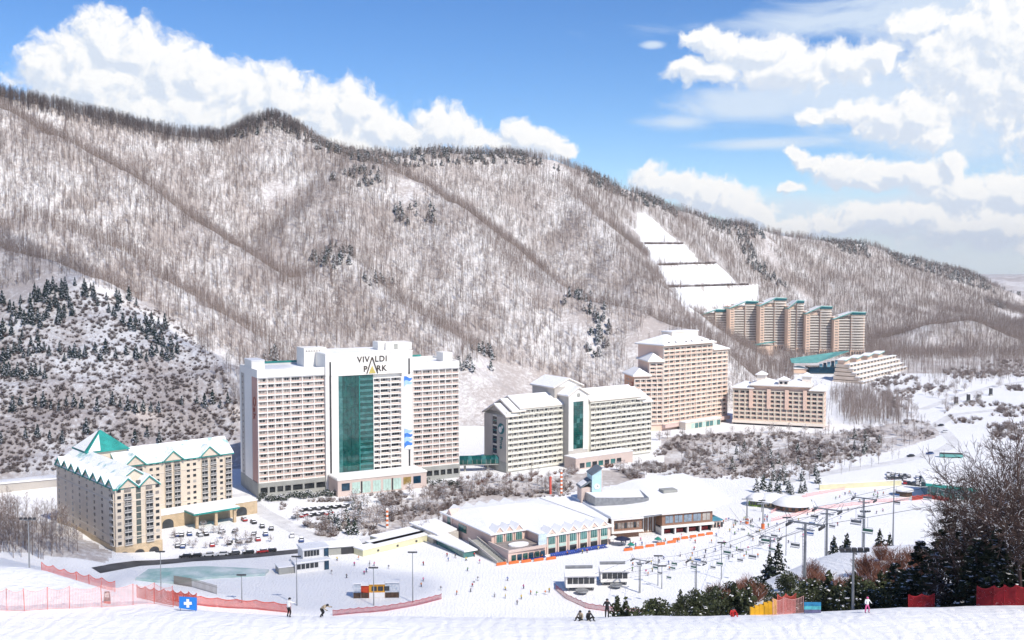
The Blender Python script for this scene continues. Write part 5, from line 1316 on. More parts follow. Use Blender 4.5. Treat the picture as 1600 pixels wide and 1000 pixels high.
def lift_station(px, py, rz, lab, s=1.0):
    g = on_ground([px],[py],150,600)[0]; R = thing('lift_station', lab, 'lift station', (g.x, g.y, g.z), rz, 'chairlift bottom stations')
    m = MB(); m.box(-5.5*s, 5.5*s, 0, 6*s, 1.6*s, 6.0*s); m.build('housing', WHITE, R)
    m = MB(); m.prism([(-6*s,-1*s),(6*s,-1*s),(5.5*s,6.5*s),(-5.5*s,6.5*s)], 6.0*s, 6.6*s); m.build('roof_snow', SNOWR, R)
    for i in range(5):
        m = MB(); x = -4.9*s+i*1.98*s; m.box(x, x+1.75*s, -.1, -.02, 3.0*s, 5.2*s); m.build('window', GLASS_D, R)
    for x in (-4.5, 4.5):
        m = MB(); m.box(x*s-.4, x*s+.4, 2*s, 4*s, -.8, 1.6*s); m.build('leg', METAL, R)
    m = MB(); m.tube((0,-2.4*s,1.0*s), (0,-2.4*s,1.5*s), 2.3*s, 2.3*s, 18); m.build('bull_wheel', METAL, R)
    m = MB(); m.box(-5*s, 5*s, 7*s, 7.4*s, 0, 7.6*s); m.build('back_screen', METAL, R)
    return g
STA = lift_station(908, 925, 0.05, 'left of two white chairlift bottom stations at the piste foot')
STB = lift_station(961, 916, 0.05, 'right of two white chairlift bottom stations at the piste foot', .95)
# green-roofed hall and low kiosk at the right edge of the piste
g = G(1449, 778); R = thing('green_hall', 'hall with teal front and snowy roof by the right trees', 'hall', (g.x, g.y, 0), -.22)
m = MB(); m.box(0, 24, 0, 20, -1, 6.0); m.build('wall', M_GGL, R)
for i in range(7):
    m = MB(); m.box(1+i*3.6, 1.4+i*3.6, -.2, -.02, 0, 6.0); m.build('post', METAL, R)
m = MB(); m.slab((-1,-1.2,8.4),(25,-1.2,6.6),(25,21,8.0),(-1,21,9.6), .8); m.build('roof', SNOWR, R)
m = MB(); m.slab((-1.1,-1.5,7.6),(25.1,-1.5,5.8),(25.1,-.9,5.8),(-1.1,-.9,7.6), 1.3); m.build('fascia', TEAL, R)
g = G(1412, 774); R = thing('kiosk', 'dark round kiosk with snow on top beside the teal hall', 'kiosk', (g.x, g.y, 0), 0)
m = MB(); m.prism([(4*math.cos(i*math.pi/6), 4*math.sin(i*math.pi/6)) for i in range(12)], -1, 2.6); m.build('wall', M_BRN, R)
m = MB(); m.prism([(4.8*math.cos(i*math.pi/6), 4.8*math.sin(i*math.pi/6)) for i in range(12)], 2.6, 3.3); m.build('roof', SNOWR, R)
g = G(1340, 762); e = G(1430, 757); R = thing('boundary_wall', 'long pale yellow boundary wall above the right piste', 'wall', (g.x, g.y, 0), math.atan2(e.y-g.y, e.x-g.x))
m = MB(); m.box(-22, 26, 0, .8, -1, 2.6); m.build('wall_face', M_YEL, R)
m = MB(); m.box(-22.2, 26.2, -.1, .9, 2.6, 2.9); m.build('wall_snow', SNOWR, R)

# ------------------------------------------------------------------ tree individuals
def tree_kind(name, pairs, mats_t, mats_c):
    return [(t.mesh(name+'_trunk', mats_t), c.mesh(name+'_crown', mats_c)) for t, c in pairs]
def plant(name, cat, kinds, spots, label, group, smin, smax, seed, labels=None, zs=-0.15):
    r = random.Random(seed)
    for i, p in enumerate(spots):
        if p is None: continue
        tm, cm = r.choice(kinds); s = r.uniform(smin, smax); u = (s-smin)/(smax-smin+1e-6)
        lb = labels[i] if labels else ('small ' if u < .33 else 'tall ' if u > .67 else 'middling ')+(label(p) if callable(label) else label)
        o = thing(name, lb, cat, (p.x, p.y, p.z+zs), r.uniform(0, 6.28), group); o.scale = (s*r.uniform(.9,1.1), s*r.uniform(.9,1.1), s)
        link('trunk', tm, o); link('crown', cm, o)
def scatter(poly, n, seed, avoid=(), mind=0.0):
    """random photo points inside a polygon"""
    r = random.Random(seed); xs_ = [p[0] for p in poly]; ys_ = [p[1] for p in poly]; out = []; k = 0
    g_ = np.random.default_rng(seed); X_ = g_.uniform(min(xs_), max(xs_), n*40); Y_ = g_.uniform(min(ys_), max(ys_), n*40); ok_ = inpoly(X_, Y_, poly)
    for a in avoid: ok_ &= ~inpoly(X_, Y_, a)
    for x, y in zip(X_[ok_].tolist(), Y_[ok_].tolist()):
        if len(out) >= n: break
        if mind and any(abs(x-u)+2*abs(y-v) < mind for u, v in out): continue
        out.append((x, y))
    return out
def spots_of(pts, d0=396., d1=2400.): return on_ground([p[0] for p in pts], [p[1] for p in pts], d0, d1)

K_PINE = tree_kind('pine', [pine(s, 9, 330, .34, .27, .62) for s in range(4)], [M_BARK], [M_NEEDLE_B, M_FROST])
K_PINE2 = tree_kind('pine', [pine(10+s, 8, 300, .42, .34, .6) for s in range(3)], [M_BARK], [M_NEEDLE, M_FROST])
K_FROST = tree_kind('garden_tree', [frost_tree(s, 6, 300, .55) for s in range(4)]+[frost_tree(9+s, 6.5, 240, .38) for s in range(3)], [M_BARK], [M_TWIG, M_FROST])
K_BARE = tree_kind('bare_tree', [bare_tree(40+s, 10, 24, 5, .25, .14, .34) for s in range(4)], [M_BARK], [M_BARK, M_FROST])
# planted hillside behind the green-roofed block
r = random.Random(8)
GP = 'pines on the terraced hillside'
for k_, (pts_, lab) in enumerate((
    (scatter([(0,470),(45,460),(100,445),(115,500),(60,545),(0,560)], 52, 1, mind=7), 'dark pine in the dense clump at the left edge of the terraced hillside'),
    (scatter([(95,440),(150,445),(225,480),(290,530),(268,557),(210,520),(130,472)], 42, 2, mind=8), 'dark pine in the slanting band along the top of the terraced hillside'),
    ([(x, 556+r.uniform(-7,9)) for x in range(5, 285, 8) if r.random() < .85], 'dark pine in the row above the upper snow terrace'),
    ([(x, 590+r.uniform(-6,6)) for x in range(0, 75, 7)], 'dark pine in the short row at the far left of the middle terrace'),
    ([(x, 640+r.uniform(-7,7)-max(0,x-150)*.02) for x in range(8, 365, 12) if r.random() < .75], 'dark pine in the row along the middle terrace'),
    ([(x, 688+r.uniform(-10,10)) for x in range(2, 250, 19) if r.random() < .7], 'dark pine scattered low on the slope just above the green-roofed block'))):
    plant('pine_tree', 'pine', K_PINE, spots_of(pts_), lab, GP, .6, 1.1, 3+k_)
# scrub on the same hillside (uncountable)
sc_pts = scatter([(0,480),(120,450),(260,490),(340,560),(375,640),(375,690),(250,690),(90,735),(0,740)], 3000, 4)
M_BRUSH = mat('dark_brush', (.17,.115,.095), .9, .25, .5)
K_SCRUB = [proto(joined(*twig_bush(s, 2.2, 40, .6, .55, .035), 'scrub', [M_TWIG, M_TWIG, M_FROST])) for s in range(3)]+[proto(joined(*twig_bush(5+s, 2.4, 46, .75, .2, .045), 'scrub', [M_BRUSH, M_BRUSH, M_FROST])) for s in range(4)]
sp = [p for p in spots_of(sc_pts) if p]
forest('hillside_scrub', [tuple(p) for p in sp], [random.Random(i).uniform(.35,1.1) for i in range(len(sp))], K_SCRUB, 'low snowy scrub covering the terraced hillside at the left', 'scrub')
# gardens before and between the hotels
BLD = [[(250,690),(372,690),(372,815),(250,860)], [(400,590),(722,560),(722,748),(665,762),(525,782),(400,782)], [(755,600),(1020,600),(1020,705),(975,730),(890,735),(790,745)],
       [(690,800),(740,780),(905,775),(905,730),(945,730),(1010,762),(1080,742),(1175,762),(1250,800),(1110,850),(790,885),(690,860)], [(445,785),(548,785),(555,812),(450,812)],[(965,500),(1140,500),(1140,662),(1060,676),(1010,680)],[(1140,560),(1310,560),(1310,672),(1140,668)]]
z1 = scatter([(430,800),(530,785),(690,765),(760,770),(700,800),(690,838),(600,835),(500,835)], 46, 5, BLD, 9)
plant('garden_tree', 'tree', K_FROST, spots_of(z1), lambda p: 'snow-laden garden tree '+('beside the car park of the tall white hotel' if to_px(p.x,p.y,p.z)[0] < 570 else 'before the podium of the tall white hotel'), 'garden trees before the tall hotel', .75, 1.25, 5)
z2 = scatter([(725,745),(790,750),(890,740),(1000,728),(1050,728),(1000,755),(900,768),(760,792),(700,790)], 58, 6, BLD, 8)
plant('garden_tree', 'tree', K_FROST, spots_of(z2), lambda p: 'snow-laden garden tree '+('behind the pink lodge' if to_px(p.x,p.y,p.z)[0] < 900 else 'behind the brick lodge and clock tower'), 'garden trees behind the lodges', .7, 1.1, 6)
z3 = scatter([(1025,685),(1150,672),(1310,678),(1420,655),(1470,672),(1400,705),(1250,735),(1120,748),(1060,725)], 120, 7, BLD, 8)
plant('garden_tree', 'tree', K_FROST, spots_of(z3), lambda p: 'snow-laden tree on the open ground '+('left of and below the peach hotel' if to_px(p.x,p.y,p.z)[0] < 1130 else 'right below the cupola hotel' if to_px(p.x,p.y,p.z)[0] < 1300 else 'beside the winding road at the right'), 'trees below the peach and cream hotels', .7, 1.15, 7)
z4 = scatter([(1185,752),(1240,735),(1300,745),(1250,775),(1180,770)], 16, 8, (), 10)
plant('pine_tree', 'pine', K_PINE2, spots_of(z4), 'bushy green pine with snow behind the round huts', 'pines behind the round huts', .7, 1.1, 8)
z5 = scatter([(1330,600),(1420,615),(1500,560),(1590,560),(1595,610),(1500,640),(1440,650),(1380,640)], 50, 9, (), 8)
plant('garden_tree', 'tree', K_FROST, spots_of(z5), 'small snowy tree in the far valley beyond the cream hotel', 'trees in the far valley', .9, 1.5, 9)
z6 = [(x, 783-(x-400)*.085+r.uniform(-3,3)) for x in range(404, 530, 7)]+[(x, 757+r.uniform(-3,3)) for x in range(668, 722, 9)]
K_HEDGE = tree_kind('hedge_shrub', [bush(s, 3.4, 150, .62, .42, .3) for s in range(3)], [M_BARK], [M_NEEDLE, M_FROST])
plant('hedge_shrub', 'shrub', K_HEDGE, spots_of(z6), 'green hedge shrub with snow at the foot of the tall white hotel', 'hedge along the tall hotel', .8, 1.15, 10)
K_RED = tree_kind('red_shrub', [twig_bush(50+s, 2.6, 60, .7, .12, .045) for s in range(3)], [M_RUST], [M_RUST, M_FROST])
z7 = scatter([(690,742),(760,745),(880,735),(900,742),(790,758),(700,762)], 26, 11, BLD, 8)+scatter([(880,716),(960,722),(960,735),(890,742)], 10, 12, (), 6)
plant('red_shrub', 'shrub', K_RED, spots_of(z7), 'reddish leafless shrub along the foot of the mid-rise hotel', 'red shrubs along the hotels', .8, 1.3, 11)
zb_ = scatter([(1025,685),(1150,672),(1310,678),(1440,655),(1470,672),(1400,705),(1250,735),(1120,748),(1060,725)], 46, 27, BLD, 9)
plant('bare_tree', 'tree', K_BARE, spots_of(zb_), 'leafless brown tree standing among the snowy trees below the cream hotel', 'bare trees below the cream hotel', .6, 1.1, 27)
zb_ = scatter([(560,800),(690,775),(690,838),(600,838)], 22, 28, BLD, 9)+scatter([(725,750),(900,740),(1000,735),(900,768),(740,785)], 20, 29, BLD, 9)
plant('bare_tree', 'tree', K_BARE, spots_of(zb_), 'leafless brown tree in the gardens before the white hotels', 'bare trees in the hotel gardens', .6, 1.0, 28)
zb_ = scatter([(500,795),(560,790),(570,835),(520,838)], 10, 30, BLD, 8)
plant('pine_tree', 'pine', K_PINE2, spots_of(zb_), 'snowy green pine in the car park garden before the tall white hotel', 'pines before the tall hotel', .7, 1.0, 30)
zc_ = scatter([(265,835),(345,825),(440,850),(420,862),(280,868)], 24, 31, (), 8)
plant('garden_tree', 'tree', K_FROST, spots_of(zc_), 'snowy tree between parked cars by the green-roofed block', 'trees in the left car park', .45, .75, 31)
zc_ = scatter([(1190,735),(1310,720),(1420,712),(1400,728),(1300,745),(1210,765)], 34, 32, (), 9)
plant('bare_tree', 'tree', K_BARE, spots_of(zc_), 'leafless tree in the strip between winding road and right piste', 'bare trees along the winding road', .5, .85, 32)
zc_ = scatter([(1150,690),(1300,690),(1420,672),(1390,705),(1250,735),(1130,740)], 22, 33, (), 10)
plant('pine_tree', 'pine', K_PINE2, spots_of(zc_), 'snowy green pine in the gardens below the cupola hotel', 'pines below the cupola hotel', .6, 1.0, 33)
# ground scrub through the whole valley garden
gpts = scatter([(430,790),(760,750),(1000,725),(1060,680),(1310,675),(1430,655),(1470,672),(1400,715),(1250,745),(1100,752),(1000,770),(760,795),(690,840),(500,840)], 5200, 13, BLD)
gpts = [p for p in gpts if vnoise(np.array([p[0]]), np.array([p[1]*2.6]), 34, 3)[0]+random.Random(int(p[0]*7)).uniform(-.2,.2) > .5]
sp = [p for p in spots_of(gpts) if p]
forest('garden_scrub', [tuple(p) for p in sp], [random.Random(i).uniform(.35,1.2)*(1.25 if i % 9 == 0 else 1) for i in range(len(sp))], K_SCRUB, 'low snowy scrub and brush covering the valley gardens between the hotels', 'scrub')
vp = scatter([(1345,590),(1420,575),(1600,560),(1600,690),(1520,690),(1470,640),(1400,640)], 1500, 53)
vp = [p for p in vp if vnoise(np.array([p[0]*.6]), np.array([p[1]*3.0]), 38, 13)[0]+random.Random(int(p[0]*9)).uniform(-.12,.12) > .52]
sp = [p for p in spots_of(vp) if p]
forest('valley_scrub', [tuple(p) for p in sp], [random.Random(i).uniform(.7,2.2) for i in range(len(sp))], K_SCRUB, 'snowy scrub and hedges in the open valley far to the right', 'scrub')
for i, (px, py) in enumerate(((1494,632),(1513,628),(1530,622),(1548,618))):
    g = on_ground([px],[py])[0]; o = thing('dark_pillar', ('first','second','third','fourth')[i]+' dark pillar from the left in the far white field at the right', 'pillar', tuple(g), .3, 'dark pillars in the far field')
    m = MB(); m.box(-1.6,1.6,-1.2,1.2,-1,1.2); m.build('foot', M_GREYB, o)
    m = MB(); m.box(-1.2,1.2,-.9,.9,1.2,6.6 if i in (0,1,3) else 3.4); m.build('shaft', DARK, o)
    m = MB(); m.box(-1.35,1.35,-1.05,1.05,6.6 if i in (0,1,3) else 3.4,7.1 if i in (0,1,3) else 3.9); m.build('snow_cap', SNOWR, o)
# wood behind the peach and cream hotels and round the far towers
n_ = 42000; k_ = nprng.uniform(.08,.50,n_); D_ = np.sqrt(nprng.uniform(760**2,1500**2,n_)); x_, y_ = k_*D_, D_; z_ = terr_fast(x_, y_); u_, v_ = to_px(x_, y_, z_)
uo_, vo_ = u_, v_; u_ = u_+nprng.normal(0,9,n_); v_ = v_+nprng.normal(0,6,n_)
ok = inpoly(u_, v_, [(1030,520),(1085,490),(1140,515),(1230,562),(1290,600),(1330,605),(1425,650),(1410,668),(1320,668),(1305,610),(1150,592),(1140,620)]) & ~((u_>1088)&(u_<1352)&(y_>1225)) & (z_ <= 7.6)
ok |= inpoly(u_, v_, [(1345,565),(1480,600),(1600,590),(1600,560),(1400,555)]) & (z_ <= 7.6) & (nprng.random(n_) < .25)
ok &= ~((uo_ > 1240) & (uo_ < 1335) & (vo_ > 570) & (vo_ < 612))
forest('hotel_wood', np.stack([x_[ok],y_[ok],z_[ok]],1), nprng.uniform(.6,1.0,int(ok.sum())), bt, 'leafless brown wood behind the cream hotel below the far towers', 'wood')
# ridge and slope pines, snowy crowns among the bare wood
n_ = 60000; k_ = nprng.uniform(-.55,.55,n_); D_ = np.sqrt(nprng.uniform(650**2,2050**2,n_)); x_, y_ = k_*D_, D_; z_ = terr_fast(x_, y_); u_, v_ = to_px(x_, y_, z_)
nn = vnoise(x_, y_, 70, 90)
RIDGE = [(300,215),(400,195),(432,190),(470,206),(520,230),(620,246),(800,240),(870,252),(1000,304),(1130,350),(1280,370),(1420,402),(1560,446)]
ry = np.interp(u_, [p[0] for p in RIDGE], [p[1] for p in RIDGE])
ok = (z_ > 8) & (((u_ > 330) & (np.abs(v_-ry) < 16) & (nn > .3)) | ((nn > .93)))
for c in CLEAR: ok &= ~inpoly(u_, v_, c)
for (a, b, w_, h_) in ((520,405,38,20),(590,440,30,9),(650,335,45,18),(900,470,30,7),(430,565,18,20),(745,565,35,18)):
    ok |= (z_ > 8) & (((u_-a)/w_)**2+((v_-b)/h_)**2 < 1) & (nprng.random(n_) < .55)
pt = [proto(joined(*pine(60+s, 8, 110, .66, .36, 1.0), 'slope_pine', [M_BARK, M_NEEDLE_B, M_FROST])) for s in range(3)]
forest('mountain_pines', np.stack([x_[ok],y_[ok],z_[ok]],1), nprng.uniform(.7,1.2,int(ok.sum())), pt, 'snow-crowned pines scattered along the mountain ridge and slopes', 'wood')
# hedges on the cleared steps of the far slope
hp = [(x, 381.5) for x in np.arange(1008,1066,1.6)]+[(x, 414.5-(x-1030)*.03) for x in np.arange(1030,1118,1.6)]+[(x, 449-(x-1046)*.03) for x in np.arange(1046,1170,1.6)]
sp = [p for p in spots_of(hp) if p]
forest('clearing_hedges', [tuple(p) for p in sp], [1.6]*len(sp), K_SCRUB, 'thin brown hedges edging the cleared snow steps on the far slope', 'hedge')
# bare trees at the left edge
zl = scatter([(0,800),(60,790),(105,830),(128,872),(60,876),(0,872)], 120, 14, (), 3)
plant('bare_tree', 'tree', K_BARE, spots_of(zl, 290, 480), 'slender leafless tree on the slope left of the green-roofed block', 'bare trees at the left edge', .8, 1.25, 14)

# ------------------------------------------------------------------ roads
def ribbon(name, pts, w, m, dz=0.06):
    P = [G(*p) for p in pts]; Q = []
    for a, b in zip(P[:-1], P[1:]):
        n = max(2, int((b-a).length/6))
        Q += [a.lerp(b, i/n) for i in range(n)]
    Q.append(P[-1]); mb = MB(); L_, R_ = [], []
    for i, p in enumerate(Q):
        t_ = (Q[min(i+1,len(Q)-1)]-Q[max(i-1,0)]); t_.z = 0; t_.normalize(); n = Vector((-t_.y, t_.x, 0))*w/2
        for s, A in ((1,L_),(-1,R_)):
            v = p+n*s; A.append((v.x, v.y, T(v.x, v.y)+dz))
    mb.add(L_+R_, [(i,i+1,len(Q)+i+1,len(Q)+i) for i in range(len(Q)-1)])
    return tag(mb.build(name, m), kind='structure')
M_SLUSH = mat('slushy_road', (.58,.57,.56), .7, .2, .15, col2=(.80,.79,.78))
ribbon('road', [(150,905),(215,889),(300,876),(400,868),(470,861),(530,852),(600,847)], 6.5, ASPH)
ribbon('snowy_road', [(372,772),(410,800),(470,832),(520,848)], 8, M_SLUSH, .05)
ribbon('winding_road', [(1180,762),(1300,738),(1400,722),(1470,705),(1492,692),(1478,676),(1462,664),(1490,648),(1560,640)], 8, M_SLUSH, .05)
ribbon('valley_track', [(1440,640),(1500,618),(1560,604),(1620,598)], 7, M_SLUSH, .05)
ribbon('garden_path', [(1030,742),(1120,718),(1220,700),(1330,690),(1400,682)], 4, M_SLUSH, .06)
ribbon('path', [(540,852),(640,826),(700,806)], 6, M_SLUSH, .07)
m = MB(); pts = [G(*p) for p in ((212,912),(232,898),(320,889),(420,893),(414,900),(330,905),(270,914))]; m.add([(p.x,p.y,T(p.x,p.y)+.9) for p in pts]+[(p.x,p.y,-.5) for p in pts], [tuple(range(7))]+[(i,(i+1)%7,7+(i+1)%7,7+i) for i in range(7)])
tag(m.build('ice_rink', mat('teal_mat', (.20,.40,.37), .6, .2, .12, col2=(.66,.70,.70))), kind='structure')

# ------------------------------------------------------------------ near right: conifers, bare trees, scrub
def near(px, py, d0=80., d1=420.): return on_ground([px],[py],d0,d1,500)[0]
def at_d(px, D):
    x = (px-800)/F*D; return Vector((x, D, T(x, D)))
def big_conifer(seed, h, n, w=.28, snow=.06):
    r = random.Random(seed); tr = MB(); cr = MB()
    tr.tube((0,0,-1), (0,0,h*.98), .018*h, .02, 6, 0, caps=False)
    nb = int(h*9)
    for i in range(nb):
        t = .06+.93*(i/nb)**.9; L_ = h*w*(1-t)**.8*r.uniform(.75,1.15)+.15; a = r.uniform(0,6.283); b = Vector((0,0,t*h)); d = Vector((math.cos(a), math.sin(a), -.22+.25*t))
        tip = b+d*L_; tr.tube(b, tip, .03, .008, 3, 0, caps=False)
        for j in range(max(3,int(n/nb*(.4+1.2*(1-t))))):
            u = r.random()**.6; c = b+d*L_*u; side = Vector((-math.sin(a), math.cos(a), 0)); c = c+side*r.uniform(-.32,.32)*L_*(1.1-u)+Vector((0,0,r.uniform(-.22,.06)))
            s = r.uniform(.16,.34)
            if r.random() < snow: c.z += .1; cr.quad(c+d*s*1.3, c+side*s*.8, c-d*s, c-side*s*.8, 1)
            else:
                e = (d+side*r.uniform(-.9,.9)+Vector((0,0,-.35*r.random()))).normalized(); f_ = e.cross(Vector((0,0,1))).normalized()
                cr.quad(c-f_*.07, c+e*s*1.6-f_*.03, c+e*s*1.7+f_*.05, c+f_*.09, 0); cr.quad(c+Vector((0,0,-.06)), c+e*s*1.2+Vector((0,0,-.12)), c+e*s*1.3+Vector((0,0,.05)), c+Vector((0,0,.1)), 0)
    return tr, cr
def branching(seed, h, spread=.5, lev=5, frost=.06, r0=.22, lean=(0,0)):
    r = random.Random(seed); tr = MB(); cr = MB()
    def grow(p, d, L_, rad, k):
        n = 3 if k < 2 else 2; q = p
        for s in range(n):
            d = (d+Vector((r.gauss(0,.10), r.gauss(0,.10), .05 if k else .02))).normalized(); e = q+d*L_/n
            (tr if k == 0 else cr).tube(q, e, rad*(1-.35*s/n), rad*(1-.35*(s+1)/n), 5 if k == 0 else 3, 0 if (k < 3 or r.random() > frost) else 1, caps=False)
            if k < lev and s >= (1 if k == 0 else 0):
                for j in range(2 if k else 3):
                    ax = d.orthogonal().normalized(); ax.rotate(Matrix.Rotation(r.uniform(0,6.283), 3, d))
                    nd_ = (d*r.uniform(.45,.9)+ax*spread*r.uniform(.7,1.5)).normalized(); grow(q.lerp(e, r.uniform(.3,1)), nd_, L_*r.uniform(.42,.66), max(rad*.5,.02), k+1)
            q = e
        if k < lev: grow(q, d, L_*.6, max(rad*.55,.02), k+1)
    grow(Vector((0,0,-.6)), Vector((lean[0],lean[1],1)).normalized(), h*.42, r0, 0)
    return tr, cr
M_DKBARK = mat('dark_bark', (.085,.055,.047), .9, .25, .8)
def solo(name, cat, pair, loc, label, group, mt, mc, rz=0.0):
    o = thing(name, label, cat, (loc.x, loc.y, loc.z-.2), rz, group)
    pair[0].build('trunk', mt, o); pair[1].build('crown', mc, o); return o
DC = [mat('dark_conifer_needles', (.026,.038,.022), .9, .35, .8), M_FROST]
for px, D, h, sd, lab in ((1492,112,11.6,1,'tallest dark conifer standing on the right foreground slope'), (1448,120,8.6,2,'dark conifer just left of the tallest one on the right'), (1550,108,9.4,3,'dark conifer just right of the tallest one, below the bare branches'),
                          (1598,104,9.0,4,'dark conifer cut by the right picture edge'), (1408,128,6.2,5,'small dark conifer behind the child in pink'), (1524,124,8.2,6,'dark conifer half hidden behind the tallest one'), (1580,128,10.5,15,'dark conifer behind, near the right picture edge'), (1512,106,8.4,16,'dark conifer close right of the tallest one, in front of the bare trees'), (1570,100,8.0,17,'dark conifer behind the dark red net, left one'), (1536,102,7.2,18,'low dark conifer left of the dark red net'), (1604,118,13.0,19,'tall dark conifer at the very right edge'), (1545,134,12.0,20,'tall dark conifer in the middle of the right tree mass'), (1470,108,6.4,21,'low dark conifer at the left foot of the tallest one'), (1430,112,5.2,22,'low dark conifer beside the small dark red net')):
    solo('conifer', 'conifer', big_conifer(sd, h, 3000), at_d(px, D), lab, 'conifers in the right foreground', M_DKBARK, DC, sd)
for px, D, h, sd, lean, lab in ((1612,98,20,7,(-.10,0),'large leafless tree reaching in from the right edge'), (1568,106,17,8,(-.06,0),'leafless tree with fine dark branches right of the tallest conifer'), (1648,104,23,9,(-.2,0),'leafless tree leaning in from beyond the right edge'), (1532,118,12,10,(.05,0),'smaller leafless tree behind the tallest conifer'), (1585,114,20,11,(-.12,0),'leafless tree with reddish twigs at the right edge'), (1556,122,15,12,(-.05,0),'leafless tree rising behind the right conifers'), (1625,112,22,13,(-.15,0),'leafless tree mostly cut off by the right edge')):
    solo('bare_tree', 'tree', branching(sd, h, .6, 5, .05, .2, lean), at_d(px, D), lab, 'leafless trees at the right edge', M_DKBARK, [M_DKBARK, M_FROST], sd)
K_SCR = tree_kind('scrub_pine', [bush(80+s, 3.6, 900, .55, .20, .05) for s in range(4)]+[pine(90+s, 4.6, 700, .06, .40, .26, .04) for s in range(2)], [M_DKBARK], [mat('olive_needles', (.058,.070,.030), .85, .35, .6), M_FROST])
def near_spots(poly, n, seed, mind): return on_ground(*zip(*scatter(poly, n, seed, (), mind)), 96., 300., 500)
plant('scrub_pine', 'shrub', K_SCR, [at_d(x, d) for x, d in [(random.Random(i).uniform(945,1270), random.Random(i+99).uniform(112,205)) for i in range(52)]], 'low dark green scrub pine on the bank right of the lift stations', 'scrub pines on the right bank', .7, 1.2, 21)
plant('scrub_pine', 'shrub', K_SCR, [at_d(x, d) for x, d in [(random.Random(i+300).uniform(1270,1450), random.Random(i+399).uniform(118,160)) for i in range(24)]], 'dark green scrub pine behind the child in pink', 'scrub pines behind the child', .8, 1.4, 22)
K_RST = tree_kind('rusty_bush', [twig_bush(30+s, 3.8, 150, .6, .05, .03) for s in range(3)], [M_RUST], [M_RUST, M_FROST])
plant('rusty_bush', 'shrub', K_RST, [at_d(x, d) for x, d in [(random.Random(i+500).uniform(1275,1450), random.Random(i+599).uniform(155,215)) for i in range(26)]], 'rust-brown leafless bush on the right bank below the snow hump', 'rusty bushes on the right bank', .9, 1.45, 23)
plant('rusty_bush', 'shrub', K_RST, [at_d(x, d) for x, d in [(1140,190),(1155,185),(1165,200),(1180,190),(1128,200),(1172,205)]], 'rust-brown leafless bush among green scrub near the yellow padding', 'rusty bushes among the scrub', .9, 1.3, 24)
plant('rusty_bush', 'shrub', K_RST, [at_d(x, d) for x, d in [(140,150),(160,160),(178,150),(195,165),(125,165),(205,155),(172,172)]], 'frosted brown bush behind the snow mound at the left', 'brown bushes behind the left mound', 1.0, 1.6, 25)
humps = ((1222,236,'small dark pine at the low end of the snow hump by the pylons'), (1208,240,'small pine left of the snow hump'), (1310,246,'round dark pine on top of the snow hump'), (1330,250,'round pine right of the pylon on the snow hump'), (1382,246,'dark pine beside the yellow lift chair'), (1398,252,'dark pine at the right of the snow hump'))
plant('pine_tree', 'pine', tree_kind('hump_pine', [pine(95+s, 7, 900, .14, .36, .34, .03) for s in range(3)], [M_DKBARK], DC), [at_d(p, d) for p, d, _ in humps], '', 'pines on the snow hump', .85, 1.15, 26, [l for _,_,l in humps])

# ------------------------------------------------------------------ chairlifts
def pylon(p, h, rz, label):
    o = thing('lift_pylon', label, 'pylon', tuple(p), rz, 'chairlift pylons')
    m = MB(); m.tube((0,0,-1), (0,0,h), .33, .22, 10); m.build('mast', METAL, o)
    m = MB(); m.box(-3.2, 3.2, -.14, .14, h-.27, h+.03); m.build('crossarm', METAL, o)
    for s in (-1, 1):
        m = MB(); m.box(s*3.0-.12, s*3.0+.12, -1.6, 1.6, h-.5, h-.3)
        for k in range(6): m.tube((s*3.0-.14,-1.4+k*.56,h-.62), (s*3.0+.14,-1.4+k*.56,h-.62), .2, .2, 8)
        m.build('sheave_train', DARK, o)
        m = MB(); m.tube((s*3.2,0,h+.05), (s*3.9,0,h+1.7), .07, .05, 4); m.tube((s*2.2,0,h), (s*3.2,0,h+1.4), .05, .05, 4); m.build('lifting_frame', METAL, o)
    m = MB()
    for k in range(int(h/.6)): m.box(-.25,.25,-.62,-.57,.6*k,.6*k+.06)
    m.box(-.28,-.22,-.63,-.56,0,h); m.box(.22,.28,-.63,-.56,0,h); m.build('ladder', METAL, o)
    m = MB(); m.box(-1.6,1.6,-.5,.5,h-1.3,h-1.24); m.build('platform', METAL, o)
    return Vector((p.x, p.y, p.z+h))
LINES = [([('s', STA+Vector((0,-2,4)))]+[('p',1003,942,372,12.0,'chairlift pylon nearest the left bottom station'), ('p',1264,924,188,12.6,'tall chairlift pylon rising from the rusty bushes'), ('e', W(1800,700,140))]),
         ([('s', STB+Vector((0,-2,4)))]+[('p',1092,930,345,11.5,'chairlift pylon above the green scrub'), ('p',1298,876,246,12.4,'chairlift pylon on the snow hump beside the round pines'), ('e', W(1800,690,190))]),
         ([('s', G(1150,815)+Vector((0,0,6)))]+[('p',1209,892,330,11.0,'small chairlift pylon out on the open piste'), ('p',1356,850,290,13.0,'chairlift pylon beside the yellow chair'), ('e', W(1800,660,260))])]
chm = MB(); chm.tube((0,0,0), (0,0,-2.6), .05, .05, 4); chm.tube((-1.3,0,-2.6), (1.3,0,-2.6), .05, .05, 4); hang_me = chm.mesh('hanger', METAL)
def chair_mesh(mt, nm='chair_seat'):
    m = MB(); m.box(-1.25,1.25,-.5,.1,-4.0,-3.85); m.add([(-1.25,.1,-3.9),(1.25,.1,-3.9),(1.25,.35,-3.0),(-1.25,.35,-3.0),(-1.25,.18,-3.9),(1.25,.18,-3.9),(1.25,.43,-3.0),(-1.25,.43,-3.0)], [(0,1,2,3),(7,6,5,4),(0,4,5,1),(1,5,6,2),(2,6,7,3),(3,7,4,0)])
    return m.mesh(nm, mt)
fm = MB()
for s in (-1.28, 1.28): fm.tube((s,0,-2.6),(s,.3,-3.2),.05,.05,4); fm.tube((s,.3,-3.2),(s,-.4,-4.1),.05,.05,4)
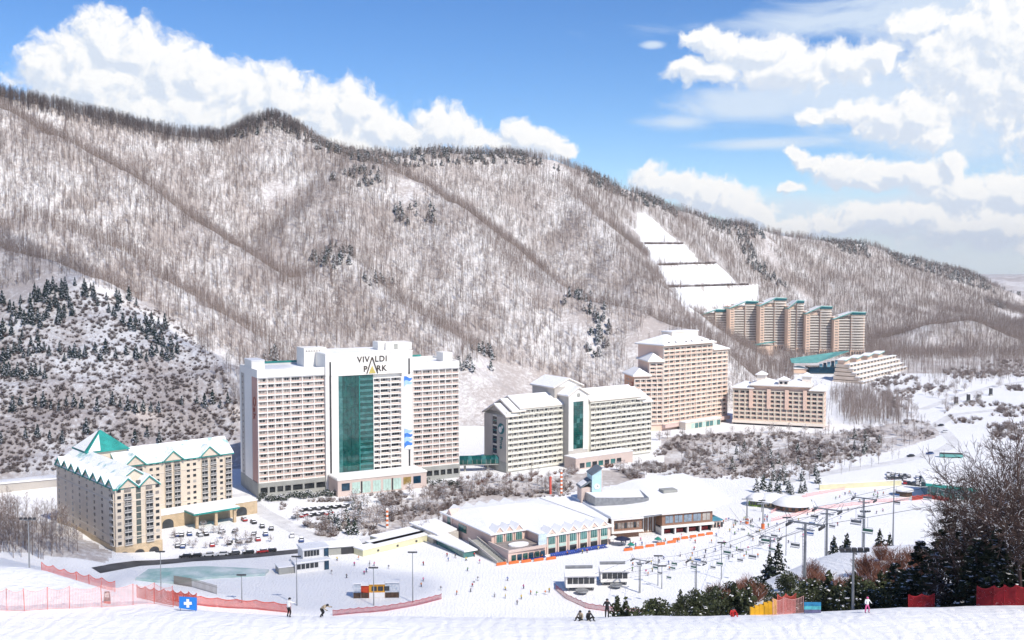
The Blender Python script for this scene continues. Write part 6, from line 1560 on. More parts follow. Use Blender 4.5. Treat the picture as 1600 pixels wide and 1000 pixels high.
frame_me = fm.mesh('chair_frame', METAL)
seat_g = chair_mesh(mat('chair_green', (.05,.13,.10), .5, .1)); seat_d = chair_mesh(mat('chair_grey', (.13,.14,.15), .5, .1)); seat_y = chair_mesh(mat('chair_yellow', (.75,.42,.02), .5, .1)); seat_b = chair_mesh(mat('chair_blue', (.05,.14,.36), .5, .1))
sm_ = MB(); sm_.box(-1.22,1.22,-.5,.05,-3.845,-3.62); snow_me = sm_.mesh('chair_snow', SNOWR)
rc = random.Random(4); LN = ('left', 'middle', 'right')
for li, line in enumerate(LINES):
    P = []
    for e in line:
        if e[0] == 'p':
            p = at_d(e[1], e[3]); z = W(e[1], e[2], e[3]).z; p.z = min(p.z, z)-.2 if p.z < z+3 else p.z
            nxt = Vector((-.55, -.8, 0)); P.append(pylon(p, e[4]+(z-p.z if z > p.z else 0), math.atan2(.45,.9)*0-.6, e[5]))
        else: P.append(e[1])
    for s in (-1, 1):
        m = MB(); Q = []
        off = Vector((math.cos(-.6), math.sin(-.6), 0))*3.0*s
        for a, b in zip(P[:-1], P[1:]):
            for i in range(12):
                t = i/12; q = a.lerp(b, t)+off; q.z -= math.sin(math.pi*t)*(b-a).length*.012; Q.append(q)
        Q.append(P[-1]+off)
        for a, b in zip(Q[:-1], Q[1:]): m.tube(a, b, .045, .045, 4, caps=False)
        o = m.build('haul_cable', DARK); tag(o, 'thin %s haul cable of the %s chairlift line' % ('near' if s > 0 else 'far', LN[li]), 'cable', 'chairlift cables')
        acc = 0
        for a, b in zip(Q[:-1], Q[1:]):
            acc += (b-a).length
            if acc > (24 if s > 0 else 27):
                acc = 0; px, py = to_px(b.x, b.y, b.z)
                if not (880 < px < 1500) or b.z-T(b.x,b.y) < 5.5: continue
                me, cl = rc.choice(((seat_g,'green'),(seat_d,'grey'),(seat_d,'grey'),(seat_g,'green'),(seat_d,'grey'),(seat_b,'blue'))) if not (li == 2 and 1340 < px < 1400) else (seat_y,'yellow')
                c = thing('lift_chair', '%s chair hanging from the %s cable of the %s chairlift' % (cl, 'near' if s > 0 else 'far', LN[li]), 'lift chair', tuple(b), -.6, 'chairlift chairs'); c.scale = (.68,.68,.68)
                link('hanger', hang_me, c); link('chair_frame', frame_me, c); st = link('seat', me, c); link('seat_snow', snow_me, st)

# ------------------------------------------------------------------ floodlight poles
def lamp_pole(p, h, label, nl=6):
    o = thing('floodlight_pole', label, 'light pole', tuple(p), 0, 'piste floodlights')
    m = MB(); m.tube((0,0,-1), (0,0,h), .22, .11, 8); m.build('pole', METAL, o)
    m = MB(); m.box(-1.5,1.5,-.08,.08,h-.1,h+.1); m.box(-.08,.08,-1.0,1.0,h-.09,h+.09); m.build('head_frame', METAL, o)
    for i in range(nl):
        x = -1.4+2.8*i/(nl-1); m = MB(); m.box(x-.24,x+.24,-.5,.0,h+.12,h+.5); m.build('lamp_head', DARK, o)
for px, py, top, lab in ((645,941,861,'tall dark floodlight pole in the middle of the lower piste'), (464,946,868,'pale floodlight pole right of the blue cross sign'), (378,942,898,'short floodlight pole near the red nets at the left'), (584,946,886,'floodlight pole just right of the colourful booths'), (252,945,872,'floodlight pole behind the blue cross sign'),
                         (1028,915,868,'floodlight pole beside the lift stations'), (1127,905,847,'floodlight pole on the open right piste'), (1228,868,808,'floodlight pole near the upper pylons'), (1034,920,884,'shorter floodlight pole behind the lift stations'), (1190,800,782,'small floodlight by the lift hall')):
    p = G(px, py); p.z = T(p.x, p.y); lamp_pole(p, (py-top)/F*p.y, lab)
for px, D, py, top, lab in ((1403,245,858,748,'tall floodlight pole beside the yellow lift chair'), (1341,118,945,862,'slim floodlight pole behind the child in pink'), (1358,330,820,800,'distant floodlight pole on the upper right piste')):
    p = at_d(px, D); lamp_pole(p, max(6, W(px, top, D).z-p.z), lab, 5)
p = at_d(35, 215); lamp_pole(p, W(35,812,215).z-p.z, 'floodlight pole among the bare trees at the left edge', 4)

# ------------------------------------------------------------------ nets and fences
def net(name, label, pts, h, mc, mp, step=.16, tw=.018, post_every=3.0, cat='net fence'):
    P = [Vector(p) for p in pts]; c = P[0]; o = thing(name, label, cat, tuple(c), 0, 'safety nets')
    Q = []
    for a, b in zip(P[:-1], P[1:]):
        n = max(1, round((b-a).length/post_every)); Q += [a.lerp(b, i/n) for i in range(n)]
    Q.append(P[-1]); r = random.Random(len(Q))
    m = MB()
    for i, q in enumerate(Q):
        q.z = T(q.x, q.y) if q.y < 398 else q.z
        pm = MB(); tl = Vector((r.uniform(-.1,.1), r.uniform(-.08,.08), 0)); pm.tube(q-c+Vector((0,0,-.3)), q-c+Vector((0,0,h*1.04))+tl, .03, .025, 5); pm.build('post', mp, o)
    for a, b in zip(Q[:-1], Q[1:]):
        a, b = a-c, b-c; L_ = (b-a).length; n = max(2, int(L_/step)); side = (b-a).normalized()
        sag = lambda t, u: Vector((0,0,-.16*h*math.sin(math.pi*t)*u))
        nz = max(3, int(h/step))
        for k in range(n):
            t = k/n; p0 = a.lerp(b, t); m.quad(p0+Vector((0,0,.02))-side*tw, p0+Vector((0,0,.02))+side*tw, p0+Vector((0,0,h))+sag(t,1)+side*tw, p0+Vector((0,0,h))+sag(t,1)-side*tw)
        for k in range(nz+1):
            u = k/nz
            for s in range(4):
                q0 = a.lerp(b, s/4)+Vector((0,0,.05+u*(h-.05)))+sag(s/4,u); q1 = a.lerp(b, (s+1)/4)+Vector((0,0,.05+u*(h-.05)))+sag((s+1)/4,u); w_ = Vector((0,0,tw*(2.2 if k in (0,nz) else 1)))
                m.quad(q0-w_, q1-w_, q1+w_, q0+w_)
    tag(m.build('mesh_net', mc, o), kind='stuff')
    return o
M_PNET = mat('pink_net', (.84,.46,.43), .7, .15, 1.0); M_RNET = mat('red_net', (.66,.12,.09), .7, .15, 1.0); M_DRNET = mat('dark_red_net', (.38,.02,.03), .7, .2, 1.0)
def dn(px, D): return at_d(px, D)
net('safety_net', 'long pale pink net fence in front of the left snow mound', [dn(-30,93),dn(26,93),dn(97,94),dn(149,95),dn(198,97),dn(232,99),dn(262,98)], 2.0, M_PNET, M_RNET, .13, .012, 2.0)
net('safety_net', 'red net running down the back edge of the left snow mound', [dn(55,112),dn(90,113),dn(130,113),dn(170,112)], 1.9, M_RNET, M_RNET, .12, .02, 1.6)
net('safety_net', 'bright red net on the right shoulder of the left snow mound', [dn(205,108),dn(232,106),dn(262,104),dn(300,102)], 1.7, M_RNET, M_RNET, .10, .025, 1.4)
def gp(*pp): return [Vector((G(*p).x, G(*p).y, T(G(*p).x, G(*p).y))) for p in pp]
net('safety_net', 'tall red net on the lower piste right of the blue cross sign', gp((262,953),(340,949),(400,952),(455,958)), 3.2, M_RNET, M_RNET, .32, .07, 6)
net('safety_net', 'thin red net curving over the lower piste under the booths', gp((520,962),(600,955),(650,946),(690,936)), 1.9, M_DRNET, M_DRNET, .3, .05, 3)
net('safety_net', 'thin red net curving down from the lift stations', gp((868,921),(885,936),(915,950),(960,958),(1005,964)), 1.9, M_DRNET, M_DRNET, .3, .05, 3)
net('safety_net', 'pink net along the far side of the right piste', gp((1205,815),(1290,795),(1370,785),(1420,782)), 1.6, M_PNET, M_RNET, .35, .05, 5)
net('safety_net', 'pink net along the top edge of the right piste', gp((1205,802),(1260,776),(1320,765)), 1.5, M_PNET, M_RNET, .35, .05, 5)
net('safety_net', 'bright red barrier net in front of the teal hall', gp((1425,782),(1450,779),(1482,784)), 2.2, M_RNET, M_RNET, .2, .09, 4)
net('safety_net', 'dark red net at the right edge of the foreground', [dn(1538,98),dn(1565,97),dn(1600,96),dn(1650,96)], 1.9, M_DRNET, M_DRNET, .10, .03, 1.2)
net('safety_net', 'small dark red net between child and right conifers', [dn(1430,100),dn(1450,100),dn(1470,100)], 1.4, M_DRNET, M_DRNET, .10, .03, 1.2)
net('safety_net', 'red net standing behind the yellow padding', [dn(1222,104),dn(1235,104),dn(1250,104)], 2.2, M_RNET, M_RNET, .10, .03, 1.0)
net('safety_net', 'pale net between yellow padding and blue banner', [dn(1215,97),dn(1232,97),dn(1262,97)], 1.6, M_PNET, M_PNET, .13, .010, 1.6)
# yellow padding, blue banner, blue cross sign, dark notice
o = thing('safety_padding', 'yellow safety padding at the foot of the green scrub', 'padding', tuple(dn(1178,98)), 0)
for i in range(6):
    m = MB(); a = dn(1178+i*7,98)-dn(1178,98); m.box(a.x, a.x+.40, -.25, .12, a.z-.2, a.z+.75+i*.13+.05*(i%2)); m.build('pad', mat('pad_yellow', (.72,.38,.02), .6, .12), o)
o = thing('banner', 'small blue and teal banner standing in the foreground snow', 'banner', tuple(dn(1264,96)), 0)
for i, (c_, z0_, z1_) in enumerate((((.03,.22,.42),.75,1.1), ((.10,.45,.50),.42,.748), ((.12,.12,.22),.1,.418))):
    m = MB(); m.box(0, 1.55, -.03, .03, z0_, z1_); m.build('banner_stripe', mat('banner_stripe_%d' % i, c_, .6, .25, 2.0), o)
for x in (.05, 1.5):
    m = MB(); m.box(x-.03, x+.03, .035, .09, -.4, 1.1); m.build('stake', METAL, o)
c = dn(271,95); o = thing('first_aid_sign', 'blue sign with a white cross in the snow at the left', 'sign', (c.x, c.y, c.z), 0)
m = MB(); m.add([(0,0,.25),(1.62,0,.0),(1.65,0,1.22),(.04,0,1.32),(0,.05,.25),(1.62,.05,.0),(1.65,.05,1.22),(.04,.05,1.32)], [(0,1,2,3),(7,6,5,4),(0,4,5,1),(1,5,6,2),(2,6,7,3),(3,7,4,0)]); m.build('panel', mat('sign_blue', (.02,.20,.62), .5, .06), o)
m = MB(); m.box(.70,.94,-.03,-.004,.30,1.08); m.box(.46,.698,-.03,-.004,.56,.82); m.box(.942,1.18,-.03,-.004,.56,.82); m.build('cross', WHITE, o)
for x in (.12, 1.5):
    m = MB(); m.box(x-.03,x+.03,.052,.11,-.5,1.2); m.build('stake', METAL, o)
c = dn(157,96.5); o = thing('notice_board', 'small dark notice on a stand before the pink net', 'sign', tuple(c), 0)
m = MB(); m.add([(-.32,0,.25),(.32,0,.25),(.24,0,1.15),(-.24,0,1.15),(-.32,.06,.25),(.32,.06,.25),(.24,.06,1.15),(-.24,.06,1.15)], [(0,1,2,3),(7,6,5,4),(0,4,5,1),(1,5,6,2),(2,6,7,3),(3,7,4,0)]); m.build('board', mat('notice_grey', (.12,.12,.11), .6, .3, 4), o)
m = MB(); m.box(-.2,.2,-.03,-.004,.62,1.0); m.build('notice_print', mat('notice_pale', (.55,.55,.52), .6, .3, 9), o)
m = MB(); m.box(-.3,.3,.0,.12,-.3,.2); m.build('stand', M_RNET, o)
# wooden fence behind the nets
pts = gp((272,914),(300,918),(340,930)); o = thing('wooden_fence', 'grey slatted wooden fence above the red nets', 'fence', tuple(pts[0]), 0)
me_s = None
for a, b in zip(pts[:-1], pts[1:]):
    n = 22
    for i in range(n):
        p = a.lerp(b, i/n)-pts[0]; m = MB()
        if me_s is None: m.box(-.12,.12,-.05,.05,-.5,3.2); me_s = m.mesh('slat', mat('weathered_wood', (.30,.26,.22), .85, .2, 2))
        link('slat', me_s, o, tuple(p), math.atan2((b-a).y,(b-a).x))
    m = MB(); m.tube(a-pts[0]+Vector((0,.1,2.4)), b-pts[0]+Vector((0,.1,2.4)), .07,.07,4); m.build('rail', MATS['weathered_wood'], o)
# orange barrier cushions, blue deck chairs and parasols by the lodges
M_ORB = mat('orange_barrier', (.70,.17,.05), .6, .12)
for i, (px, py, w) in enumerate([(776+i*19.5, 884.5-i*2.2, 4.4) for i in range(5)]+[(975+i*17, 861.5-i*3, 4.0) for i in range(5)]+[(1052+i*13, 845-i*2.2, 3.2) for i in range(5)]):
    g = G(px, py); g.z = T(g.x,g.y)
    m = MB(); m.prism([(0,0),(w,0),(w-.15,.6),(.15,.6)], -.2, .95); m.box(.2,w-.2,.15,.45,.95,1.1)
    o = m.build('barrier', M_ORB, None, loc=tuple(g), rz=.35 if i >= 5 else .5); k = ('in the line before the pink lodge terrace','in the line before the lodge entrance','in the line before the brick arcade')[i//5]
    tag(o, ('first','second','third','fourth','fifth')[i%5]+' orange barrier cushion from the left '+k, 'barrier', 'orange barriers')
bm = MB(); bm.box(-.35,.35,-.9,.5,.28,.36); bm.add([(-.35,.5,.3),(.35,.5,.3),(.35,1.0,.95),(-.35,1.0,.95),(-.35,.55,.26),(.35,.55,.26),(.35,1.06,.92),(-.35,1.06,.92)], [(0,1,2,3),(7,6,5,4),(0,4,5,1),(1,5,6,2),(2,6,7,3),(3,7,4,0)])
for sx in (-.3,.3):
    for sy in (-.8,.4): bm.box(sx-.04,sx+.04,sy-.04,sy+.04,-.1,.28)
bmm = bm.mesh('deck_chair', mat('deckchair_blue', (.03,.07,.32), .7, .15))
rr = random.Random(6)
for row, (px0, py0, px1, py1, n, lab) in enumerate(((818,872,852,866,12,'blue deck chair in the row below the lodge terrace'), (862,866,905,859,14,'blue deck chair in the middle row before the arched gables'), (905,858,948,851,14,'blue deck chair in the row before the right arched gables'))):
    for i in range(n):
        for k in range(2):
            g = G(px0+(px1-px0)*i/n+k*1.2, py0+(py1-py0)*i/n+k*4); g.z = T(g.x,g.y)
            tag(link('deck_chair', bmm, None, tuple(g), .5+rr.uniform(-.15,.15), 1.15), lab, 'deck chair', 'blue deck chairs')
def parasol(px, py, col, nm, lab, r_=2.6, h=3.0):
    g = G(px, py); o = thing('parasol', lab, 'parasol', (g.x,g.y,T(g.x,g.y)), 0)
    m = MB(); m.tube((0,0,-.3),(0,0,h),.07,.05,6); m.build('pole', METAL, o)
    m = MB(); n = 8; m.add([(0,0,h+.3)]+[(r_*math.cos(i*math.pi/4), r_*math.sin(i*math.pi/4), h-.8) for i in range(8)]+[(0,0,h+.2)]+[(r_*.98*math.cos(i*math.pi/4), r_*.98*math.sin(i*math.pi/4), h-.95) for i in range(8)], [(0,1+i,1+(i+1)%8) for i in range(8)]+[(9,10+(i+1)%8,10+i) for i in range(8)]+[(1+i,10+i,10+(i+1)%8,1+(i+1)%8) for i in range(8)]); m.build('canopy', mat(nm, col, .7, .1), o)
parasol(972, 852, (.02,.025,.06), 'navy_cloth', 'large navy parasol before the lodge entrance', 3.6, 3.6); parasol(958, 850, (.75,.75,.72), 'white_cloth', 'white parasol beside the navy one', 2.6, 3.4)
parasol(986, 857, (.02,.22,.16), 'green_cloth', 'small green parasol right of the navy one', 1.6, 2.4); parasol(1028, 848, (.03,.24,.18), 'teal_cloth', 'small teal parasol near the brick arcade', 1.6, 2.4)
for px, py in ((1167,818),(1192,826)):
    g = G(px, py); o = thing('gondola_pylon', 'slim grey pylon with orange foot padding, %s of two by the lift hall' % ('left' if px < 1180 else 'right'), 'pylon', (g.x,g.y,0), 0, 'padded pylons')
    m = MB(); m.tube((0,0,-1),(0,0,11),.35,.28,8); m.build('mast', METAL, o)
    m = MB(); m.tube((0,0,-.5),(0,0,2.2),.8,.8,10); m.build('foot_padding', M_ORB, o)
    m = MB(); m.box(-2.5,2.5,-.2,.2,11,11.4); m.build('crossarm', METAL, o)
for px, py, h, lab in ((860,772,9,'left of two orange and white crane masts among the garden trees'), (877,774,13,'right and taller of two orange and white masts among the garden trees'), (605,825,9,'red crane arm among the trees before the tall hotel')):
    g = G(px, py); o = thing('crane_mast', lab, 'mast', (g.x,g.y,T(g.x,g.y)), .3)
    for k in range(int(h)):
        m = MB(); m.box(-.5,.5,-.5,.5,k,k+.96); m.build('mast_section', (M_ORB if k % 2 else WHITE) if h != 9 or px < 700 else M_RNET, o)

# ------------------------------------------------------------------ people: one continuous skinned body per pose
SKIN_R = {'pelvis':.155,'belly':.15,'chest':.175,'neck':.075,'head':.115,'crown':.10,'hip':.10,'knee':.075,'ankle':.06,'toe':.055,'sho':.085,'elb':.06,'wri':.05,'hand':.055}
def skeleton(lean=.15, knee=.25, arm=(.5,.6), crouch=0.0, spread=.13, twist=0.0):
    J = {}; hipz = .92-crouch
    J['pelvis'] = Vector((0,0,hipz)); f = lambda L_: Vector((0,-math.sin(lean)*L_, math.cos(lean)*L_))
    J['belly'] = J['pelvis']+f(.22); J['chest'] = J['pelvis']+f(.45); J['neck'] = J['pelvis']+f(.60); J['head'] = J['pelvis']+f(.70)+Vector((0,-.02,.02)); J['crown'] = J['head']+Vector((0,-.01,.12))
    for s, n in ((-1,'l'),(1,'r')):
        J['hip'+n] = J['pelvis']+Vector((s*.10,0,-.06)); kz = hipz*.53
        J['knee'+n] = Vector((s*spread, -knee*.55-crouch*.25, kz)); J['ankle'+n] = Vector((s*spread*1.05, knee*.1, .09)); J['toe'+n] = J['ankle'+n]+Vector((0,-.17,-.03))
        J['sho'+n] = J['chest']+Vector((s*.19,0,.07)); a = arm[0] if s < 0 else arm[1]
        J['elb'+n] = J['sho'+n]+Vector((s*.12,-math.sin(a)*.26,-math.cos(a)*.26)); J['wri'+n] = J['elb'+n]+Vector((s*.03,-math.sin(a+.7)*.24,-math.cos(a+.7)*.24)); J['hand'+n] = J['wri'+n]+Vector((0,-.07,-.03))
    return J
BONES = [('pelvis','belly'),('belly','chest'),('chest','neck'),('neck','head'),('head','crown')]+[e for n in 'lr' for e in (('pelvis','hip'+n),('hip'+n,'knee'+n),('knee'+n,'ankle'+n),('ankle'+n,'toe'+n),('chest','sho'+n),('sho'+n,'elb'+n),('elb'+n,'wri'+n),('wri'+n,'hand'+n))]
def body_mesh(name, J, sub=1):
    keys = list(J); me = bpy.data.meshes.new(name); me.from_pydata([tuple(J[k]) for k in keys], [(keys.index(a), keys.index(b)) for a, b in BONES], [])
    o = bpy.data.objects.new(name, me); C.objects.link(o)
    o.modifiers.new('skin', 'SKIN'); sk = me.skin_vertices[0].data if me.skin_vertices else None
    if sk is None:
        bpy.context.view_layer.objects.active = o; bpy.ops.mesh.customdata_skin_add(); sk = me.skin_vertices[0].data
    for i, k in enumerate(keys):
        r = SKIN_R.get(k) or SKIN_R[k[:-1]]; sk[i].radius = (r, r); sk[i].use_root = (k == 'pelvis')
    if sub: o.modifiers.new('sub', 'SUBSURF').levels = sub
    dg = bpy.context.evaluated_depsgraph_get(); dg.update(); out = bpy.data.meshes.new_from_object(o.evaluated_get(dg)); out.name = name
    bpy.data.objects.remove(o); bpy.data.meshes.remove(me)
    # clothing regions by the nearest bone: 0 jacket, 1 trousers, 2 skin, 3 boots and gloves
    reg = {'hip':1,'knee':1,'ankle':1,'toe':3,'head':2,'crown':2,'hand':3}
    for _ in range(4): out.materials.append(WHITE)
    for p in out.polygons:
        c = p.center; best = (9, 0)
        for a, b in BONES:
            A, B = J[a], J[b]; d = B-A; t = max(0, min(1, (c-A).dot(d)/max(d.length_squared,1e-9))); q = (c-A-d*t).length
            if q < best[0]:
                k = b if b in reg else b[:-1] if b[:-1] in reg else None; best = (q, reg.get(k, 0) if k else 0)
        p.material_index = best[1]; p.use_smooth = True
    return out
POSES = [body_mesh('skier_body', skeleton(.35,.45,(.8,.7),.12), 0), body_mesh('skier_body', skeleton(.12,.1,(.3,.5)), 0), body_mesh('skier_body', skeleton(.5,.6,(1.0,.4),.2,.2), 0), body_mesh('skier_body', skeleton(.05,.0,(.1,.2)), 0)]
M_SKINC = mat('skin', (.55,.36,.27), .6, .05); M_BOOT = mat('boot_black', (.03,.03,.03), .5, .2)
JC = [('black',(.02,.02,.022)),('red',(.50,.03,.03)),('blue',(.03,.10,.40)),('white',(.75,.75,.74)),('green',(.10,.30,.06)),('orange',(.70,.22,.03)),('grey',(.20,.20,.21)),('yellow',(.68,.52,.05)),('pink',(.66,.12,.28))]
TC = [('black',(.02,.02,.02)),('grey',(.14,.14,.15)),('navy',(.02,.03,.09)),('white',(.7,.7,.68))]
skm = MB(); skm.box(-.05,.05,-.75,.75,.01,.04); skm.add([(-.05,-.75,.01),(.05,-.75,.01),(.04,-.92,.10),(-.04,-.92,.10),(-.05,-.75,.04),(.05,-.75,.04),(.04,-.92,.12),(-.04,-.92,.12)], [(0,1,2,3),(7,6,5,4),(0,4,7,3),(1,2,6,5)]); ski_me = skm.mesh('ski', mat('ski_top', (.25,.05,.05), .4, .4, 3))
hm = MB(); n = 8
for i in range(3):
    for k in range(n):
        a0, a1 = 2*math.pi*k/n, 2*math.pi*(k+1)/n; e0, e1 = math.pi/2*i/3, math.pi/2*(i+1)/3
        P_ = lambda a, e: (.135*math.cos(a)*math.cos(e), .15*math.sin(a)*math.cos(e), .15*math.sin(e))
        hm.quad(P_(a0,e0), P_(a1,e0), P_(a1,e1), P_(a0,e1))
cap = {}
def person(loc, rz, pose, jk, tk, label, group, skis=True, scale=1.0, capc='black'):
    me = POSES[pose].copy(); j = dict(JC)[jk]; t_ = dict(TC).get(tk) or dict(JC)[tk]
    for i, m_ in enumerate((mat('jacket_'+jk, j, .75, .12, 3), mat('trousers_'+tk, t_, .75, .12, 3), M_SKINC, M_BOOT)): me.materials[i] = m_
    o = thing('person', label, 'person', (loc.x, loc.y, loc.z-.01), rz, group); o.scale = (scale,)*3
    link('body', me, o)
    if capc not in cap: cap[capc] = hm.mesh('helmet', mat('helmet_'+capc, dict(JC)[capc], .4, .1))
    top = max(v.co.z for v in me.vertices); yy = [v.co.y for v in me.vertices if v.co.z > top-.08]
    link('helmet', cap[capc], o, (0, sum(yy)/len(yy), top-.12))
    if skis:
        for s in (-.13,.13): link('ski', ski_me, o, (s, .02, -.03))
    return o
rp = random.Random(12)
PZ = [(scatter([(560,880),(740,880),(860,900),(860,950),(700,945),(650,925),(640,900)], 24, 41, (), 11), 'on the lower piste left of the lift stations'),
      (scatter([(470,880),(560,872),(600,900),(540,905)], 9, 42, (), 10), 'near the booths on the lower piste'),
      (scatter([(880,900),(1010,880),(1100,850),(1120,870),(1020,900)], 24, 43, (), 9), 'on the piste behind the lift stations'),
      (scatter([(1080,845),(1200,810),(1330,790),(1400,800),(1250,850),(1130,890)], 44, 44, (), 8), 'on the open right piste'),
      (scatter([(1250,785),(1330,770),(1400,765),(1400,790),(1290,800)], 14, 45, (), 8), 'high on the right piste near the boundary wall'),
      (scatter([(965,848),(1040,842),(1110,835),(1112,842),(1040,852),(970,860)], 18, 46, (), 4), 'in the crowd before the brick lodge'),
      (scatter([(800,872),(955,852),(958,858),(810,880)], 10, 47, (), 6), 'by the deck chairs of the pink lodge'),
      (scatter([(690,868),(760,868),(790,885),(700,880)], 7, 48, (), 8), 'left of the pink lodge stairs'),
      (scatter([(1110,818),(1165,808),(1210,800),(1200,815),(1130,830)], 24, 49, (), 4), 'queueing below the lift hall')]
for pts_, where in PZ:
    for (x, y) in pts_:
        g = G(x, y); g.z = T(g.x, g.y); jk = rp.choice(JC)[0]; tk = rp.choice(TC)[0]
        person(g, rp.uniform(0,6.28), rp.randrange(4), jk, tk, 'skier in %s jacket and %s trousers %s' % (jk, tk, where), 'skiers on the piste', skis='crowd' not in where, capc=rp.choice(('black','white','red','grey')))
# people on the near crest
POSES.append(body_mesh('person_body', skeleton(.18,.25,(.9,1.1)), 1)); POSES.append(body_mesh('person_body', skeleton(1.15,.35,(.6,.9),.10), 1)); POSES.append(body_mesh('person_body', skeleton(.0,.0,(.15,.2)), 1)); POSES.append(body_mesh('person_body', skeleton(.05,.15,(.35,.5),0,.2), 1))
def sit():
    J = skeleton(.25,0,(.3,.5)); dz = Vector((0,0,.12))-J['pelvis']
    for k in J:
        if k[:-1] not in ('knee','ankle','toe'): J[k] = J[k]+dz
    for s, n_ in ((-1,'l'),(1,'r')): J['knee'+n_] = Vector((s*.18,-.40,.40)); J['ankle'+n_] = Vector((s*.2,-.72,.10)); J['toe'+n_] = Vector((s*.2,-.86,.12))
    return J
POSES.append(body_mesh('person_body', sit(), 1))
JC.append(('beige',(.42,.34,.24)))
NP = 'people on the near slope'
person(at_d(445,92.5), 2.6, 4, 'white', 'black', 'snowboarder in white jacket and black trousers on the near crest', NP, False)
person(at_d(497,92.5), 1.2, 5, 'beige', 'black', 'person in beige jacket bending over on the near crest', NP, False)
person(at_d(910,92.0), -.6, 8, 'beige', 'black', 'person in tan jacket sitting on the near crest', NP, False)
person(at_d(921,92.0), .5, 8, 'black', 'black', 'person in black sitting beside the tan jacket on the crest', NP, False)
person(at_d(951,93.5), 3.0, 6, 'black', 'black', 'person all in black standing right of the sitting pair', NP, False)
person(at_d(1364,92.5), .2, 7, 'white', 'pink', 'child in white top and pink trousers standing at the right', NP, False, .84, 'pink')
person(at_d(1150,95.5), .3, 8, 'red', 'red', 'person in red half hidden before the green scrub', NP, False)

# ------------------------------------------------------------------ cars
def car_meshes(col, nm):
    b = MB(); prof = [(-2.1,.35),(-2.15,.75),(-1.9,.95),(-.95,1.0),(2.0,1.0),(2.12,.8),(2.1,.35)]
    n = len(prof); w = .86
    b.add([(x,-w,z) for x,z in prof]+[(x,w,z) for x,z in prof], [tuple(range(n)), tuple(range(2*n-1,n-1,-1))]+[(i,(i+1)%n,n+(i+1)%n,n+i) for i in range(n)])
    b.add([(-.45,-.66,1.46),(1.35,-.66,1.46),(1.35,.66,1.46),(-.45,.66,1.46),(-.45,-.66,1.41),(1.35,-.66,1.41),(1.35,.66,1.41),(-.45,.66,1.41)], [(0,1,2,3),(7,6,5,4),(0,4,5,1),(1,5,6,2),(2,6,7,3),(3,7,4,0)])
    body = b.mesh('body', mat('car_'+nm, col, .3, .08, 1, spec=.5))
    g = MB(); g.add([(-.98,-.80,.99),(1.85,-.80,.99),(1.85,.80,.99),(-.98,.80,.99),(-.45,-.64,1.42),(1.35,-.64,1.42),(1.35,.64,1.42),(-.45,.64,1.42)], [(0,3,2,1),(4,5,6,7),(0,1,5,4),(1,2,6,5),(2,3,7,6),(3,0,4,7)])
    return body, g.mesh('windows', GLASS_D)
CARS = [(nm, *car_meshes(c, nm)) for nm, c in (('black',(.02,.02,.022)),('white',(.7,.7,.7)),('silver',(.36,.37,.38)),('dark grey',(.08,.08,.085)),('red',(.40,.03,.03)),('blue',(.03,.07,.22)))]
wm = MB(); wm.tube((0,-.11,0),(0,.11,0),.33,.33,10); wheel_me = wm.mesh('wheel', M_BOOT)
sm2 = MB(); sm2.add([(-.5,-.68,1.47),(1.4,-.68,1.47),(1.4,.68,1.47),(-.5,.68,1.47),(-.35,-.5,1.68),(1.2,-.5,1.68),(1.2,.5,1.68),(-.35,.5,1.68)], [(4,5,6,7),(0,1,5,4),(1,2,6,5),(2,3,7,6),(3,0,4,7)]); sm2.add([(-2.0,-.7,1.0),(-1.0,-.7,1.04),(-1.0,.7,1.04),(-2.0,.7,1.0),(-1.9,-.5,1.12),(-1.05,-.5,1.16),(-1.05,.5,1.16),(-1.9,.5,1.12)], [(4,5,6,7),(0,1,5,4),(1,2,6,5),(2,3,7,6),(3,0,4,7)]); csn_me = sm2.mesh('snow_cover', SNOWR)
rk = random.Random(31)
def car(g, rz, label, group, snow=True, wheels=True):
    nm, bme, gme = rk.choice(CARS) if rk.random() > .45 else CARS[rk.choice((0,3))]
    o = thing('parked_car', label % nm, 'car', (g.x, g.y, T(g.x,g.y)+.05), rz, group); o.scale = (1.12,)*3
    b_ = link('body', bme, o); link('windows', gme, b_)
    if wheels:
        for x in (-1.35,1.35):
            for y in (-.8,.8): link('wheel', wheel_me, o, (x,y,.33))
    if snow: link('snow_cover', csn_me, o)
for i, px in enumerate((290,306,326,347,366,388,410,423)):
    car(G(px, 873.5-i*1.6), .32+rk.uniform(-.05,.05), '%s car parked along the dark road below the green-roofed block', 'cars along the road', rk.random() < .6)
for row, (a, b, n_) in enumerate((((262,842),(345,832),8),((275,858),(400,846),10),((380,812),(470,846),7),((350,832),(430,836),6))):
    for i in range(n_):
        if rk.random() < .28: continue
        t_ = i/(n_-1); car(G(a[0]+(b[0]-a[0])*t_+rk.uniform(-3,3), a[1]+(b[1]-a[1])*t_+rk.uniform(-2,2)), 1.9+rk.uniform(-.25,.25), '%s car under snow in the ' + ('back','front','right','middle')[row] + ' row of the left car park', 'cars in the left car park')
for row in range(2):
    for i in range(7):
        if rk.random() < .15: continue
        car(G(462+i*13, 800+row*9-i*1.2), 1.1+rk.uniform(-.1,.1), '%s snow-covered car in the ' + ('far','near')[row] + ' row before the tall white hotel', 'cars before the tall hotel')
for row in range(3):
    for i in range(10):
        if rk.random() < .12: continue
        car(G(1388+i*6.5, 742+row*5.5+i*.8), 1.3+rk.uniform(-.1,.1), '%s car in the ' + ('far','middle','near')[row] + ' row of the right car park', 'cars in the right car park', rk.random() < .5, False)
for px, py in ((1423,714),(1453,710),(1476,676),(1470,666)): car(G(px, py), .4, '%s car driving on the winding road at the right', 'cars on the winding road', False, False)
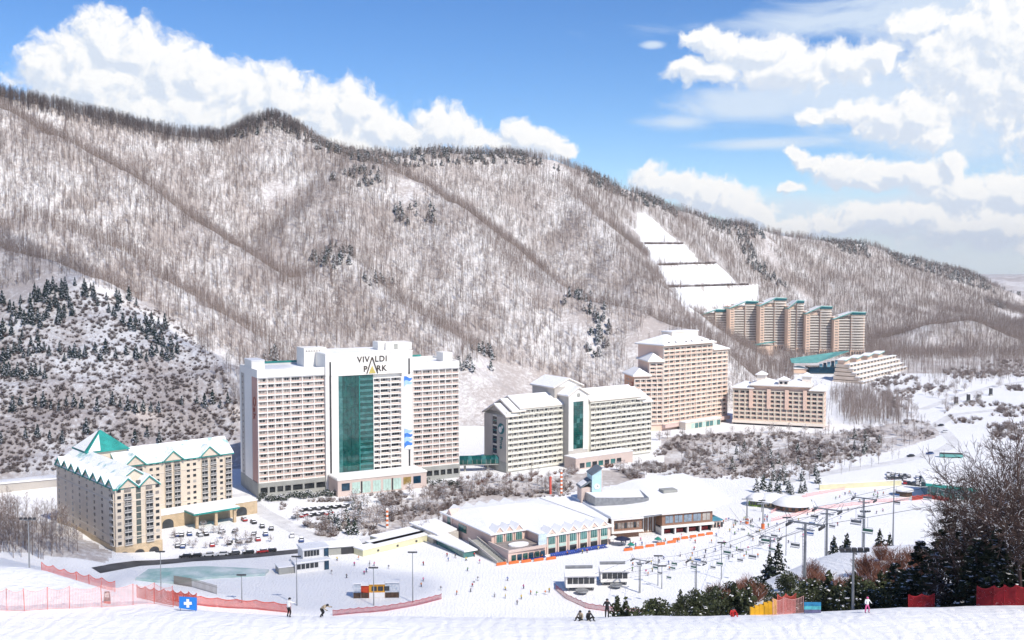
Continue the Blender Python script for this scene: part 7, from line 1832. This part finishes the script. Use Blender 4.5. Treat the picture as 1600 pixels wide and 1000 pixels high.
# coach and flat shed
g = G(1486, 715); o = thing('bus', 'teal and white bus on the winding road at the right', 'bus', (g.x,g.y,T(g.x,g.y)), -.2)
m = MB(); m.box(-6.5,6.5,-1.3,1.3,.5,2.2); m.build('body', M_LTEAL, o)
m = MB(); m.box(-6.4,6.4,-1.25,1.25,2.2,3.2); m.build('windows', GLASS_D, o)
m = MB(); m.box(-6.5,6.5,-1.3,1.3,3.2,3.6); m.build('roof', SNOWR, o)
for x in (-4.2, 4.2):
    for y in (-1.2, 1.2): link('wheel', wheel_me, o, (x,y,.45), 0, 1.4)
g = G(45, 775); o = thing('shed', 'long low grey shed with snowy roof behind the bare trees at the left', 'shed', (g.x,g.y,T(g.x,g.y)), .5)
m = MB(); m.box(-26,30,0,8,-6,4.2); m.build('wall', M_GREYW, o)
m = MB(); m.box(-26.5,30.5,-.5,8.5,4.2,4.9); m.build('roof_snow', SNOWR, o)

# ------------------------------------------------------------------ unseen cloud added out of view, shaped to shade left hillside and lower piste
def over(px, D, z0):
    x = (px-800)/F*D; return Vector((x, D, z0))+sdir*(720/sdir.z)
M_SHADE_CLOUD = bpy.data.materials.new('shade_cloud_vapour'); M_SHADE_CLOUD.use_nodes = True
t_ = M_SHADE_CLOUD.node_tree; pb = t_.nodes['Principled BSDF']; pb.inputs['Base Color'].default_value = (.9,.9,.9,1); pb.inputs['Roughness'].default_value = 1; pb.inputs['Alpha'].default_value = .2
cb = bmesh.new(); rcl = random.Random(2)
for (px, D, z0, rx) in ((20,610,60,75),(120,625,60,70),(205,645,50,55),(-100,620,80,100),(70,570,40,52),(-60,545,50,70),(0,690,110,70),(-150,700,110,100),(270,640,30,40),(300,590,15,34),(180,560,20,40),(300,400,0,28),(390,392,0,30),(480,380,0,30),(570,372,0,26),(640,372,0,18),(30,345,25,44),(90,380,15,36)):
    p = over(px, D, z0); M4 = Matrix.Translation(p+Vector((0,0,rcl.uniform(-10,10)))) @ Matrix.Diagonal((rx,rx,rx*.35,1))
    rt = bmesh.ops.create_icosphere(cb, subdivisions=4, radius=1.0, matrix=M4)
    vv = rt['verts']; kk = 1+.56*(fbm(np.array([v.co.x for v in vv]), np.array([v.co.y+v.co.z for v in vv]), 45, 3, 6)-.45)
    for v, k in zip(vv, kk): v.co = p+(v.co-p)*float(k)
cm = bpy.data.meshes.new('shade_cloud'); cb.to_mesh(cm); cb.free(); cm.materials.append(M_SHADE_CLOUD)
co_ = link('shade_cloud', cm); rm = co_.modifiers.new('merge', 'REMESH'); rm.mode = 'VOXEL'; rm.voxel_size = 5.0; rm.use_smooth_shade = True
dg = bpy.context.evaluated_depsgraph_get(); dg.update(); cm2 = bpy.data.meshes.new_from_object(co_.evaluated_get(dg)); co_.modifiers.clear(); co_.data = cm2; cm2.name = 'shade_cloud'
tag(co_, kind='structure')

# ------------------------------------------------------------------ thin winter haze
hz = MB(); hz.box(-7600, 7800, -140, 9100, -40, 345); M_HAZE = bpy.data.materials.new('haze'); M_HAZE.use_nodes = True
t_ = M_HAZE.node_tree; t_.nodes.clear(); pv = nd(t_, 'ShaderNodeVolumePrincipled'); pv.inputs['Color'].default_value = (.93,.94,.96,1); pv.inputs['Density'].default_value = 0.00006; pv.inputs['Anisotropy'].default_value = 0.2
mo = t_.nodes.new('ShaderNodeOutputMaterial'); t_.links.new(pv.outputs[0], mo.inputs['Volume'])
tag(hz.build('haze', M_HAZE), kind='stuff')
